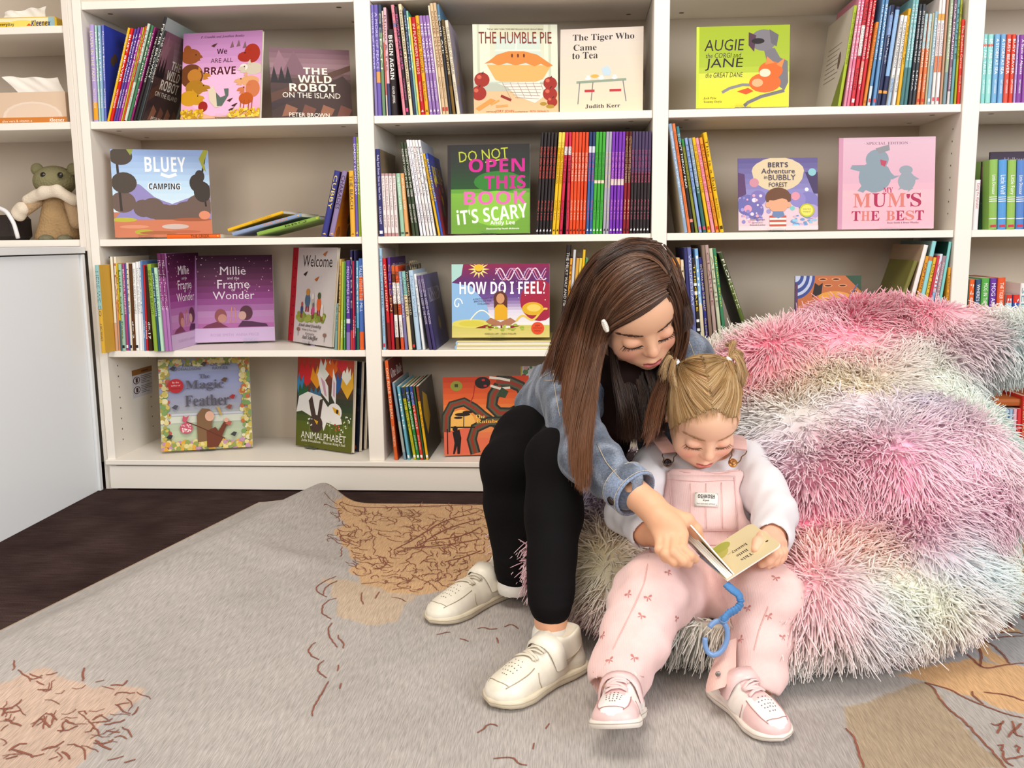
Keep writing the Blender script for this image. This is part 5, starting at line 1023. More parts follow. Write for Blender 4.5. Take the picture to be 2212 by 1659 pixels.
tag(book('hardback_book', Matrix.Translation((0, 0, zz+.024)) @ M, .02, .2, .18, 'b8622c', 'b8622c', 'brown hardback lying on top of the slim series in the rightmost bay', None, 'Stories', '8a4a1c', hard=True))
def resamp(P, K):
    P = np.asarray(P, float); d = np.concatenate([[0], np.cumsum(np.linalg.norm(np.diff(P, axis=0), axis=1))])
    s = np.linspace(0, d[-1], K); R = np.stack([np.interp(s, d, P[:, i]) for i in range(3)], 1)
    for _ in range(2): R[1:-1] = (R[:-2]+2*R[1:-1]+R[2:])/4
    return R
# ---------------------------------------------------------------- things on the narrow unit at the left
PLA = mat('printed_wrap', attr=True, rough=.35, spec=.45)
def tissue_sheet(name, pts, col, root, I, seed, amp=.006):
    """crumpled sheet pulled up through the slot: quad grid between four corners"""
    g = np.random.default_rng(seed); a, b, c, d = [A3(p) for p in pts]; n = 16; rows = []
    for j in range(n+1):
        for i in range(n+1):
            s_, t_ = i/n, j/n; p = a*(1-s_)*(1-t_)+b*s_*(1-t_)+c*s_*t_+d*(1-s_)*t_
            p = p+A3([0, 1, .25])*amp*(math.sin(s_*9+seed)+.6*math.sin(s_*21+t_*5))*(.3+.7*t_)+A3([0, 0, 1])*amp*.5*math.sin(s_*13)*t_; rows.append(p)
    V = np.array(rows); i = np.arange((n+1)**2).reshape(n+1, n+1); q = np.stack([i[:-1, :-1], i[:-1, 1:], i[1:, 1:], i[1:, :-1]], -1).reshape(-1, 4); m = len(V)
    mesh_np(name, np.concatenate([V, V+A3([0, .0012, 0])]), [q, q[:, ::-1]+m], mat('tissue_paper', col, rough=.9), root, None, inv=I)
def X(u, v, y): return ony(u, v, y)
p = X(60, 53, .05); z0 = HZ[0]+.0006; e = tag(empty('tissue_pack', (p[0], .1, z0)), 'small yellow tissue packet on the uppermost shelf of the narrow left unit', 'tissues'); I = Matrix.Translation((-p[0], -.1, -z0))
xa, xb, zt_ = X(-40, 53, .05)[0], X(121, 53, .05)[0], X(60, 36, .05)[2]
mb = MB().box((xa, .05, z0), (xb, .16, zt_), 'e6c23c', bev=.005)
a = Art(mb, lambda x, y, l: (xa+(xb-xa)*x, .05-l-.0002, z0+(zt_-z0)*y), xb-xa, zt_-z0)
a.rect(.04, .62, .96, .9, 'f0e6c0'); a.ell(.55, .45, .2, .3, 'f0d868'); a.rect(.9, .08, .98, .92, '9cc0cc'); a.poly([(.6, .3), (.64, .5), (.68, .3)], 'd8582c'); a.text('everyday', .33, .42, .22, '3a3020', h=.3, st='heavy'); a.text('Kleenex', .8, .5, .26, '1c2c6c', h=.45, st='slant')
mb.build('packet', PLA, e, I)
tissue_sheet('tissue', [X(8, 38, .09), X(98, 36, .09), X(100, 14, .1), X(12, 26, .1)], 'efe9e0', e, I, 3)
p = X(60, 260, .03); z0 = HZ[1]+.0006; e = tag(empty('tissue_box', (p[0], .1, z0)), 'peach cardboard tissue box with an orange base band on the middle left shelf', 'tissue box'); I = Matrix.Translation((-p[0], -.1, -z0))
xa, xb, zt_ = X(-70, 260, .03)[0], X(145, 260, .03)[0], X(60, 199, .03)[2]
mb = MB().box((xa, .03, z0), (xb, .15, zt_), 'e0c4a8', bev=.0012)
a = Art(mb, lambda x, y, l: (xa+(xb-xa)*x, .03-l-.0002, z0+(zt_-z0)*y), xb-xa, zt_-z0)
a.rect(.0, .2, 1, 1, 'dcc0a6'); a.ell(.66, .2, .3, .5, 'e8d4c2'); a.ell(.66, .2, .27, .44, 'e4cab4'); a.rect(0, 0, 1, .2, 'cf8038'); a.text('aloe vera & vitamin e', .5, .09, .3, 'f4e4d0', h=.08); a.text('Kleenex', .9, .1, .15, 'f8ece0', h=.12, st='slant')
mb.box((xa+.03, .06, zt_), (xb-.02, .12, zt_+.0006), '8a7460'); mb.build('carton', PLA, e, I)
tissue_sheet('tissue', [X(40, 200, .08), X(138, 198, .08), X(122, 168, .085), X(6, 166, .085)], 'e6cdb6', e, I, 5, .004)
# crocheted toy: a plain knitted bear in a fleece collared coat
CRO = mat('crochet_wool', attr=True, rough=.95, spec=.1, bump=('voronoi', 150, .9)); FLE = mat('fleece', 'e0d2bf', rough=1., spec=.05, bump=('noise', 260, 1.))
z0 = HZ[2]+.0006; Y = .13; c = lambda u, v, y=Y: X(u, v, y)
e = tag(empty('soft_toy', (c(115, 500)[0], Y, z0)), 'crocheted olive and tan soft toy in a fleece collared coat on the lowest left shelf', 'toy'); I = Matrix.Translation((-c(115, 500)[0], -Y, -z0))
def blob(name, prims, col, m, h=.0035, nz=0):
    P = np.array([q for pr in prims for q in pr[0]]); R_ = max(pr[1][0] if np.ndim(pr[1]) else pr[1] for pr in prims); R_ = max(R_, .03)
    f = Field(P.min(0)-R_*1.5, P.max(0)+R_*1.5, h)
    for pts, rr in prims:
        if len(pts) == 1: f.ell(pts[0], rr, .01)
        else: f.chain(pts, np.broadcast_to(rr, len(pts)), .01)
    if nz: f.noise(150, nz, 3)
    f.plane((0, 0, z0), (0, 0, -1), .002); V, Q = f.mesh(2); mesh_np(name, V, Q, m, e, np.tile(srgb(col), (len(V), 1)), inv=I)
blob('head', [([c(118, 392)], (.062, .052, .046))], '86805f', CRO)
for u in (80, 158): blob('ear', [([c(u, 366)], (.019, .012, .019))], '86805f', CRO, .0025)
for u in (93, 130): MB().ell(c(u, 378, Y-.047), (.0085, .005, .0085), '1c1614').build('button_eye', mat('black_button', '1c1614', rough=.15, spec=.6), e, I)
blob('coat', [([c(122, 425), c(122, 470), c(112, 515)], (.036, .042, .046)), ([c(128, 430), c(150, 505)], (.03, .034))], 'a88a64', CRO)
blob('collar', [([c(62, 432, .09), c(95, 415, .075), c(125, 412, .072), c(160, 432, .085)], .017)], 'e0d2bf', FLE, nz=.002)
blob('arm', [([c(78, 435, .1), c(52, 455, .085)], (.02, .018))], 'b09474', CRO); blob('fleece_cuff', [([c(48, 452, .08), c(40, 462, .08)], (.021, .02))], 'e0d2bf', FLE, nz=.002)
blob('arm', [([c(155, 440, .1), c(166, 480, .09)], (.021, .02))], 'b09474', CRO); blob('foot', [([c(100, 517, .085)], (.022, .024, .014))], '7a7660', CRO); blob('foot', [([c(140, 517, .085)], (.022, .024, .014))], '7a7660', CRO)
b_ = tag(empty('handbag', (c(-20, 520)[0], .1, z0)), 'dark bag with a white curved handle at the left end of the lowest shelf', 'bag'); IB = Matrix.Translation((-c(-20, 520)[0], -.1, -z0))
q0, q1 = c(-70, 520, .09), c(30, 520, .09)
MB().box((q0[0], .09, z0), (q1[0], .2, z0+.075), '2c2220', bev=.012).build('bag_body', mat('dark_leather', attr=True, rough=.5, bump=('noise', 200, .2)), b_, IB)
MB().tube(resamp([c(-40, 462, .07), c(-10, 446, .065), c(14, 456, .06), c(30, 482, .06), c(38, 510, .062), c(39, 514.5, .065)], 24), .0062, 10, 'e6e4e8').build('handle', mat('white_strap', attr=True, rough=.4), b_, IB)
# ---------------------------------------------------------------- rug
EX, EY = A3([-.474, -.138]), A3([-.226, -1.])                # back-left corner; the left edge runs down EX + t*EY
ED = EY/np.linalg.norm(EY)
def rug_h(x, y):
    """height of the rug: a curled ridge along its left edge, a crease and a few soft waves"""
    x = np.asarray(x, float); y = np.asarray(y, float)
    s = (x-EX[0])*(-ED[1]) + (y-EX[1])*ED[0]                 # distance from the left edge
    t = (x-EX[0])*ED[0] + (y-EX[1])*ED[1]
    c = .185-.05*np.clip(t, 0, 1)
    w = np.where(s < c, .075, .055+.16*np.clip(t, 0, 1))
    h = (.056-.022*np.clip(t/1.1, 0, 1))*np.exp(-((s-c)/w)**2)
    h += .012*np.exp(-((t-.42)/.05)**2)*np.exp(-((s-.34)/.1)**2)
    h += .0035*(np.sin(5*x+7*y)*np.cos(6*y-2*x)+1)*np.exp(-np.maximum(0, x-.0)*9)*np.clip(s/.05, 0, 1)
    return np.where(s > 0, h*np.clip(s/.03, 0, 1)**1, 0)+.0045
def inpoly(x, y, P):
    r = np.zeros(x.shape, bool); n = len(P)
    for i in range(n):
        (x0, y0), (x1, y1) = P[i], P[(i+1) % n]
        if y0 == y1: continue
        c = ((y0 > y) != (y1 > y)) & (x < (x1-x0)*(y-y0)/(y1-y0)+x0); r ^= c
    return r
def G(pts): return [tuple(onz(u, v, .005)[:2]) for u, v in pts]
def rug_mat():
    M = mat('printed_rug', attr=True, rough=.62, spec=.3)
    N = M.node_tree.nodes; L = M.node_tree.links; B = N['Principled BSDF']
    tc = N.new('ShaderNodeTexCoord'); a = [n for n in N if n.type == 'ATTRIBUTE'][0]
    mp = N.new('ShaderNodeMapping'); mp.vector_type = 'POINT'; mp.inputs['Rotation'].default_value = (0, 0, .222); mp.inputs['Scale'].default_value = (560, 34, 1)
    L.new(tc.outputs['Object'], mp.inputs[0])
    n1 = N.new('ShaderNodeTexNoise'); n1.inputs['Scale'].default_value = 1; n1.inputs['Detail'].default_value = 3; L.new(mp.outputs[0], n1.inputs['Vector'])
    n2 = N.new('ShaderNodeTexNoise'); n2.inputs['Scale'].default_value = 5; n2.inputs['Detail'].default_value = 4; L.new(tc.outputs['Object'], n2.inputs['Vector'])
    mr = N.new('ShaderNodeMapRange'); mr.inputs['From Min'].default_value = .3; mr.inputs['From Max'].default_value = .7; mr.inputs['To Min'].default_value = .74; mr.inputs['To Max'].default_value = 1.24; L.new(n1.outputs[0], mr.inputs[0])
    m2 = N.new('ShaderNodeMapRange'); m2.inputs['From Min'].default_value = .3; m2.inputs['From Max'].default_value = .7; m2.inputs['To Min'].default_value = .92; m2.inputs['To Max'].default_value = 1.08; L.new(n2.outputs[0], m2.inputs[0])
    mu = N.new('ShaderNodeMath'); mu.operation = 'MULTIPLY'; L.new(mr.outputs[0], mu.inputs[0]); L.new(m2.outputs[0], mu.inputs[1])
    sc = N.new('ShaderNodeVectorMath'); sc.operation = 'SCALE'; L.new(a.outputs['Color'], sc.inputs[0]); L.new(mu.outputs[0], sc.inputs['Scale']); L.new(sc.outputs[0], B.inputs['Base Color'])
    bp = N.new('ShaderNodeBump'); bp.inputs['Strength'].default_value = .45; bp.inputs['Distance'].default_value = .0015; L.new(n1.outputs[0], bp.inputs['Height']); L.new(bp.outputs[0], B.inputs['Normal'])
    return M
def make_rug():
    nx, ny = 420, 330
    T = np.linspace(0, 1.95, ny); S = np.linspace(0, 2.55, nx)
    tt, ss = np.meshgrid(T, S, indexing='ij')
    x = EX[0]+ss*1.0+tt*EY[0]; y = EX[1]+tt*EY[1]-.012*ss
    z = rug_h(x, y)
    base = np.tile(srgb('aca5a0'), (ny, nx, 1))
    wob = .008*np.sin(60*x)*np.sin(47*y+2)+.006*np.sin(23*x+31*y)
    regs = [([(742, 1080), (1300, 1080), (1300, 1250), (1110, 1292), (1000, 1268), (900, 1288), (800, 1268), (748, 1205), (735, 1150), (728, 1112)], 'c7a27a'),
            ([(-200, 1580), (0, 1520), (100, 1480), (200, 1505), (310, 1500), (215, 1595), (150, 1680), (-200, 1900)], 'bfa695'),
            ([(700, 1250), (800, 1262), (900, 1290), (840, 1350), (740, 1340)], 'bda892'),
            ([(1819, 1530), (1998, 1472), (2180, 1668), (1870, 1668), (1850, 1610)], 'a4917a'), ([(1660, 1540), (1819, 1530), (1866, 1659), (1690, 1680), (1640, 1659)], 'a39b97'),
            ([(1940, 1460), (2073, 1400), (2100, 1425), (2140, 1440), (2220, 1432), (2300, 1440), (2300, 1560), (2214, 1550), (2120, 1515), (2000, 1476)], 'cba277'),
            ([(2000, 1440), (2073, 1330), (2120, 1300), (2300, 1296), (2300, 1436), (2140, 1438), (2120, 1420)], 'a3a0a2'),
            ([(2000, 1300), (2170, 1110), (2400, 1110), (2400, 1298), (2150, 1302), (2080, 1340)], 'cdac86'),
            ([(2110, 1385), (2135, 1380), (2180, 1432), (2140, 1440)], 'cba277'), ([(2105, 1345), (2140, 1326), (2185, 1352), (2200, 1372), (2120, 1358)], 'cba277'),
            ([(2180, 1560), (2300, 1575), (2300, 1700), (2190, 1680)], 'a9a39e'), ([(2000, 1476), (2120, 1515), (2300, 1570), (2300, 1700), (2180, 1668)], 'a8a19c')]
    for P, c in regs: base[inpoly(x+wob, y+wob, G(P))] = srgb(c)
    i = np.arange(ny*nx).reshape(ny, nx); q = np.stack([i[:-1, :-1], i[1:, :-1], i[1:, 1:], i[:-1, 1:]], -1).reshape(-1, 4)
    V = np.stack([x, y, z], -1).reshape(-1, 3); C = base.reshape(-1, 3)
    # underside and tan bound edges
    b0 = len(V); edge = np.concatenate([i[:, 0][::-1], i[0, 1:]])
    E = V[edge].copy(); E[:, 2] = np.maximum(E[:, 2]-.0042, .0003); V = np.concatenate([V, E]); C = np.concatenate([C, np.tile(srgb('b08a5c'), (len(E), 1))])
    for e in edge: C[e] = srgb('b58f62')
    k = np.arange(len(edge)-1); q2 = np.stack([edge[k], edge[k+1], b0+k+1, b0+k], -1)
    # printed line drawings, laid on the pile
    g = random.Random(5); VV = []; QQ = []
    def stroke(P, w=.0028):
        for _ in range(2):
            if len(P) > 2: P = [P[0]]+[(a[0]*k+b[0]*(1-k), a[1]*k+b[1]*(1-k)) for a, b in zip(P[:-1], P[1:]) for k in (.75, .25)]+[P[-1]]
        P = A3([onz(u, v, .005)[:2] for u, v in P]); m = max(2, int(np.linalg.norm(np.diff(P, axis=0), axis=1).sum()/.006))
        d = np.concatenate([[0], np.cumsum(np.linalg.norm(np.diff(P, axis=0), axis=1))]); s = np.linspace(0, d[-1], m)
        X = np.interp(s, d, P[:, 0])+A3([g.gauss(0, .0006) for _ in s]); Y = np.interp(s, d, P[:, 1])+A3([g.gauss(0, .0006) for _ in s])
        dx, dy = np.gradient(X), np.gradient(Y); n = np.hypot(dx, dy)+1e-9; ww = w*.5*(.6+.4*np.sin(np.linspace(.3, 2.8, m))); b = len(VV)
        for j in range(m):
            for sg in (1, -1):
                px, py = X[j]-sg*dy[j]/n[j]*ww[j], Y[j]+sg*dx[j]/n[j]*ww[j]; VV.append((px, py, float(rug_h(px, py))+.0012))
        for j in range(m-1): QQ.append((b+2*j, b+2*j+1, b+2*j+3, b+2*j+2))
    def arc(cx, cy, rx, ry, a0, a1, w=.003): stroke([(cx+rx*math.cos(math.radians(a)), cy+ry*math.sin(math.radians(a))) for a in np.linspace(a0, a1, 9)], w)
    Z = lambda pts, s, ox, oy: [(ox+a/s, oy+b/s) for a, b in pts]
    s = 2.596
    for P in ([(330, 590), (260, 620), (212, 655), (225, 685), (275, 710)], [(335, 615), (285, 640), (258, 670), (256, 697)], [(330, 717), (280, 728), (245, 765), (252, 805), (300, 830)], [(305, 850), (283, 885), (285, 925), (335, 982)], [(340, 918), (345, 940), (370, 960), (370, 990)], [(215, 955), (172, 985), (180, 1030), (235, 1052)], [(262, 1057), (225, 1085), (225, 1125), (275, 1157)], [(340, 1083), (332, 1118)], [(282, 1178), (245, 1260), (205, 1320), (190, 1378)], [(358, 1188), (345, 1220)], [(472, 685), (465, 720), (482, 752)], [(572, 680), (545, 720)], [(1120, 1465), (1160, 1440), (1180, 1415), (1215, 1413), (1238, 1428)], [(1210, 1612), (1330, 1595), (1340, 1640), (1400, 1645)], [(1440, 1520), (1430, 1555)], [(1500, 1440), (1520, 1410)], [(890, 915), (930, 905), (970, 900)], [(1020, 935), (1050, 940), (1070, 950)], [(1120, 880), (1160, 870), (1180, 885), (1230, 880)], [(1270, 870), (1310, 850), (1350, 880)], [(1225, 930), (1240, 960)]): stroke(Z(P, s, 600, 1020), .0028)
    R1 = G([(722, 1094), (1040, 1092), (1052, 1200), (1105, 1280), (1000, 1262), (900, 1282), (800, 1262), (745, 1200), (724, 1150), (702, 1114)])
    n = 0
    while n < 330:                                            # dense squiggles of the printed tree
        u, v = g.uniform(725, 1110), g.uniform(1094, 1305); p = onz(u, v, .005)
        if not inpoly(A3([p[0]]), A3([p[1]]), R1)[0] and g.random() > .03: continue
        n += 1; P = [(u, v)]; a = g.choice((.3, 2.8, 1.2, -.4))
        for _ in range(g.randint(3, 6)): a += g.uniform(-1.5, 1.5); P.append((P[-1][0]+g.uniform(4, 12)*math.cos(a), P[-1][1]+g.uniform(2, 6)*math.sin(a)))
        stroke(P, .0021)
    for P in ([(740, 1096), (860, 1098), (1030, 1090)], [(1030, 1108), (960, 1125), (900, 1165), (850, 1190)], [(1035, 1122), (960, 1145), (905, 1180)], [(1040, 1165), (960, 1180), (880, 1185)], [(1038, 1140), (1000, 1160), (930, 1170)], [(1040, 1190), (1000, 1205), (960, 1215)]): stroke(P, .004)
    for _ in range(90):                                      # loose squiggles at the near left corner
        u, v = g.uniform(-10, 300), g.uniform(1490, 1659)
        if u+v*.9 > 1690 and g.random() < .8: continue
        P = [(u, v)]; a = g.uniform(-.6, .2)
        for _ in range(g.randint(3, 5)): a += g.uniform(-1, 1); P.append((P[-1][0]+g.uniform(5, 14)*math.cos(a), P[-1][1]+g.uniform(3, 9)*math.sin(a)))
        stroke(P, g.choice((.0016, .0026, .0036)))
    s = 2.68
    for P in ([(955, 1165), (1010, 1190), (1040, 1260), (1120, 1340), (1180, 1380), (1260, 1470), (1340, 1550), (1430, 1659)], [(960, 1165), (1100, 1200), (1180, 1250), (1320, 1305), (1420, 1345), (1533, 1372)], [(1160, 985), (1220, 1010), (1275, 1070), (1320, 1085), (1430, 1060), (1533, 1052)], [(1250, 925), (1290, 990), (1280, 1070)], [(1245, 915), (1330, 925), (1420, 1010), (1450, 1055)], [(1270, 830), (1340, 860), (1470, 850), (1440, 800), (1360, 780), (1280, 800)], [(1380, 742), (1440, 800), (1470, 850)], [(1250, 915), (1340, 880), (1480, 870), (1533, 885)], [(1270, 920), (1400, 900), (1533, 895)], [(1290, 735), (1350, 740), (1420, 750)], [(1230, 1215), (1240, 1245), (1300, 1290)], [(1300, 1220), (1430, 1235), (1533, 1270)], [(1500, 740), (1533, 800)], [(1330, 640), (1390, 660), (1410, 700), (1470, 690), (1533, 700)], [(1400, 480), (1450, 520), (1533, 500)], [(1390, 500), (1430, 460), (1490, 440), (1533, 430)], [(1420, 230), (1470, 260), (1533, 240)], [(1440, 290), (1533, 280)], [(500, 1430), (545, 1470), (575, 1560), (605, 1659)], [(1340, 1400), (1380, 1420), (1420, 1390)], [(1380, 1460), (1400, 1400)], [(1440, 1480), (1500, 1420), (1520, 1400)], [(1470, 1390), (1480, 1470), (1530, 1480)], [(1380, 1530), (1420, 1520), (1400, 1560)], [(1410, 1560), (1420, 1620), (1470, 1650)], [(1480, 1540), (1500, 1520), (1500, 1570)], [(1430, 1610), (1533, 1590)]): stroke(Z(P, s, 1640, 1040), .0036)
    nb = len(V); V = np.concatenate([V, A3(VV)]); C = np.concatenate([C, np.tile(srgb('8a5444'), (len(VV), 1))])
    rug = mesh_np('rug', V, [q, q2, np.array(QQ)+nb], rug_mat(), None, C)
    tag(rug, 'large grey rug printed with tan and brown line drawings, its left edge curled up', 'rug')
make_rug()
# ---------------------------------------------------------------- fluffy beanbag
def make_bag():
    f = Field((.1, -1.35, -.03), (1.65, -.03, .72), .012)
    f.ell((.775, -.72, .10), (.47, .45, .125), .03)
    f.ell((.46, -.66, .125), (.19, .24, .13), .04)
    f.ell((1.0, -.56, .22), (.345, .36, .21), .05)
    f.ell((.98, -.40, .36), (.345, .21, .17), .05)
    f.ell((1.14, -.33, .45), (.27, .17, .115), .03)
    f.ell((.82, -.42, .33), (.25, .19, .13), .04)
    f.ell((1.36, -.36, .478), (.165, .14, .062), .02)
    f.ell(at(1800, 810, 2.17), (.30, .16, .10), .03)
    f.ell(at(1800, 1050, 2.02), (.25, .17, .16), .02)
    f.ell(at(2025, 1040, 2.12), (.165, .2, .16), .02)
    f.ell((.64, -1.02, .27), (.15, .22, .205), .04, sub=True)
    f.cap(at(1975, 975, 1.86), at(1900, 930, 1.98), .03, .02, .03, sub=True)
    f.noise(22, .007, 3)
    f.plane((0, 0, .016), (0, 0, -1), .02)
    V, Q = f.mesh(2); N = vnormals(V, Q)
    body = tag(empty('beanbag', (.85, -.6, 0)), 'large fluffy pastel rainbow beanbag that both girls sit on', 'beanbag')
    I = Matrix.Translation((-.85, .6, 0))
    cen = [c.split() for c in '''1560 740 f2ecdc;1650 760 f08aa0;1640 830 e85c7a;1800 720 f294ac;1870 740 f08aa6;1930 690 e0507a;1985 680 de4670;2080 650 f2a4b8;2180 690 e6eee2;2060 715 f2c8d2;2120 740 e4c4d2;2200 770 cfe8e6;1700 850 f2dcb8;1800 825 ecd6a6;1900 790 f6eeda;2000 780 f4e8e0;2050 830 e2f0e0;2110 860 d2ece4;1640 900 dadad8;1740 900 dad4ce;1680 960 d6cedc;1850 890 dac8d0;1930 920 beb4ba;1990 960 baa8ca;1800 980 f4b4cc;1850 1040 f2a0bc;1780 1060 ea7c9a;1700 1010 eac2d2;1760 1130 e0587e;1680 1090 f0a0b8;1900 1070 f08cae;2050 1000 f2c0d6;2130 950 f4ccda;2100 1080 f4b0ce;2000 1130 f2a2c0;2165 1090 e6e6e4;1720 1200 f2a898;1850 1190 f6b09a;1930 1180 f29e8c;1750 1240 f0a8b0;2000 1220 b2cadf;2090 1200 c8e0e2;2140 1150 d0e8e2;1880 1270 c2cace;1800 1290 eab0bc;1750 1320 f2a4b4;1950 1270 e0eec8;2030 1290 f2f0d0;2100 1290 dcecd4;1900 1330 cad6e2;1980 1350 f6ecd0;1760 1410 f6e4c0;1700 1450 c6e8e4;1850 1400 f6d0d8;1950 1420 f6dce2;1800 1490 eae2e6;1720 1510 d2dae2;2050 1370 f4e4e4;1140 1200 eaa8b8;1200 1080 cacac2;1270 1090 b492ba;1300 1180 dcd4a2;1330 1150 d4aa88;1280 1270 cadaba;1260 1360 da7888;1270 1420 d27080;1130 1280 eaa0b4;1480 1400 e2e2ca;1460 1470 cadada;1500 1500 d2dada;1560 1350 eadac2;1380 1180 d4b2a2;1600 1120 e890a8;1350 1060 c8a8b8'''.split(';')]
    vis = (N @ FW) < .1; VC = V-CAM; dep = VC @ FW; PU = 1106+F*(VC @ RT)/dep; PV = 829.5+F*(VC @ DN)/dep
    pts = []; cols = []
    for u, v, c in cen:
        d = np.hypot(PU-float(u), PV-float(v))+np.where(vis, 0, 4000)+dep*2; pts.append(V[np.argmin(d)]); cols.append(srgb(c))
    pts = np.array(pts); cols = np.array(cols)
    def tint(X): D2 = ((X[:, None]-pts[None])**2).sum(2); wt = np.exp(-(D2-D2.min(1, keepdims=True))/(2*.045**2)); return wt @ cols/wt.sum(1, keepdims=True)
    mesh_np('bag_cover', V, Q, mat('bag_cloth', 'e6b4c0', rough=.9, attr=True), body, tint(V), inv=I)
    # the pile: thick plush threads, tie-dyed in soft patches with paler tips
    g = np.random.default_rng(4)
    ar = np.linalg.norm(np.cross(V[Q[:, 2]]-V[Q[:, 0]], V[Q[:, 3]]-V[Q[:, 1]]), axis=1); fc = V[Q].mean(1); fn = N[Q].mean(1)
    w = ar*np.where(fn @ FW < .25, 1., .12)*(fc[:, 2] > .012)
    n = 76000; pick = g.choice(len(Q), n, p=w/w.sum()); b = g.dirichlet((1, 1, 1, 1), n)
    P0 = (V[Q[pick]]*b[..., None]).sum(1); n0 = fn[pick]; n0 /= np.linalg.norm(n0, axis=1)[:, None]
    cl = np.sin(P0 @ A3([[31, 7, -12], [-9, 27, 15], [14, -11, 33]])+A3([0, 1, 2]))*.34      # locks lean together
    L = g.uniform(.028, .048, n)
    d0 = n0*.72+cl+g.normal(0, .26, (n, 3))+A3([0, -.1, -.45]); d0 /= np.linalg.norm(d0, axis=1)[:, None]
    lift = (d0*n0).sum(1); d0 += n0*np.maximum(0, .28-lift)[:, None]
    dr = A3([0, 0, -.55])+cl*.8+g.normal(0, .25, (n, 3)); k = 5; P = np.zeros((n, k, 3)); 
    for j in range(k):
        t = j/(k-1); P[:, j] = P0-n0*.003+(d0*t+dr*t*t*.55)*L[:, None]
    P[..., 2] = np.maximum(P[..., 2], .0145+.005*g.random((n, 1)))
    R = g.uniform(.0014, .0021, n)[:, None]*A3([1., 1.05, .95, .75, .4])
    C0 = tint(P0)
    C0 = C0*g.uniform(.92, 1.08, (n, 1)); tip = A3([0, .05, .15, .3, .5]); Wc = A3(srgb('fbf4f0'))
    sat = C0**.98
    C = np.clip(sat[:, None]*(1-tip[None, :, None])+Wc*tip[None, :, None], 0, 1)
    SV, SQ = strands(P, R); C = np.repeat(C.reshape(n*k, 3), 3, axis=0)
    fur = mesh_np('fur', SV, SQ, mat('plush_fur', attr=True, rough=.75, spec=.2, sheen=.5), body, C, inv=I)
    fur['kind'] = 'stuff'
    return V, N
BAGV, BAGN = make_bag()
# ---------------------------------------------------------------- people: shared pieces
def RXm(a): c, s = math.cos(a), math.sin(a); return A3([[1, 0, 0], [0, c, -s], [0, s, c]])
def RYm(a): c, s = math.cos(a), math.sin(a); return A3([[c, 0, s], [0, 1, 0], [-s, 0, c]])
def RZm(a): c, s = math.cos(a), math.sin(a); return A3([[c, -s, 0], [s, c, 0], [0, 0, 1]])
def px(V): q = V-CAM; w = q @ FW; return 1106+F*(q @ RT)/w, 829.5+F*(q @ DN)/w, w
def onsurf(V, N, u, v, off=.0, rad=9):
    """front-most surface point of a mesh under pixel (u, v) and its normal"""
    U, W2, D = px(V); d = np.hypot(U-u, W2-v); c = d < rad
    if not c.any(): i = np.argmin(d+D*3)
    else: k = np.where(c)[0]; dm = D[k].min(); k = k[D[k] < dm+.03]; i = k[np.argmin(d[k])]
    n = N[i]; k = ray(u, v); t = ((V[i]-CAM) @ n)/((k @ n) if abs(k @ n) > .15 else -1e9 if abs(k@n) < 1e-9 else (k @ n)); P = CAM+k*t
    if np.linalg.norm(P-V[i]) > .012: P = V[i].copy()
    return P+n*off, n
def seam(mb, V, N, pts, r=.0008, col='c8a8a8', off=.0006, step=8, mi=0, dash=False):
    P = []
    for (a, b), (c, d) in zip(pts[:-1], pts[1:]):
        m = max(1, int(math.hypot(c-a, d-b)/step))
        for i in range(m): P.append(onsurf(V, N, a+(c-a)*i/m, b+(d-b)*i/m, off)[0])
    P.append(onsurf(V, N, *pts[-1], off)[0]); P = np.array(P)
    if len(P) > 4:
        for _ in range(2): P[1:-1] = (P[:-2]+2*P[1:-1]+P[2:])/4
    if dash:
        for i in range(0, len(P)-1): mb.tube([P[i]*.82+P[i+1]*.18, P[i]*.18+P[i+1]*.82], r, 5, col, mi)
    else: mb.tube(P, r, 6, col, mi)
    return P
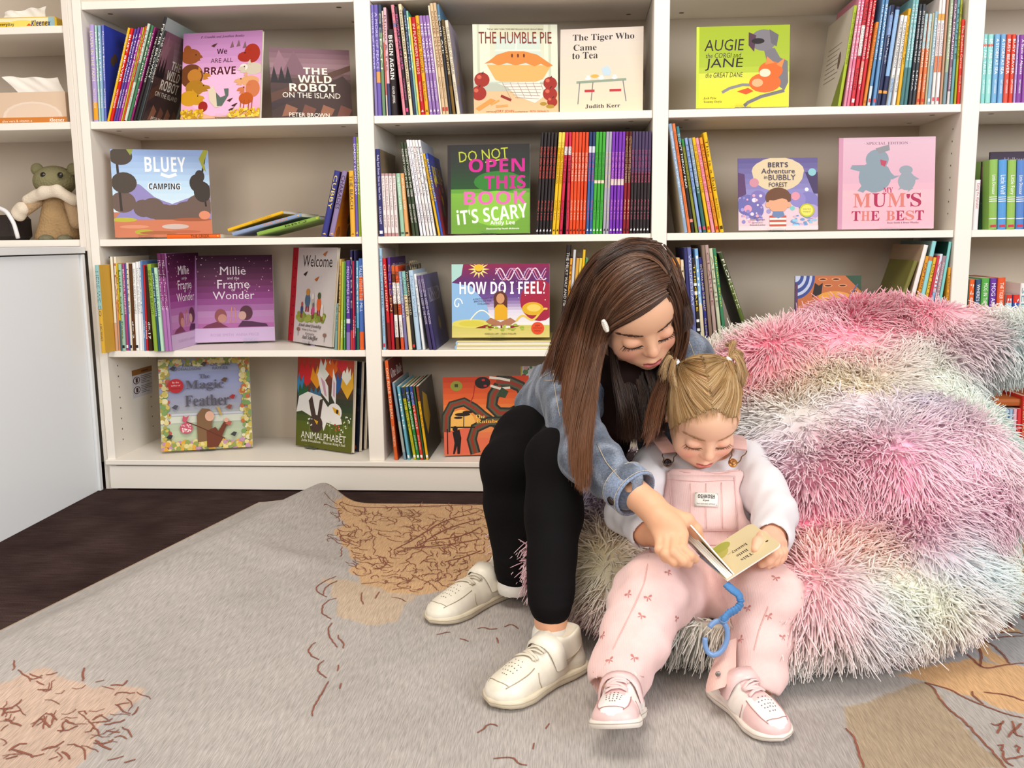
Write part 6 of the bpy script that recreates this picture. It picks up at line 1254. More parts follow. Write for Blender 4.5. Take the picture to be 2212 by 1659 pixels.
class Head:
    def __init__(s, c, R, H): s.c, s.R, s.H = np.asarray(c), R, H
    def w(s, p): return s.c+s.R @ (np.asarray(p, float)*s.H)
    def loc(s, V): return ((V-s.c) @ s.R)/s.H
    def build(s, f, neck, nr_, full=1.):
        H, R = s.H, s.R
        E = lambda c, r, k=.06, sub=False: f.ell(s.w(c), A3(r)*H, k*H, R, sub)
        K = lambda a, b, ra, rb, k=.03, sub=False: f.cap(s.w(a), s.w(b), ra*H, rb*H, k*H, sub)
        E((0, .07, .10), (.365, .43, .40)); E((0, -.08, -.16), (.305, .32, .34), .08); E((0, -.17, .14), (.30, .24, .25), .08)
        for x in (-1, 1): E((x*.165, -.235, -.20), (.125*full, .12*full, .13), .08)
        E((0, -.17, -.34), (.20*full, .20, .13), .08); E((0, -.315, -.42), (.075, .06, .06), .07)
        f.cap(s.w((0, .08, -.22)), neck, nr_, nr_*1.05, .03)
        for x in (-1, 1):
            E((x*.15, -.44, -.04), (.09, .075, .05), .06, True); E((x*.15, -.322, -.058), (.08, .068, .058), .018)
            E((x*.15, -.43, -.012), (.075, .03, .012), .02, True)
        K((0, -.37, -.03), (0, -.43, -.13), .03, .042, .06); E((0, -.44, -.158), (.05, .048, .042), .035)
        for x in (-1, 1): E((x*.047, -.405, -.172), (.03, .036, .028), .022)
        E((0, -.335, -.305), (.13, .08, .10), .06)
        for x in (-1, 1):
            K((x*.08, -.375, -.318), (x*.012, -.415, -.298), .012, .022, .016); E((x*.03, -.40, -.345), (.05, .03, .024), .014)
        for x in (-1, 1): K((x*.088, -.385, -.322), (0, -.445, -.321), .004, .006, .012, True)
        for x in (-1, 1): E((x*.021, -.435, -.196), (.013, .02, .012), .01, True)
        for x in (-1, 1): E((x*.365, .05, -.07), (.03, .075, .105), .03); E((x*.395, .03, -.06), (.016, .04, .06), .02, True)
    def colours(s, V, skin, lip, blush, hair, hairline, part=None):
        q = s.loc(V); x, y, z = q.T; C = np.tile(srgb(skin), (len(V), 1))
        def lay(m, c): nonlocal C; m = np.clip(m, 0, 1)[:, None]; C = C*(1-m)+A3(srgb(c))*m
        lay(.5*np.exp(-((np.abs(x)-.19)**2/.008+(z+.2)**2/.008))*(y < -.1), blush); lay(.3*np.exp(-(x**2/.004+(z+.17)**2/.004))*(y < -.38), blush)
        lay(.35*np.exp(-((np.abs(x)-.15)**2/.005+(z+.05)**2/.002))*(y < -.3), mix(skin, blush, .6))
        top = -.295+.014*np.cos(np.clip(np.abs(x)-.03, 0, 1)*50)*0-.22*np.maximum(0, np.abs(x)-.03)*.4; bot = -.362+.9*x**2*4
        lay(((z < top) & (z > bot) & (np.abs(x) < .086) & (y < -.34)).astype(float)*.85, lip)
        lay(((np.abs(z+.321) < .006) & (np.abs(x) < .085) & (y < -.34)).astype(float)*.7, mix(lip, '2a1010', .5))
        hl = hairline(x, y, z); lay(hl, hair)
        if part is not None: lay(part(x, y, z), mix(skin, 'f8e0d0', .3))
        return C
    def features(s, V, root, I, lash, brow, eyes=(1, 1), bz=.045):
        q = s.loc(V); fr = q[:, 1] < -.1; Q = q[fr]
        def sf(x, z, off=0.): i = np.argmin((Q[:, 0]-x)**2+(Q[:, 2]-z)**2+np.maximum(0, Q[:, 1]+.25)); return A3([x, Q[i, 1]-off, z])
        g = np.random.default_rng(3)
        for sd in (-1, 1):
            mb = MB(); xs = np.linspace(-.076, .076, 13); L = [sf(sd*.15+x, -.088-.018*(1-(x/.076)**2), .003) for x in xs]
            L = np.array(L); L[1:-1] = (L[:-2]+L[1:-1]*2+L[2:])/4
            mb.tube([s.w(p) for p in L], .0052*s.H, 6, lash)
            for i in range(22):
                t = g.uniform(0, 12); a = L[int(t)]*(1-t % 1)+L[min(int(t)+1, 12)]*(t % 1); o = (t-6)/6
                ln = .027*(.6+.4*abs(o)); b = a+A3([o*.03, -.5*ln, -.45*ln]); c = a+A3([o*.05, -1.05*ln, -.5*ln])
                mb.tube([s.w(a), s.w(b), s.w(c)], [.0022*s.H, .0018*s.H, .0005*s.H], 4, lash)
            mb.build('eyelashes', mat('lash_hair', attr=True, rough=.6), root, I)
            mb = MB()
            for i in range(70):
                t = g.random(); x = sd*(.06+.19*t); z = bz+.035*math.sin(t*2.2)-.022*t+g.normal(0, .007); a = sf(x, z, .004); b = sf(x+sd*.028, z+.012*(1-1.6*t), .006)
                mb.tube([s.w(a), s.w((a+b)/2+A3([0, -.004, 0])), s.w(b)], [.0018*s.H, .0022*s.H, .0005*s.H], 4, brow)
            mb.build('eyebrow', mat('brow_hair', attr=True, rough=.7), root, I)
def hair_sheet(guides, n, cols, seed=1, r=.0007, K=22, jit=.004, lock=.006, nl=60, thick=.006, endj=.03, light=None, taper=True, spread0=.35):
    """strands interpolated between ordered guide lines, gathered in locks"""
    g = np.random.default_rng(seed); Gd = np.stack([resamp(p, K) for p in guides]); m = len(Gd)-1
    t = g.uniform(0, m, n); lk = (t/m*nl).astype(int); i = np.minimum(t.astype(int), m-1); f = (t-i)[:, None, None]
    P = Gd[i]*(1-f)+Gd[i+1]*f
    s = np.linspace(0, 1, K)[None, :, None]; env = spread0+(1-spread0)*s
    lo = g.normal(0, 1, (nl+1, 1, 3)); ph = g.uniform(0, 6, (nl+1, 1, 1))
    P = P+lo[lk]*lock*env+np.sin(s*5+ph[lk])*lock*.5*lo[lk][:, :, [1, 2, 0]]+g.normal(0, jit*.5, (n, 1, 3))*env+g.normal(0, jit, (n, 1, 3))*s**2*.8
    dep = g.random((n, 1, 1))*thick; P = P+FW*dep*env
    ln = 1-np.abs(g.normal(0, endj, (n, 1)))-.03*np.abs(lo[lk][:, :, 0]); ss = np.linspace(0, 1, K)[None]*np.clip(ln, .5, 1)*(K-1)
    j = np.minimum(ss.astype(int), K-2); fr = (ss-j)[..., None]; P = np.take_along_axis(P, j[..., None], 1)*(1-fr)+np.take_along_axis(P, j[..., None]+1, 1)*fr
    R = np.full((n, K), r)*g.uniform(.7, 1.25, (n, 1))
    if taper: R = R*np.interp(np.linspace(0, 1, K), [0, .1, .8, 1], [.8, 1, .85, .25])[None]
    pal = np.array([srgb(c) for c in cols]); w = g.random((nl+1, 1)); ci = np.clip((w[lk]*.65+g.random((n, 1))*.35)*(len(cols)-1), 0, len(cols)-1.001); a = ci.astype(int)[:, 0]; fq = ci-a[:, None]
    C = (pal[a]*(1-fq)+pal[a+1]*fq)[:, None].repeat(K, 1)
    if light: C = C*(1-(s**1.5)*light[1])+A3(srgb(light[0]))*(s**1.5)*light[1]
    return P, R, C
def hair_obj(name, parts, mt, root, I):
    VV = []; QQ = []; CC = []; b = 0
    for P, R, C in parts:
        V, Q = strands(P, R); VV.append(V); QQ.append(Q+b); b += len(V); CC.append(np.repeat(C.reshape(-1, 3), 3, axis=0))
    return mesh_np(name, np.concatenate(VV), np.concatenate(QQ), mt, root, np.concatenate(CC), inv=I)
SKIN = mat('skin', attr=True, rough=.5, spec=.35, sss=.18, bump=('noise', 900, .04))
# ---------------------------------------------------------------- trainers
def shoe(name, heel, toe, H, W, root, I, c, tilt=0., roll=0., lift=0., pitch=0.):
    """local x heel to toe, z up. c: colours of upper, overlay, toe box, sole, lace, mark, line"""
    heel, toe = np.asarray(heel, float), np.asarray(toe, float); d = toe-heel; L = np.linalg.norm(d[:2]); x = nrm([d[0], d[1], 0]); y = np.cross((0, 0, 1), x)
    R = np.stack([x, y, A3([0, 0, 1.])], 1) @ RYm(-pitch) @ RXm(roll); o = A3([heel[0], heel[1], heel[2]+lift]); T = lambda p: o+R @ np.asarray(p, float)
    e = empty(name, M=(I.inverted() @ Matrix.Translation(o)) if False else None); e.matrix_world = Matrix.Translation(o); e.parent = root; e.matrix_parent_inverse = root.matrix_world.inverted() if False else Matrix.Identity(4)
    e.location = I @ Vector(o); IS = Matrix.Translation(-Vector(o))
    outl = [(0, .30), (.06, .40), (.2, .42), (.4, .38), (.55, .42), (.72, .5), (.86, .46), (.95, .32), (1.0, 0)]; k = 28
    def wd(s): return np.interp(s, [a for a, _ in outl], [b for _, b in outl])*W
    sv = np.concatenate([np.linspace(0, 1, k)]); ring = [(s*L, -wd(s)) for s in sv]+[(s*L, wd(s)) for s in sv[::-1][1:-1]]+[(0, wd(0))]
    f = Field((-.02, -W*.62, -.005), (L+.012, W*.62, H+.02), .0018)
    f.ell((L*.80, 0, H*.22), (L*.2, W*.44, H*.36), .01); f.ell((L*.62, 0, H*.28), (L*.25, W*.42, H*.46), .012)
    f.cap((L*.14, 0, H*.35), (L*.14, 0, H*.84), W*.37, W*.31, .01); f.cap((L*.34, 0, H*.25), (L*.30, 0, H*.78), W*.37, W*.29, .015); f.cap((L*.48, 0, H*.22), (L*.42, 0, H*.62), W*.38, W*.27, .015)
    f.ell((L*.11, 0, H*.25), (L*.12, W*.36, H*.28), .01)
    f.plane((0, 0, H*.16), (0, 0, -1), .002); f.ell((L*.2, 0, H*1.12), (L*.17, W*.27, H*.36), .006, sub=True)
    V, Q = f.mesh(2); N = vnormals(V, Q)
    x_, y_, z_ = V.T; C = np.tile(srgb(c[0]), (len(V), 1))
    tb = (x_ > L*.62)&(np.abs(y_) < wd(x_/L)*.62)&(z_ > H*.34); C[(x_ > L*.66)] = srgb(c[1]); C[tb] = srgb(c[2]); C[(x_ < L*.12) & (z_ < H*.7)] = srgb(c[1])
    eye = (np.abs(y_) < W*.2+.0*x_) & (x_ > L*.36) & (x_ < L*.7) & (z_ > H*.4); C[eye] = srgb(c[1])
    LEA = mat('shoe_leather', attr=True, rough=.38, spec=.45, bump=('noise', 420, .06), var=(60, .05))
    wv = lambda P: np.array([T(p) for p in P])
    mesh_np('upper', wv(V), Q, LEA, e, C, inv=IS)
    mb = MB()
    for zz in ((0, .002, .97), (.002, .0, 1.0), (H*.17, .0, 1.02), (H*.19, -.0015, 1.0)): pass
    lev = [(0., .965), (H*.02, 1.0), (H*.10, 1.04), (H*.185, 1.02), (H*.2, .97)]; n = len(ring); cx = L*.5
    vs = [T((cx+(a-cx)*s*(1.0)+.0, b*s, z+(.012*max(0, (a/L-.8))**1 if z == 0 else .01*max(0, a/L-.82)))) for z, s in lev for a, b in ring]
    fs = [[i*n+j, i*n+(j+1) % n, (i+1)*n+(j+1) % n, (i+1)*n+j] for i in range(len(lev)-1) for j in range(n)]+[list(range(n))[::-1], [(len(lev)-1)*n+j for j in range(n)]]
    mb.add(vs, fs, c[3], 0, True)
    mb.tube([T((cx+(a-cx)*1.045, b*1.045, H*.13+.01*max(0, a/L-.82))) for a, b in ring]+[T((cx+(ring[0][0]-cx)*1.045, ring[0][1]*1.045, H*.13))], .0006, 4, mix(c[3], '8a7a68', .5))
    mb.build('sole', LEA, e, IS)
    def S(x, y, off=.0012):                                  # point on the upper seen from above / outside
        d = (V[:, 0]-x)**2+(V[:, 1]-y)**2-V[:, 2]*.0006; i = np.argmin(d); return V[i]+N[i]*off
    def side(x, z, sg, off=.0012):
        d = (V[:, 0]-x)**2+(V[:, 2]-z)**2+np.where(V[:, 1]*sg > 0, 0, 1)-.0004*np.abs(V[:, 1]); i = np.argmin(d); return V[i]+N[i]*off
    for j in range(3):                                       # laces crossing over the tongue
        xx = L*(.50+.055*j); sg = 1 if j % 2 else -1
        P = [S(xx+L*.02*sg*q, y, .0025+.001*(1-(y/(W*.2))**2)) for q, y in zip(np.linspace(-1, 1, 7), np.linspace(-W*.21, W*.21, 7))]
        MB().tube([T(p) for p in P], .0032, 6, c[4], flat=.45).build('lace', mat('lace_cloth', attr=True, rough=.8), e, IS)
        if j < 2:
            P = [S(xx+L*.05*(q+1)*.5, y*sg, .003) for q, y in zip(np.linspace(-1, 1, 7), np.linspace(-W*.19, W*.19, 7))]
            MB().tube([T(p) for p in P], .003, 6, c[4], flat=.45).build('lace', mat('lace_cloth', attr=True, rough=.8), e, IS)
    st = MB(); ys = np.linspace(-1.4, 1.4, 17); zc = H*.30; rows = []   # hook and loop strap over the instep
    for dx in (-.062, -.056, .056, .062):
        rr = []
        for th_ in ys:
            x = L*(.43+dx-.05*abs(th_)); sel = (np.abs(V[:, 0]-x) < .004) & (np.abs(np.arctan2(V[:, 1], V[:, 2]-zc)-th_) < .16)
            rr.append(np.hypot(V[sel, 1], V[sel, 2]-zc).max() if sel.any() else np.nan)
        rr = np.array(rr); ok = ~np.isnan(rr); rr = np.interp(ys, ys[ok], rr[ok])
        for _ in range(2): rr[1:-1] = (rr[:-2]+2*rr[1:-1]+rr[2:])/4
        rr = rr+(.0004 if abs(dx) > .06 else .0042)
        rows += [T((L*(.43+dx-.05*abs(t)), q*math.sin(t), zc+q*math.cos(t))) for t, q in zip(ys, rr)]
    m_ = len(ys); st.add(rows, [[a*m_+b, a*m_+b+1, (a+1)*m_+b+1, (a+1)*m_+b] for a in range(3) for b in range(m_-1)], c[1], 0, True)
    st.build('strap', LEA, e, IS)
    for sg in (-1, 1):                                       # stitched curved mark on each side
        mk = [(.30, .42), (.34, .33), (.42, .30), (.52, .36), (.62, .47)]; mk2 = [(.62, .47), (.50, .33), (.40, .22), (.32, .24), (.29, .33), (.30, .42)]
        pa = [side(L*(.62-a*.85)+L*.0, H*b*1.25+H*.06, sg, .0006) for a, b in resamp2(mk, 10)]; pb = [side(L*(.62-a*.85), H*b*1.25+H*.06, sg, .0006) for a, b in resamp2(mk2, 14)]
        MB().tube([T(p) for p in smooth3(pa)+smooth3(pb)], .0009, 5, c[6]).build('side_mark', LEA, e, IS)
        if c[5]:
            A_ = resamp2(mk, 10); B_ = resamp2(mk2[::-1], 10)
            vs = [T(side(L*(.62-a*.85), H*b*1.25+H*.06, sg, .0009)) for a, b in list(A_)+list(B_)]
            MB().add(vs, [[i, i+1, 11+i, 10+i] for i in range(9)], c[5]).build('side_mark', LEA, e, IS)
    ln = MB()
    for y0 in (-1, 1): ln.tube([T(p) for p in smooth3([S(L*s, y0*wd(s)*.64, .0006) for s in np.linspace(.64, .93, 9)])], .0008, 5, c[6])
    ln.tube([T(p) for p in smooth3([S(L*.93-L*.012*abs(a)*2, a*W*.24, .0006) for a in np.linspace(-1, 1, 9)])], .0008, 5, c[6])
    for sg in (-1, 1): ln.tube([T(p) for p in smooth3([side(L*.62+L*.02*math.sin(q*3), H*(.22+.3*q), sg, .0006) for q in np.linspace(0, 1, 7)])], .0008, 5, c[6])
    ln.build('stitching', LEA, e, IS)
    dt = MB()
    for i in range(5):
        for j in range(-2, 3):
            if abs(j) == 2 and i in (0, 4): continue
            p = S(L*(.69+.04*i), W*.085*j*(1-.08*i), .0003); d2 = np.argmin(((V-p)**2).sum(1)); n_ = N[d2]; b = frame(R @ n_)
            dt.add([T(p)+b[:, 0]*.0011*math.cos(a)+b[:, 1]*.0011*math.sin(a)+R @ n_*.0003 for a in np.arange(6)*math.pi/3], [list(range(6))], '6a6058')
    dt.build('air_holes', LEA, e, IS)
    return e
def resamp2(P, K): P = np.array([(a, b, 0) for a, b in P]); return resamp(P, K)[:, :2]
def smooth3(P): P = np.array(P); P[1:-1] = (P[:-2]+P[1:-1]*2+P[2:])/4; P[1:-1] = (P[:-2]+P[1:-1]*2+P[2:])/4; return list(P)
def finger(f, pts, r, k=.003):
    for i in range(len(pts)-1): f.cap(pts[i], pts[i+1], r[i], r[i+1], k)
def nails(mb, tip, prev, out, r):
    d = nrm(tip-prev); n = nrm(out-d*(out @ d)); s = np.cross(d, n); c = tip+n*r*.82-d*r*.15
    mb.ell(c, (r*.62, r*.85, r*.2), 'eab8a8', n=10, m=6, R=np.stack([s, d, n], 1))

def dense(p, n=5):
    o = []
    for a, b in zip(p[:-1], p[1:]): o += [tuple(a[i]+(b[i]-a[i])*k/n for i in range(3)) for k in range(n)]
    return o+[p[-1]]
# ---------------------------------------------------------------- older girl
def older_girl():
    org = A3([.40, -.62, .0]); root = tag(empty('person', org), 'older child with long brown hair, denim jacket and black leggings, leaning over the book', 'person'); I = Matrix.Translation(-Vector(org))
    hd = Head(A3([.520, -.905, .600]), RXm(math.radians(40)) @ RZm(math.radians(17)) @ RYm(math.radians(-6)), .205)
    neck = A3([.50, -.80, .497]); hip = A3([.40, -.60, .315]); chest = A3([.47, -.745, .42])
    shR = at(1222, 838, 1.80); shL = at(1478, 775, 1.84); elR = at(1268, 985, 1.62); wrR = at(1405, 1093, 1.505); elL = at(1455, 900, 1.91); haL = at(1410, 955, 1.88)
    hpR, hpL = hip+A3([-.065, -.01, -.01]), hip+A3([.05, -.03, -.01])
    knR, knL = at(1100, 1008, 1.83), at(1198, 990, 1.67); anR, anL = at(1110, 1218, 1.84), at(1190, 1335, 1.575)
    # skin: one mesh
    VV = []; QQ = []; CC = []; b = 0
    def put(V, Q, C): nonlocal b; VV.append(V); QQ.append(Q+b); CC.append(C); b += len(V)
    f = Field(hd.c-.17, hd.c+.17, .0016); hd.build(f, neck, .042, .97); V, Q = f.mesh(2); HV = V; HN = vnormals(V, Q)
    hl = lambda x, y, z: ((z > .34-.75*(y+.33)) | ((y > .04) & (z > -.34)))*1.
    put(V, Q, hd.colours(V, 'e6b493', 'b54b54', 'de8678', '3a2218', hl))
    hpts = [elR, wrR]+[at(*q) for q in ((1501, 1208, 1.40), (1424, 1210, 1.40), (1515, 1110, 1.50))]
    f = Field(np.min(hpts, 0)-.045, np.max(hpts, 0)+.045, .0014)
    f.cap(elR, wrR, .034, .0235, .01)
    D = lambda u, v, d: at(u, v, d)
    mcp = [D(1474, 1155, 1.452), D(1457, 1163, 1.447), D(1441, 1166, 1.449), D(1426, 1163, 1.456)]
    pal = D(1440, 1128, 1.468); kn = nrm(np.cross(mcp[0]-wrR, mcp[3]-wrR)); kn = kn if kn @ FW < 0 else -kn
    for m_ in mcp: f.cap(wrR+(m_-wrR)*.15, m_, .017, .0098, .008)
    f.cap(wrR, pal, .022, .02, .01); f.cap(D(1422, 1120, 1.475), D(1462, 1138, 1.462), .016, .014, .01)
    fing = [([(1474, 1155, 1.452), (1473, 1186, 1.426), (1490, 1201, 1.422), (1501, 1208, 1.432)], (.0096, .0085, .0078, .0068)),
            ([(1457, 1163, 1.447), (1455, 1194, 1.420), (1475, 1212, 1.415), (1487, 1218, 1.424)], (.0096, .0086, .0078, .0068)),
            ([(1441, 1166, 1.449), (1437, 1196, 1.424), (1455, 1213, 1.420), (1466, 1217, 1.427)], (.0092, .0082, .0075, .0066)),
            ([(1426, 1163, 1.456), (1424, 1187, 1.434), (1438, 1206, 1.430), (1449, 1211, 1.436)], (.0086, .0074, .0067, .006))]
    for P, r in fing: finger(f, [D(*p) for p in P], r)
    th = [D(1438, 1108, 1.485), D(1484, 1124, 1.474), D(1502, 1144, 1.478), D(1511, 1164, 1.484)]; finger(f, th, (.014, .0108, .0098, .0078), .007)
    V, Q = f.mesh(2); put(V, Q, np.tile(srgb('e4ad8a'), (len(V), 1)))
    f = Field((.15, -1.18, .02), (.85, -.45, .62), .006)
    f.chain([hip, chest, neck], [.07, .07, .045], .02); f.cap(hpL, knL, .05, .036); f.cap(knL, anL, .034, .026); f.cap(hpR, knR, .05, .036); f.cap(knR, anR, .034, .026); f.cap(anL, anL+A3([.0, .0, -.04]), .027, .027)
    f.cap(anR, anR+A3([0, 0, -.04]), .026, .026); f.chain([chest+A3([0, 0, .05]), shR, elR], [.05, .036, .03]); f.chain([chest+A3([0, 0, .05]), shL, elL, haL], [.05, .036, .03, .02]); f.ell(haL, .026)
    V, Q = f.mesh(1); put(V, Q, np.tile(srgb('e2ab8a'), (len(V), 1)))
    mesh_np('body', np.concatenate(VV), np.concatenate(QQ), SKIN, root, np.concatenate(CC), inv=I)
    hd.features(HV, root, I, '1e1411', '4a3024')
    # leggings
    BLK = mat('black_leggings', '0f0c0e', rough=.85, spec=.12, bump=('noise', 700, .15))
    f = Field((.15, -1.18, .04), (.66, -.45, .47), .0038)
    f.ell(hip, (.125, .115, .09), .02); f.chain([hpL, (hpL+knL)/2+A3([0, 0, .006]), knL], [.082, .068, .052], .02); f.chain([knL, knL*.62+anL*.38+A3([.0, .012, 0]), anL+A3([0, 0, .022])], [.05, .05, .0365], .018)
    f.chain([hpR, (hpR+knR)/2+A3([0, 0, .01]), knR], [.082, .07, .056], .02); f.chain([knR, knR*.6+anR*.4+A3([-.002, .012, 0]), anR+A3([0, 0, -.022])], [.054, .052, .036], .018)
    for kn_, an_ in ((knL, anL+A3([0, 0, .022])), (knR, anR+A3([0, 0, -.02]))):
        for t, w in ((.97, .0385), (.91, .0395), (.85, .0385)): p = an_*t+kn_*(1-t); f.ell(p, (w, w, .007), .008)
    f.noise(70, .0012, 5)
    f.plane(anL+A3([0, 0, .003]), (0, 0, -1), .002) if False else None
    V, Q = f.mesh(2); mesh_np('leggings', V, Q, BLK, root, None, inv=I)
    # dark top
    TOP = mat('dark_top', '2a1c1a', rough=.85, spec=.15, bump=('noise', 500, .2))
    f = Field((.2, -1.0, .22), (.75, -.45, .58), .005); f.chain([hip+A3([0, 0, .02]), chest+A3([.01, -.012, 0]), neck-A3([0, 0, .03])], [.105, .098, .06], .03); f.cap(shR, shL, .04, .04, .03); f.ell(neck-A3([0, .01, .03]), (.06, .06, .03), .02)
    V, Q = f.mesh(2); mesh_np('top', V, Q, TOP, root, None, inv=I)
    # denim jacket
    DEN = mat('faded_denim', attr=True, rough=.85, spec=.15, bump=('noise', 520, .6), var=(330, .3), sheen=.2)
    f = Field((.14, -1.13, .2), (.86, -.42, .60), .0036)
    bk = [hip+A3([.0, .03, .035]), chest+A3([-.01, .02, .005]), neck+A3([-.01, .02, -.02])]
    f.chain(bk, [.114, .116, .075], .03); f.cap(shR, shL, .05, .05, .04)
    f.ell(hip+A3([-.045, -.02, .045]), (.07, .09, .055), .02)
    f.chain([shR, (shR+elR)/2+A3([-.008, 0, -.004]), elR], [.056, .05, .046], .02); cu = wrR*.66+elR*.34; f.chain([elR, elR*.5+cu*.5, cu], [.046, .043, .0395], .012)
    f.chain([shL, elL, haL], [.054, .046, .036], .02)
    f.noise(60, .0042, 8); f.noise(120, .0022, 2)
    f.cap(A3([.55, -1.05, .30]), A3([.53, -.86, .50]), .075, .06, .01, sub=True); f.ell(neck+A3([.0, -.03, .035]), (.062, .07, .05), .01, sub=True)
    ax = nrm(wrR-elR); f.plane(cu+ax*.012, ax, .002) if False else None
    V, Q = f.mesh(2); N = vnormals(V, Q); g = np.random.default_rng(1)
    c0, c1, c2 = A3(srgb('5f6878')), A3(srgb('9aa3b4')), A3(srgb('3f444f'))
    t = .5+.5*np.sin(V @ A3([90, 60, -70])+2*np.sin(V @ A3([40, -80, 50]))); u_ = .5+.5*np.sin(V @ A3([-50, 120, 95]))
    C = c0+(c1-c0)*(t**3)[:, None]*.55+(c2-c0)*(u_**2)[:, None]*.5
    jk = mesh_np('denim_jacket', V, Q, DEN, root, C, inv=I)
    mb = MB()
    for P in ([(1172, 815), (1195, 800), (1215, 805)], [(1175, 822), (1205, 822), (1222, 830)], [(1128, 905), (1150, 925), (1180, 935), (1205, 960)], [(1200, 760), (1195, 800), (1200, 850), (1210, 900)], [(1290, 960), (1310, 1000), (1345, 1040)], [(1470, 720), (1490, 740), (1500, 770)]): mb = MB(); seam(mb, V, N, P, .0007, 'b8a890', .0008, 6); mb.build('stitching', mat('stitch_thread', attr=True, rough=.8), root, I)
    # cuff with a metal button
    mb = MB(); B3 = frame(ax); n = 26; prof = [(-.024, .0405), (-.022, .0425), (.0, .0425), (.012, .0415), (.0135, .040), (.012, .0375), (-.02, .037)]
    vs = [cu+ax*(a+.008)+(B3[:, 0]*math.cos(q)+B3[:, 1]*math.sin(q))*r*(1+.025*math.sin(3*q)) for a, r in prof for q in np.arange(n)*2*math.pi/n]
    mb.add(vs, [[i*n+j, i*n+(j+1) % n, (i+1)*n+(j+1) % n, (i+1)*n+j] for i in range(len(prof)-1) for j in range(n)], '8492ac', 0, True)
    for aa in (-.013, .016): mb.tube([cu+ax*(aa)+(B3[:, 0]*math.cos(q)+B3[:, 1]*math.sin(q))*.0428*(1+.025*math.sin(3*q)) for q in np.linspace(0, 2*math.pi, 40)], .0006, 5, 'c4b8a4')
    CV = np.array([v for v in mb.v[:n*len(prof)]]); mb.build('cuff', DEN, root, I)
    bp = at(1322, 1080, 1.52); i = np.argmin(np.abs(np.array(px(CV)[0])-1322)+np.abs(np.array(px(CV)[1])-1081)+px(CV)[2]*60); bn = nrm(CV[i]-cu-ax*((CV[i]-cu) @ ax)); bb = frame(bn)
    MB().ell(CV[i]+bn*.0012, (.0078, .0078, .003), '4a423c', n=18, m=8, R=bb).build('cuff_button', mat('dark_metal', '4a423c', rough=.35, metal=.9), root, I)
    # collar
    mb = MB(); cc = neck+A3([-.005, .01, .0]); n = 20; ang = np.linspace(-2.6, 2.6, n)
    rows = []
    for rr, zz in ((.056, .028), (.062, .032), (.085, .004), (.09, -.004), (.086, -.006)): rows += [cc+A3([rr*1.1*math.sin(a), rr*math.cos(a), zz+.01*math.cos(a)]) for a in ang]
    mb.add(rows, [[i*n+j, i*n+j+1, (i+1)*n+j+1, (i+1)*n+j] for i in range(4) for j in range(n-1)], '7d89a2', 0, True); mb.build('collar', DEN, root, I)
    # trainers and socks
    wc = ('e4dccb', 'e8e0d0', 'e2dac8', 'd8ccb4', 'd6ccba', '', 'a89a86')
    shoe('shoe', onz(1246, 1438, .0064)+A3([0, .005, 0]), onz(1060, 1530, .0064), .078, .083, root, I, wc)
    shoe('shoe', onz(1108, 1272, .0064)+A3([.0, .012, 0]), onz(930, 1350, .0064), .076, .083, root, I, wc)
    for a_ in (anL, anR):
        f = Field(a_-.06, a_+.06, .003); f.cap(a_+A3([0, 0, -.045]), a_+A3([0, 0, -.03]), .034, .0325); V, Q = f.mesh(1); mesh_np('sock', V, Q, mat('white_sock', 'e4e0d8', rough=.9, bump=('noise', 800, .3)), root, None, inv=I)
    # hair
    ec = hd.w((0, .06, .11)); er = A3([.405, .475, .435])*hd.H
    def hs(u, v, off=0.):
        k = hd.R.T @ ray(u, v)/(er+off); o = hd.R.T @ (CAM-ec)/(er+off); a, b_, c = k @ k, o @ k, o @ o-1; D_ = b_*b_-a*c
        t = (-b_-math.sqrt(D_))/a if D_ > 0 else -b_/a; return CAM+ray(u, v)*t
    def on(p):
        a = hs(*p); U, W2, D_ = px(HV); d = np.hypot(U-p[0], W2-p[1])
        if d.min() > 7: return a
        q, n_ = onsurf(HV, HN, p[0], p[1], .004+p[2]); return q if (q-CAM) @ FW < (a-CAM) @ FW else a
    def gl(pts):
        hd_ = [(p[0], p[1], p[2] if len(p) > 2 else 0.) for p in pts if len(p) < 3 or abs(p[2]) < .2]
        o = [on(p) for p in dense(hd_, 3)] if len(hd_) > 1 else [on(p) for p in hd_]
        return o+[ony(*p) for p in pts if len(p) > 2 and abs(p[2]) >= .2]
    def gl_(pts): return [hs(p[0], p[1], p[2] if len(p) > 2 and p[2] < .2 and p[2] > -.2 else 0) if len(p) < 3 or abs(p[2]) < .2 else ony(*p) for p in pts]
    DK = ['2a1a13', '3e281d', '513628', '654634', '795843']
    parts = []
    # crown sheet swept from the parting to the clip, then falling over the near shoulder
    Gs = [[(1440, 640), (1405, 668), (1362, 692), (1326, 704, .004), (1310, 724, -.935), (1294, 790, -.965), (1280, 880, -1.03), (1270, 960, -1.09), (1268, 1060, -1.13)],
          [(1438, 628), (1400, 645), (1360, 672), (1325, 694, .004), (1308, 716, -.93), (1290, 790, -.96), (1274, 880, -1.025), (1262, 960, -1.085), (1262, 1070, -1.13)],
          [(1446, 600), (1400, 612), (1350, 640), (1316, 680, .004), (1298, 730, -.935), (1282, 810, -.955), (1260, 900, -1.03), (1250, 970, -1.08), (1252, 1060, -1.12)],
          [(1448, 575), (1400, 580), (1345, 605), (1306, 655, .004), (1284, 730, -.92), (1268, 810, -.945), (1248, 900, -1.01), (1240, 970, -1.06), (1244, 1045, -1.09)],
          [(1440, 552), (1390, 548), (1330, 575), (1290, 635, .005), (1268, 720, -.9), (1252, 800, -.93), (1240, 880, -.985), (1232, 950, -1.02), (1236, 1015, -1.05)],
          [(1425, 535), (1375, 528), (1315, 552), (1272, 615, .006), (1250, 700, -.88), (1230, 780, -.905), (1220, 850, -.935), (1218, 920, -.95), (1222, 960, -.955)]]
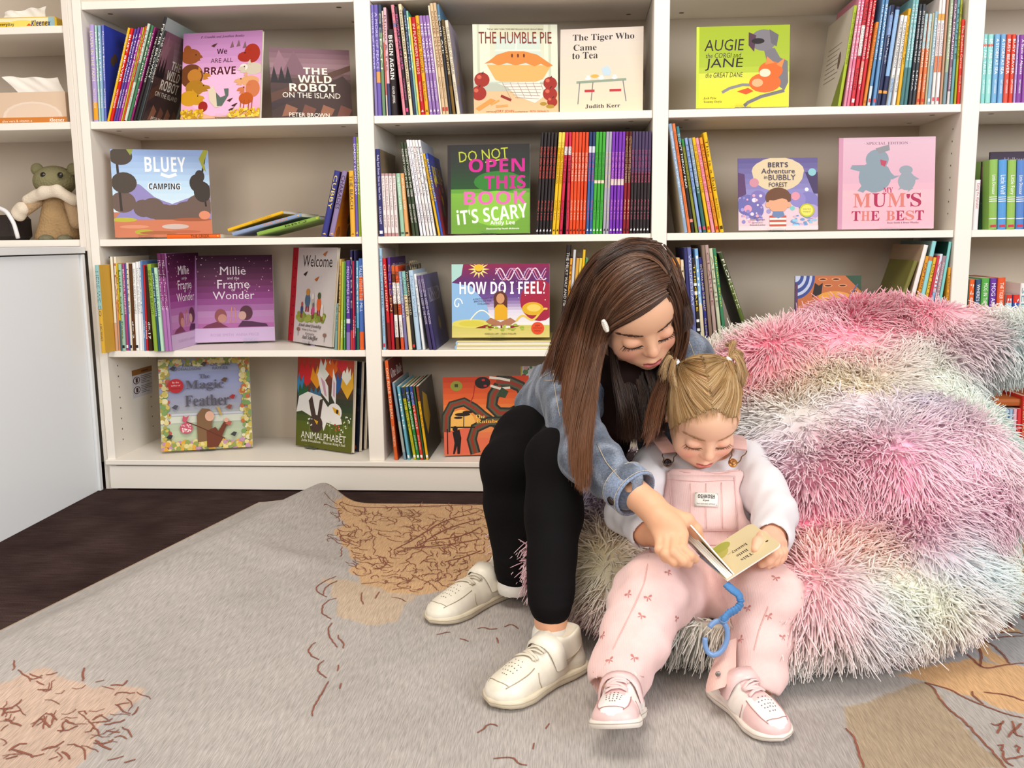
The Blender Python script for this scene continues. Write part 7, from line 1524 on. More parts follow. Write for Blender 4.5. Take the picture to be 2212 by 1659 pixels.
    parts.append(hair_sheet([gl(q) for q in Gs], 9500, DK, 1, .0005, 24, .004, .0032, 130, .008, .07, ('8f5b36', .75), spread0=.25))
    Gs = [[(1425, 535), (1375, 528), (1315, 552), (1272, 615, .006), (1248, 700, -.88), (1224, 780, -.89), (1206, 840, -.89), (1204, 885, -.89)],
          [(1425, 528), (1372, 520), (1305, 548, .004), (1258, 615, .006), (1236, 690, -.85), (1214, 750, -.84), (1192, 800, -.83), (1178, 850, -.83)],
          [(1412, 522), (1355, 516), (1290, 548, .004), (1244, 625, .006), (1222, 695, -.84), (1196, 750, -.82), (1178, 795, -.81), (1172, 840, -.81)],
          [(1400, 518), (1340, 520), (1272, 560, .006), (1238, 640, .01), (1224, 700, -.84), (1210, 740, -.85), (1200, 800, -.86), (1192, 850, -.86)]]
    parts.append(hair_sheet([gl(q) for q in Gs], 3600, DK, 2, .0005, 22, .004, .004, 70, .01, .09, ('744628', .6), spread0=.25))
    # far side of the parting: over the temple and down beside the face
    Gs = [[(1440, 630), (1452, 660), (1464, 710, .004), (1462, 750, -.9), (1436, 810, -.905), (1414, 870, -.94), (1400, 945, -1.0), (1390, 968, -1.0)],
          [(1446, 600), (1462, 640), (1472, 700, .004), (1466, 750, -.89), (1442, 810, -.895), (1422, 865, -.92), (1408, 930, -.975), (1400, 955, -.975)],
          [(1446, 570), (1466, 620), (1480, 690, .004), (1472, 745, -.875), (1448, 800, -.88), (1432, 855, -.9), (1420, 910, -.93), (1412, 935, -.93)],
          [(1432, 545), (1464, 600), (1482, 680, .006), (1484, 735, -.85), (1466, 790, -.85), (1446, 840, -.86), (1430, 880, -.87)]]
    parts.append(hair_sheet([gl(q) for q in Gs], 3000, DK, 3, .0005, 22, .0035, .004, 70, .008, .1, ('85502f', .65), spread0=.25))
    # crown and back of the head, and the dark fall behind the face
    Gs = [[(1440, 560), (1420, 528), (1385, 514), (1340, 524, .004), (1290, 560, .006)], [(1445, 585), (1430, 540), (1392, 520), (1345, 530, .004), (1295, 570, .006)], [(1447, 600), (1415, 560), (1370, 550), (1325, 570, .004), (1285, 610, .006)]]
    parts.append(hair_sheet([gl(q) for q in Gs], 2400, DK, 4, .0005, 16, .003, .004, 30, .003, .02, spread0=.4))
    Gs = [[(1432, 535), (1455, 570), (1470, 620, .004), (1482, 680, .004), (1486, 720, .004)], [(1415, 522), (1445, 555), (1468, 605, .004), (1482, 660, .006), (1488, 700, .006)]]
    parts.append(hair_sheet([gl(q) for q in Gs], 1300, DK, 14, .0005, 16, .003, .004, 20, .003, .02, spread0=.4))
    Gs = [[(1312, 720, -.86), (1318, 780, -.87), (1330, 840, -.89), (1340, 900, -.90), (1342, 950, -.90)], [(1330, 790, -.85), (1350, 840, -.87), (1362, 900, -.88), (1364, 955, -.88)], [(1370, 815, -.86), (1385, 860, -.87), (1392, 910, -.88), (1390, 950, -.88)], [(1420, 800, -.86), (1424, 850, -.87), (1418, 900, -.88), (1408, 940, -.88)], [(1452, 790, -.86), (1446, 840, -.87), (1434, 890, -.88), (1424, 930, -.88)]]
    parts.append(hair_sheet([gl(q) for q in Gs], 3200, DK[:4], 5, .0006, 18, .005, .005, 60, .01, .1, spread0=.5))
    g = np.random.default_rng(9)
    hair_obj('hair', parts, mat('brown_hair', attr=True, rough=.34, spec=.5), root, I)
    # cream hair clip
    mb = MB(); a_ = hs(1303, 692, .012); c_ = hs(1312, 716, .012); mb.tube([a_, a_*.7+c_*.3, a_*.3+c_*.7, c_], [.0035, .0052, .0055, .0038], 10, 'ece6d8'); 
    for q in np.linspace(.1, .9, 6): mb.ell(a_*(1-q)+c_*q+(-FW)*.003, .0036, 'f2ede2', n=8, m=6)
    mb.build('hair_clip', mat('pearl_clip', attr=True, rough=.25, spec=.6), root, I)
older_girl()
# ---------------------------------------------------------------- toddler
def toddler():
    org = A3([.65, -.95, 0.]); root = tag(empty('person', org), 'toddler with two blonde pigtails in pink overalls and white sleeves holding the board book', 'person'); I = Matrix.Translation(-Vector(org))
    hd = Head(A3([.647, -.884, .400]), RXm(math.radians(39)) @ RZm(math.radians(7)) @ RYm(math.radians(6)), .182)
    neck = at(1522, 985, 1.83); ch = at(1530, 1085, 1.80); hip = at(1525, 1225, 1.745)
    shR, shL = at(1418, 1010, 1.82), at(1612, 998, 1.82); elR, wrR = at(1352, 1108, 1.70), at(1395, 1150, 1.60); elL, wrL = at(1672, 1112, 1.655), at(1668, 1158, 1.56)
    hpR, hpL = at(1478, 1262, 1.675), at(1580, 1258, 1.675); knR, knL = at(1405, 1290, 1.525), at(1652, 1295, 1.515); anR, anL = at(1330, 1462, 1.445), at(1634, 1462, 1.47)
    VV = []; QQ = []; CC = []; b = 0
    def put(V, Q, C): nonlocal b; VV.append(V); QQ.append(Q+b); CC.append(C); b += len(V)
    f = Field(hd.c-.155, hd.c+.155, .0015); hd.build(f, neck, .04, 1.12); V, Q = f.mesh(2); HV = V; HN = vnormals(V, Q)
    part = lambda x, y, z: np.exp(-((x+.02*np.sin(z*14)-.0)/.012)**2)*(z > .30)*.8
    hl = lambda x, y, z: np.clip((z-(.22-.62*(y+.33)+.05*np.exp(-(x/.1)**2)))/.12, 0, 1)*.85
    put(V, Q, hd.colours(V, 'f0c2a4', 'd4706a', 'e89080', 'b4885c', hl, part))
    # left hand on the page edge
    D = lambda u, v, d: at(u, v, d)
    f = Field(at(1640, 1190, 1.50)-.085, at(1660, 1180, 1.52)+.085, .0013)
    f.cap(elL, wrL, .026, .0215, .01); f.cap(wrL, D(1668, 1172, 1.525), .0215, .019, .01)
    m4 = [D(1660, 1176, 1.475), D(1670, 1176, 1.485), D(1678, 1175, 1.497), D(1684, 1173, 1.51)]
    for m_ in m4: f.cap(D(1668, 1164, 1.545), m_, .0135, .0095, .008)
    f.cap(m4[0], m4[3], .011, .010, .008)
    tipf = [[(1672, 1198, 1.462), (1660, 1212, 1.462), (1646, 1219, 1.466)], [(1682, 1196, 1.474), (1673, 1212, 1.472), (1660, 1221, 1.474)], [(1689, 1194, 1.488), (1684, 1209, 1.486), (1674, 1218, 1.487)], [(1692, 1190, 1.502), (1690, 1203, 1.501), (1682, 1211, 1.502)]]
    for m_, P in zip(m4, tipf): finger(f, [m_]+[D(*p) for p in P], (.0088, .0078, .0072, .0062))
    th = [D(1664, 1152, 1.53), D(1648, 1160, 1.485), D(1638, 1172, 1.462), D(1632, 1186, 1.452)]; finger(f, th, (.0125, .0098, .0088, .0072), .006)
    V, Q = f.mesh(2); put(V, Q, np.tile(srgb('ecb698'), (len(V), 1)))
    hR = at(1428, 1162, 1.56)
    f = Field(np.minimum(wrR, hR)-.06, np.maximum(wrR, hR)+.06, .0016); f.cap(elR, wrR, .026, .0215, .01); f.cap(wrR, hR, .0215, .018, .008)
    for j in range(4): q = hR+A3([.012-.002*j, -.012-.004*j, .004-.007*j]); f.cap(hR, q, .012, .009, .006); f.cap(q, q+A3([.014, -.008, -.012]), .0085, .0068, .003)
    f.cap(hR, hR+A3([.012, -.004, .02]), .0105, .008, .005)
    V, Q = f.mesh(2); put(V, Q, np.tile(srgb('e6aa86'), (len(V), 1)))
    f = Field((.38, -1.38, .0), (.86, -.72, .42), .006)
    f.chain([hip, ch, neck], [.06, .06, .035], .02); f.chain([hpR, knR, anR], [.042, .036, .026], .01); f.chain([hpL, knL, anL], [.042, .036, .026], .01)
    f.chain([ch+A3([0, 0, .03]), shR, elR, wrR], [.04, .03, .026, .02], .01); f.chain([ch+A3([0, 0, .03]), shL, elL, wrL], [.04, .03, .026, .02], .01)
    f.cap(anL, anL+A3([0, 0, -.03]), .024, .024)
    V, Q = f.mesh(1); put(V, Q, np.tile(srgb('e8b090'), (len(V), 1)))
    mesh_np('body', np.concatenate(VV), np.concatenate(QQ), SKIN, root, np.concatenate(CC), inv=I)
    hd.features(HV, root, I, '6a4630', 'b08a64')
    # white long sleeved top
    WT = mat('white_jersey', 'dfdbdf', rough=.85, spec=.2, bump=('noise', 700, .1), sheen=.15)
    f = Field((.38, -1.16, .05), (.86, -.68, .40), .0034)
    f.chain([hip, ch, at(1524, 1012, 1.83)], [.08, .078, .06], .03); f.cap(shR, shL, .04, .04, .03); f.ell(neck-A3([0, 0, .016]), (.05, .045, .025), .02)
    f.chain([shR, elR, wrR+A3([0, 0, .001])], [.043, .038, .0315], .012); f.chain([shL, (shL+elL)/2+A3([.006, 0, 0]), elL, wrL], [.042, .040, .038, .0325], .012)
    f.noise(60, .0022, 4); f.noise(150, .0013, 9)
    for e_, w_ in ((elR, wrR), (elL, wrL)): a = nrm(w_-e_); f.cap(w_+a*.004, w_+a*.06, .0255, .03, .003, sub=True)
    f.ell(neck+A3([0, -.02, .022]), (.05, .05, .03), .008, sub=True)
    V, Q = f.mesh(2); mesh_np('long_sleeve_top', V, Q, WT, root, None, inv=I)
    # pink corduroy overalls
    PK = mat('pink_corduroy', attr=True, rough=.85, spec=.15, bump=('wave', 210, .28), var=(40, .05), sheen=.2)
    pk = A3(srgb('ecc8c4'))
    f = Field((.36, -1.40, .0), (.88, -.74, .36), .0034)
    f.chain([hip+A3([0, 0, -.005]), at(1528, 1150, 1.765), at(1522, 1050, 1.795)], [.097, .097, .09], .03); f.ell(hip+A3([0, .0, -.012]), (.11, .1, .075), .02)
    top = at(1518, 1014, 1.71); f.plane(top, A3([0, .3, 1.]), .006)
    f.cap(shR+A3([-.025, .01, .0]), elR+A3([.0, .01, .0]), .05, .05, .008, sub=True); f.cap(shL+A3([.025, .01, 0]), elL+A3([.0, .01, 0]), .05, .05, .008, sub=True)
    cuR, cuL = at(1334, 1472, 1.43), at(1634, 1470, 1.455)
    f.chain([hpR, (hpR+knR)/2, knR, knR*.5+cuR*.5+A3([.003, .004, 0]), cuR], [.074, .07, .061, .051, .046], .02)
    f.chain([hpL, (hpL+knL)/2, knL, knL*.5+cuL*.5+A3([.004, .004, 0]), cuL], [.074, .07, .06, .047, .041], .02)
    f.noise(48, .0036, 12); f.noise(105, .0024, 6)
    for kn_, cu_, r_ in ((knR, cuR, .046), (knL, cuL, .041)):
        dr = nrm(cu_-kn_); f.cap(cu_+dr*.105, cu_+dr*.16, .09, .09, .004, sub=True); f.cap(cu_-dr*.012, cu_+dr*.06, r_-.011, r_-.009, .006, sub=True)
    f.plane((0, -1.25, .012), (0, 0, -1), .003)
    V, Q = f.mesh(2); N = vnormals(V, Q)
    ov = mesh_np('overalls', V, Q, PK, root, np.tile(pk, (len(V), 1)), inv=I)
    th_ = mat('stitch_thread', attr=True, rough=.8)
    for nm, P in (('bib_edge', [(1437, 1013), (1470, 1019), (1515, 1022), (1560, 1020), (1596, 1010)]), ('bib_edge', [(1436, 1016), (1425, 1045), (1412, 1085), (1405, 1120)]), ('bib_edge', [(1598, 1012), (1612, 1045), (1620, 1080), (1626, 1120)])):
        mb = MB(); seam(mb, V, N, P, .0016, 'e8c0bc', .0006); mb.build(nm, PK, root, I)
    # pocket panel on the bib
    def patch(poly, off, col, name, mt, n=10, thick=.0012):
        (a, b_, c, d) = [A3(p, float) for p in poly]; rows = []
        for j in range(n+1):
            for i in range(n+1):
                s_, t_ = i/n, j/n; q = a*(1-s_)*(1-t_)+b_*s_*(1-t_)+c*s_*t_+d*(1-s_)*t_; p, n_ = onsurf(V, N, q[0], q[1], off); rows.append((p, n_))
        P = np.array([r[0] for r in rows]).reshape(n+1, n+1, 3)
        for _ in range(2): P[1:-1, 1:-1] = (P[:-2, 1:-1]+P[2:, 1:-1]+P[1:-1, :-2]+P[1:-1, 2:]+2*P[1:-1, 1:-1])/6
        nn = np.mean([r[1] for r in rows], 0); vs = [p for p in P.reshape(-1, 3)]+[p-nrm(nn)*thick for p in P.reshape(-1, 3)]; m = n+1; fs = [[j*m+i, j*m+i+1, (j+1)*m+i+1, (j+1)*m+i][::-1] for j in range(n) for i in range(n)]
        bd = [i for i in range(m)]+[j*m+n for j in range(1, m)]+[n*m+i for i in range(n-1, -1, -1)]+[j*m for j in range(n-1, 0, -1)]
        fs += [[bd[k], bd[(k+1) % len(bd)], m*m+bd[(k+1) % len(bd)], m*m+bd[k]] for k in range(len(bd))]
        mb = MB(); mb.add(vs, fs, col, 0, True); return mb, P
    mb, P = patch([(1446, 1026), (1587, 1028), (1594, 1148), (1452, 1146)], .0022, 'eccac6', 'bib_pocket', PK)
    for ln in ([(1447, 1036), (1515, 1042), (1586, 1038)], [(1450, 1030), (1453, 1090), (1456, 1140)], [(1584, 1032), (1588, 1090), (1590, 1142)], [(1455, 1143), (1520, 1148), (1590, 1145)], [(1492, 1046), (1494, 1140)], [(1525, 1046), (1526, 1142)], [(1557, 1044), (1560, 1142)]): sm = MB(); seam(sm, V, N, ln, .0005, 'd8a8a4', .0036, 5); sm.build('stitching', th_, root, I)
    mb.build('bib_pocket', PK, root, I)
    mb, P = patch([(1502, 1066), (1550, 1068), (1549, 1096), (1501, 1093)], .0042, 'e6e2da', 'label', PK, 6, .001)
    o = P[0, 0]; ex = P[0, -1]-o; ey = P[-1, 0]-o; nn = nrm(np.cross(ex, ey)); nn = nn if nn @ FW < 0 else -nn
    def bil(x, y, l):
        X_, Y_ = min(max(x, 0), .999)*6, min(max(1-y, 0), .999)*6; i, j = int(X_), int(Y_); p, q = X_-i, Y_-j
        return P[j, i]*(1-p)*(1-q)+P[j, i+1]*p*(1-q)+P[j+1, i]*(1-p)*q+P[j+1, i+1]*p*q+nn*(.0005+l*2)
    a = Art(mb, bil, np.linalg.norm(ex), np.linalg.norm(ey))
    a.rect(.04, .05, .96, .06, '4a4a48'); a.rect(.04, .94, .96, .95, '4a4a48'); a.rect(.03, .05, .04, .95, '4a4a48'); a.rect(.96, .05, .97, .95, '4a4a48')
    a.text('OSHKOSH', .5, .72, .72, '2a2c34', h=.26, st='heavy'); a.rect(.3, .57, .86, .59, '2a2c34'); a.text("B'gosh", .5, .43, .28, '2a2c34', st='ital'); a.text('THE GENUINE ARTICLE', .5, .18, .8, '3a3a3c', h=.1)
    mb.build('label_patch', mat('woven_label', attr=True, rough=.8), root, I)
    # straps, wire clips and buttons
    for sg, S, bt, bc in ((-1, [(1446, 978), (1425, 950), (1415, 932)], (1442, 1000), '2a2226'), (1, [(1597, 972), (1598, 952), (1588, 940)], (1583, 1000), 'c0824a')):
        mb = MB(); w_ = .0135
        P = [at(S[0][0], S[0][1], 1.748), at(S[1][0], S[1][1], 1.765), at(S[2][0], S[2][1], 1.81), at(S[2][0]-sg*10, S[2][1]+6, 1.88)]; P = resamp(P, 12); rows = []
        X = nrm(A3([1, .0, -.12*sg]))
        for p in P: rows += [p-X*w_, p+X*w_]
        up_ = [tuple(A3(p)+A3([0, -.003, .003])) for p in rows]; m = len(rows)
        mb.add(rows+up_, [[2*i, 2*i+1, 2*i+3, 2*i+2] for i in range(11)]+[[m+2*i, m+2*i+2, m+2*i+3, m+2*i+1] for i in range(11)]+[[2*i, 2*i+2, m+2*i+2, m+2*i] for i in range(11)]+[[2*i+1, m+2*i+1, m+2*i+3, 2*i+3] for i in range(11)]+[[0, m, m+1, 1]], 'e6bcb6' if sg > 0 else 'dcaea4', 0, False)
        mb.build('strap', PK, root, I)
        bp, bn = onsurf(V, N, bt[0], bt[1]+8, .003); bp = at(bt[0], bt[1], (bp-CAM) @ FW-.004); B = frame(-FW+A3([0, 0, .5]))
        e = MB(); e.ell(bp, (.0088, .0088, .0034), bc, n=20, m=8, R=B); e.tube([bp+B[:, 0]*.0078*math.cos(q)+B[:, 1]*.0078*math.sin(q)+B[:, 2]*.0016 for q in np.linspace(0, 2*math.pi, 22)], .0008, 5, mix(bc, 'd8a060', .5)); e.tube([bp+B[:, 0]*.004*math.cos(q)+B[:, 1]*.004*math.sin(q)+B[:, 2]*.003 for q in np.linspace(0, 2*math.pi, 16)], .0006, 5, mix(bc, 'ffffff', .2))
        e.build('overall_button', mat('button_metal', attr=True, rough=.3, metal=.75), root, I)
        tp = P[0]; e = MB(); wv = [(-.013, 0), (-.0135, -.006), (-.0085, -.011), (-.0105, -.018), (-.0075, -.024), (0, -.027), (.0075, -.024), (.0105, -.018), (.0085, -.011), (.0135, -.006), (.013, 0)]
        L_ = np.linalg.norm(tp-bp); dn = nrm(bp-tp); W3 = [tp+X*x*1.0+dn*(-y/.027)*(L_+.004)+(-FW)*.004 for x, y in wv]
        e.tube(resamp(W3, 40), .0011, 6, '8a6a4a' if sg > 0 else '5a4a40'); e.build('wire_clip', mat('button_metal', attr=True, rough=.3, metal=.75), root, I)
    # printed bows
    g = random.Random(2); mb = MB()
    for u, v in ((1443, 1236), (1357, 1282), (1386, 1330), (1462, 1335), (1302, 1372), (1317, 1425), (1400, 1290), (1676, 1248), (1615, 1313), (1690, 1375), (1623, 1422), (1370, 1420), (1541, 1043), (1578, 1165), (1660, 1330), (1600, 1380)):
        mb = MB(); p, n_ = onsurf(V, N, u, v, .0007); B = frame(n_, A3([1, 0, 0])); q = g.uniform(-.7, .7); X = B[:, 0]*math.cos(q)+B[:, 1]*math.sin(q); Y = np.cross(n_, X); s = .0068
        for sg in (-1, 1):
            for sh in ([(0, 0), (.55, .42), (.95, .38), (.9, -.02), (.5, -.1)], [(0, 0), (.3, -.35), (.55, -.85), (.38, -.9), (.1, -.4)]):
                mb.add([p+(X*x*sg+Y*y)*s for x, y in sh], [list(range(5)) if sg > 0 else list(range(5))[::-1]], 'c07a74')
        mb.build('printed_bow', mat('bow_print', attr=True, rough=.85), root, I)
    # seams and waist
    for P in ([(1402, 1180), (1400, 1215), (1392, 1260), (1370, 1310), (1345, 1360), (1316, 1420), (1302, 1448)], [(1660, 1310), (1640, 1360), (1625, 1420), (1618, 1470)], [(1446, 1160), (1520, 1178), (1600, 1178)], [(1282, 1452), (1310, 1446), (1350, 1452), (1390, 1462)], [(1612, 1462), (1645, 1482), (1672, 1500)]):
        mb = MB(); seam(mb, V, N, P, .0011, 'dcb0aa', .0003, 6); mb.build('seam', PK, root, I)
    # open flap of the left trouser leg with its snap
    mb = MB(); fl = [[(1592, 1378, 1.50), (1560, 1390, 1.50)], [(1590, 1410, 1.485), (1546, 1420, 1.49)], [(1590, 1440, 1.47), (1532, 1455, 1.475)], [(1578, 1465, 1.46), (1525, 1482, 1.462)], [(1566, 1484, 1.45), (1526, 1496, 1.452)]]
    rows = []
    for l, r_ in fl:
        for q in np.linspace(0, 1, 6): rows.append(at(l[0]*(1-q)+r_[0]*q, l[1]*(1-q)+r_[1]*q, (l[2]*(1-q)+r_[2]*q)-.045-.012*math.sin(q*3.1)))
    m = len(rows); bk = [p+FW*.002 for p in rows]
    mb.add(rows+bk, [[j*6+i, j*6+i+1, (j+1)*6+i+1, (j+1)*6+i] for j in range(4) for i in range(5)]+[[m+j*6+i, m+(j+1)*6+i, m+(j+1)*6+i+1, m+j*6+i+1] for j in range(4) for i in range(5)]+[[j*6+5, m+j*6+5, m+(j+1)*6+5, (j+1)*6+5] for j in range(4)], 'e2b8ae', 0, True)
    fp = mb.build('leg_flap', PK, root, I)
    c = at(1551, 1456, 1.408); MB().ell(c, (.0042, .0042, .0016), '8a8480', n=14, m=6, R=frame(-FW)).build('snap', mat('button_metal', attr=True, rough=.3, metal=.75), root, I)
    # trainers: white with pink overlays
    tc = ('efe6e0', 'e6c2c0', 'f0e8e4', 'e8ded4', 'e8c8c6', 'e2b4b2', 'b88a86')
    tR = onz(1320, 1592, .045); tR[2] = .0064; shoe('shoe', tR+A3([.03, .118, 0]), tR, .062, .074, root, I, tc, pitch=math.radians(17), roll=math.radians(9), lift=.0085)
    shoe('shoe', onz(1552, 1492, .0064)+A3([.0, .0, 0]), onz(1690, 1606, .0064), .064, .07, root, I, tc)
    # hair drawn up from a centre parting into two bands
    ec = hd.w((0, .07, .10)); er = A3([.375, .44, .41])*hd.H
    def hs(u, v, off=0.):
        k = hd.R.T @ ray(u, v)/(er+off); o = hd.R.T @ (CAM-ec)/(er+off); a, b_, c = k @ k, o @ k, o @ o-1; D_ = b_*b_-a*c
        t = (-b_-math.sqrt(D_))/a if D_ > 0 else -b_/a; return CAM+ray(u, v)*t
    def on(p):
        U, W2, D_ = px(HV); d = np.hypot(U-p[0], W2-p[1])
        if d.min() > 7: return hs(*p)
        return onsurf(HV, HN, p[0], p[1], .0012+p[2]*.6)[0]
    gl = lambda pts: [on(p) for p in dense([(p[0], p[1], p[2] if len(p) > 2 else .0015) for p in pts], 4)]
    BL = ['9a7448', 'ab8555', 'bb9666', 'c8a678', 'd6ba90']; T1, T2 = (1466, 789, .008), (1574, 778, .008); parts = []
    left = [[(1514, 766), (1490, 772), T1], [(1520, 790), (1492, 784), T1], [(1527, 815), (1495, 800), T1], [(1531, 845), (1500, 820), T1], [(1534, 870), (1508, 838), T1], [(1535, 893), (1505, 858), T1], [(1515, 902), (1490, 860), T1], [(1492, 914), (1478, 866), T1], [(1470, 925), (1464, 868), T1], [(1452, 935), (1452, 868), T1], [(1446, 915), (1446, 850), T1], [(1445, 870), (1448, 830), T1], [(1450, 825), (1454, 805), T1]]
    right = [[(1516, 766), (1545, 768), T2], [(1523, 790), (1548, 782), T2], [(1530, 818), (1552, 798), T2], [(1535, 848), (1558, 818), T2], [(1538, 872), (1564, 840), T2], [(1540, 893), (1566, 858), T2], [(1556, 898), (1574, 852), T2], [(1572, 908), (1584, 858), T2], [(1586, 912), (1591, 858), T2], [(1594, 890), (1595, 840), T2], [(1598, 850), (1594, 812), T2], [(1596, 820), (1590, 795), T2]]
    for L_ in (left, right):
        for q in L_:
            if q[0][1] > 880: q[0] = (q[0][0], q[0][1]-10)
    parts.append(hair_sheet([gl(q) for q in left], 6000, BL, 21, .0004, 16, .0016, .0014, 110, .003, .01, taper=False, spread0=1.0))
    parts.append(hair_sheet([gl(q) for q in right], 5600, BL, 22, .0004, 16, .0016, .0014, 110, .003, .01, taper=False, spread0=1.0))
    t1, t2 = on(T1)-FW*.016+A3([-.006, 0, .004]), on(T2); o1, o2 = nrm(t1-ec), nrm(t2-ec)
    def tail(t, o, ends): return [[t+A3([0, 0, -.001])+o*.002, t+o*.016+A3(e)*.25+A3([0, 0, .012]), t+o*.022+A3(e)*.6, t+o*.014+A3(e)] for e in ends]
    parts.append(hair_sheet(tail(t1, o1, [(-.028, .0, -.012), (-.022, .03, .0), (-.008, .04, -.01), (-.024, -.016, -.03), (-.012, -.024, -.045), (.004, -.026, -.055)]), 1300, BL, 23, .0004, 14, .003, .004, 18, .003, .12, spread0=.15))
    parts.append(hair_sheet(tail(t2, o2, [(-.012, .03, .016), (.012, .03, .012), (.024, .01, -.02), (.022, -.006, -.05), (.016, -.014, -.065), (.008, -.018, -.06)]), 1500, BL, 24, .0004, 14, .003, .004, 18, .003, .12, spread0=.15))
    wl = []
    g = np.random.default_rng(8)
    for u in np.linspace(1450, 1592, 30): v0 = 870+.0075*(u-1535)**2; wl.append([on((u, v0, .0)), on((u+g.uniform(-6, 6), v0+18, .001)), on((u+g.uniform(-12, 12), v0+36+g.uniform(-6, 8), .002))])
    parts.append(hair_sheet(wl, 420, BL[2:], 25, .00022, 10, .002, .002, 30, .002, .3, spread0=.6))
    hair_obj('hair', parts, mat('blonde_hair', attr=True, rough=.36, spec=.5), root, I)
    for t, o in ((t1, o1), (t2, o2)):
        B = frame(o); mb = MB()
        for r_, z_ in ((.0048, 0), (.0052, .002), (.0047, .004)): mb.tube([t+o*z_+B[:, 0]*r_*math.cos(q)+B[:, 1]*r_*math.sin(q) for q in np.linspace(0, 2*math.pi, 18)], .0013, 6, 'eef0f2')
        mb.build('hair_elastic', mat('white_elastic', 'eef0f2', rough=.6), root, I)
toddler()
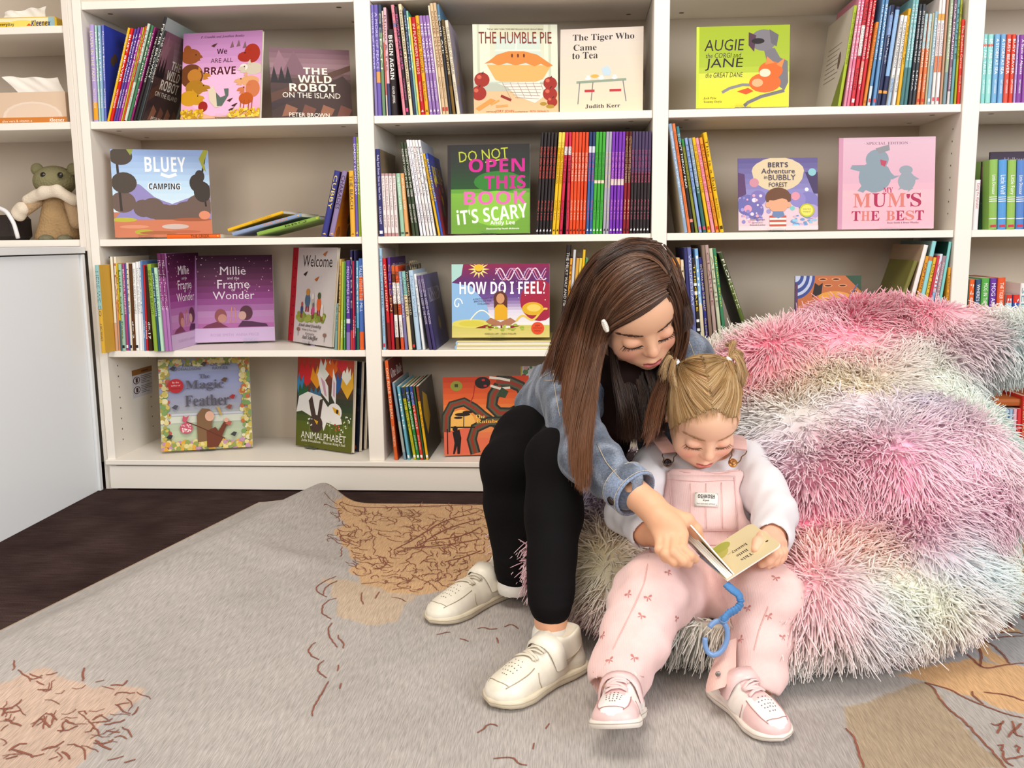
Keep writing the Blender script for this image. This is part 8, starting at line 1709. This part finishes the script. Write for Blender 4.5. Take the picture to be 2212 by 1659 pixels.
# ---------------------------------------------------------------- board book, strap and clip ring
def board_book():
    sp0 = at(1571, 1256, 1.432)
    B3 = lambda r_, u_, f_: RT*r_-DN*u_+FW*f_
    s = nrm(B3(-.24, .20, .95))*.098
    r_ = nrm(at(1673, 1190, 1.425)-sp0)*.101; l_ = nrm(B3(-.53, .56, .50))*.101
    e = tag(empty('board_book', sp0), 'small open cream board book held between the two children', 'book'); I = Matrix.Translation(-Vector(sp0))
    PB = mat('board_pages', attr=True, rough=.45, spec=.4)
    def board(o, a, n, th, c_in, c_edge, name, art=None, artb=None, cr=.1, c_out=None):
        """rounded card: o corner at the spine, spans a and the spine vector s, thickness along n"""
        pts = []
        for cx, cy, a0 in ((1-cr, cr, -90), (1-cr, 1-cr, 0)): pts += [(cx+cr*math.cos(math.radians(a0+q)), cy+cr*math.sin(math.radians(a0+q))) for q in np.linspace(0, 90, 7)]
        pts = [(0, 0)]+pts+[(0, 1)]; m = len(pts); P = [o+a*x+s*y for x, y in pts]; mb = MB()
        mb.add([p+n*th for p in P], [list(range(m))], c_in); mb.add(P, [list(range(m))[::-1]], c_out or c_in)
        mb.add(P+[p+n*th for p in P], [[i, (i+1) % m, m+(i+1) % m, m+i] for i in range(m)], c_edge)
        if art: art(Art(mb, lambda x, y, l: o+a*x+s*y+n*(th+l+.0001), np.linalg.norm(a), np.linalg.norm(s)))
        if artb: artb(Art(mb, lambda x, y, l: o+a*x+s*y-n*(l+.0001), np.linalg.norm(a), np.linalg.norm(s)))
        return mb.build(name, PB, e, I)
    nr_ = nrm(np.cross(r_, s)); nr_ = nr_ if nr_[2] > 0 else -nr_; nl_ = nrm(np.cross(l_, s)); nl_ = nl_ if nl_[0] > 0 else -nl_
    def words(a):
        a.ell(.22, .78, .2, .2, 'b8b060'); a.ell(.35, .86, .16, .12, 'a8a850')
        for t, y, w in (('This', .24, .2), ('little', .40, .2), ('bunny...', .56, .34)): a.text(t, .5, y, w, '4a4038', rot=math.pi, st='serif')
        a.ell(.9, .3, .025, .02, '4a3a30')
    board(sp0-nr_*.0002, r_, nr_, .0024, 'd8c8a0', 'f0ece4', 'page', words)
    for j in range(3): board(sp0+nl_*(.0052+.0027*j)-l_*0, l_*(1-.004*j), nl_, .0024, 'e4dcc8', 'f2f0ea', 'page')
    def bun(a):
        a.blobs(40, (.2, .15, .95, .95), .08, ['b8a898', '8a7a70', 'd8ccc0', '6a5c58', 'c8b0a0'], 4); a.ell(.14, .5, .12, .4, '4a80c0')
    board(sp0+nl_*.0022, l_*1.02, nl_, .0028, 'e0d6c4', 'eee8dc', 'cover', None, bun, c_out='cfc4b8')
    tl = nrm(l_*.86+nr_*.045)*np.linalg.norm(l_); nt = nrm(np.cross(tl, s)); nt = nt if nt @ nl_ > 0 else -nt
    board(sp0+nl_*.014, tl, nt, .0022, 'd2bc8c', 'f2eee4', 'page')
    mb = MB(); S0, S1 = sp0+nl_*.001-nr_*.001, sp0+nl_*.0165
    mb.add([sp0-nr_*.0006, sp0+nl_*.0022, sp0+nl_*.0022+s, sp0-nr_*.0006+s], [[0, 1, 2, 3]], 'd8d0bc'); mb.build('spine', PB, e, I)
    # strap
    t = tag(empty('book_strap', at(1560, 1300, 1.43)), 'blue fabric strap with an open plastic clip ring hanging from the board book', 'strap'); IT = Matrix.Translation(-t.location)
    BLU = mat('blue_cloth', attr=True, rough=.75, bump=('noise', 800, .2))
    P = resamp([at(1569, 1262, 1.437), at(1582, 1274, 1.43), at(1594, 1282, 1.43), at(1600, 1294, 1.43), at(1598, 1308, 1.428), at(1588, 1318, 1.426), at(1574, 1325, 1.424), at(1566, 1334, 1.422), at(1563, 1342, 1.421)], 60)
    g = np.random.default_rng(2); rad = .0088*(1+.16*np.sin(np.arange(60)*1.5)*((np.arange(60) > 22) & (np.arange(60) < 48))+.05*g.normal(size=60)); rad[:20] *= .95
    MB().tube(P, rad, 12, '4c80b6', flat=.55).build('ribbon', BLU, t, IT)
    c = at(1547, 1378, 1.425); X, Y = RT*math.cos(.25)+DN*math.sin(.25), -RT*math.sin(.25)+DN*math.cos(.25); ring = [c+X*.0165*math.cos(q)+Y*.0265*math.sin(q)-FW*.002*math.sin(q*2) for q in np.linspace(math.radians(-135)+.0, math.radians(185), 44)]
    ring = [c+X*.0165*math.cos(q)+Y*.0265*math.sin(q) for q in np.linspace(math.radians(-150), math.radians(172), 46)]
    MB().tube(ring, .0042, 12, '7496c6').build('clip_ring', mat('blue_plastic', '7496c6', rough=.3, spec=.5), t, IT)
    MB().tube([P[-1]-DN*.004, c-Y*.0255+X*.004], [.0075, .0046], 10, '7496c6').build('ring_loop', mat('blue_plastic', '7496c6', rough=.3, spec=.5), t, IT)
board_book()
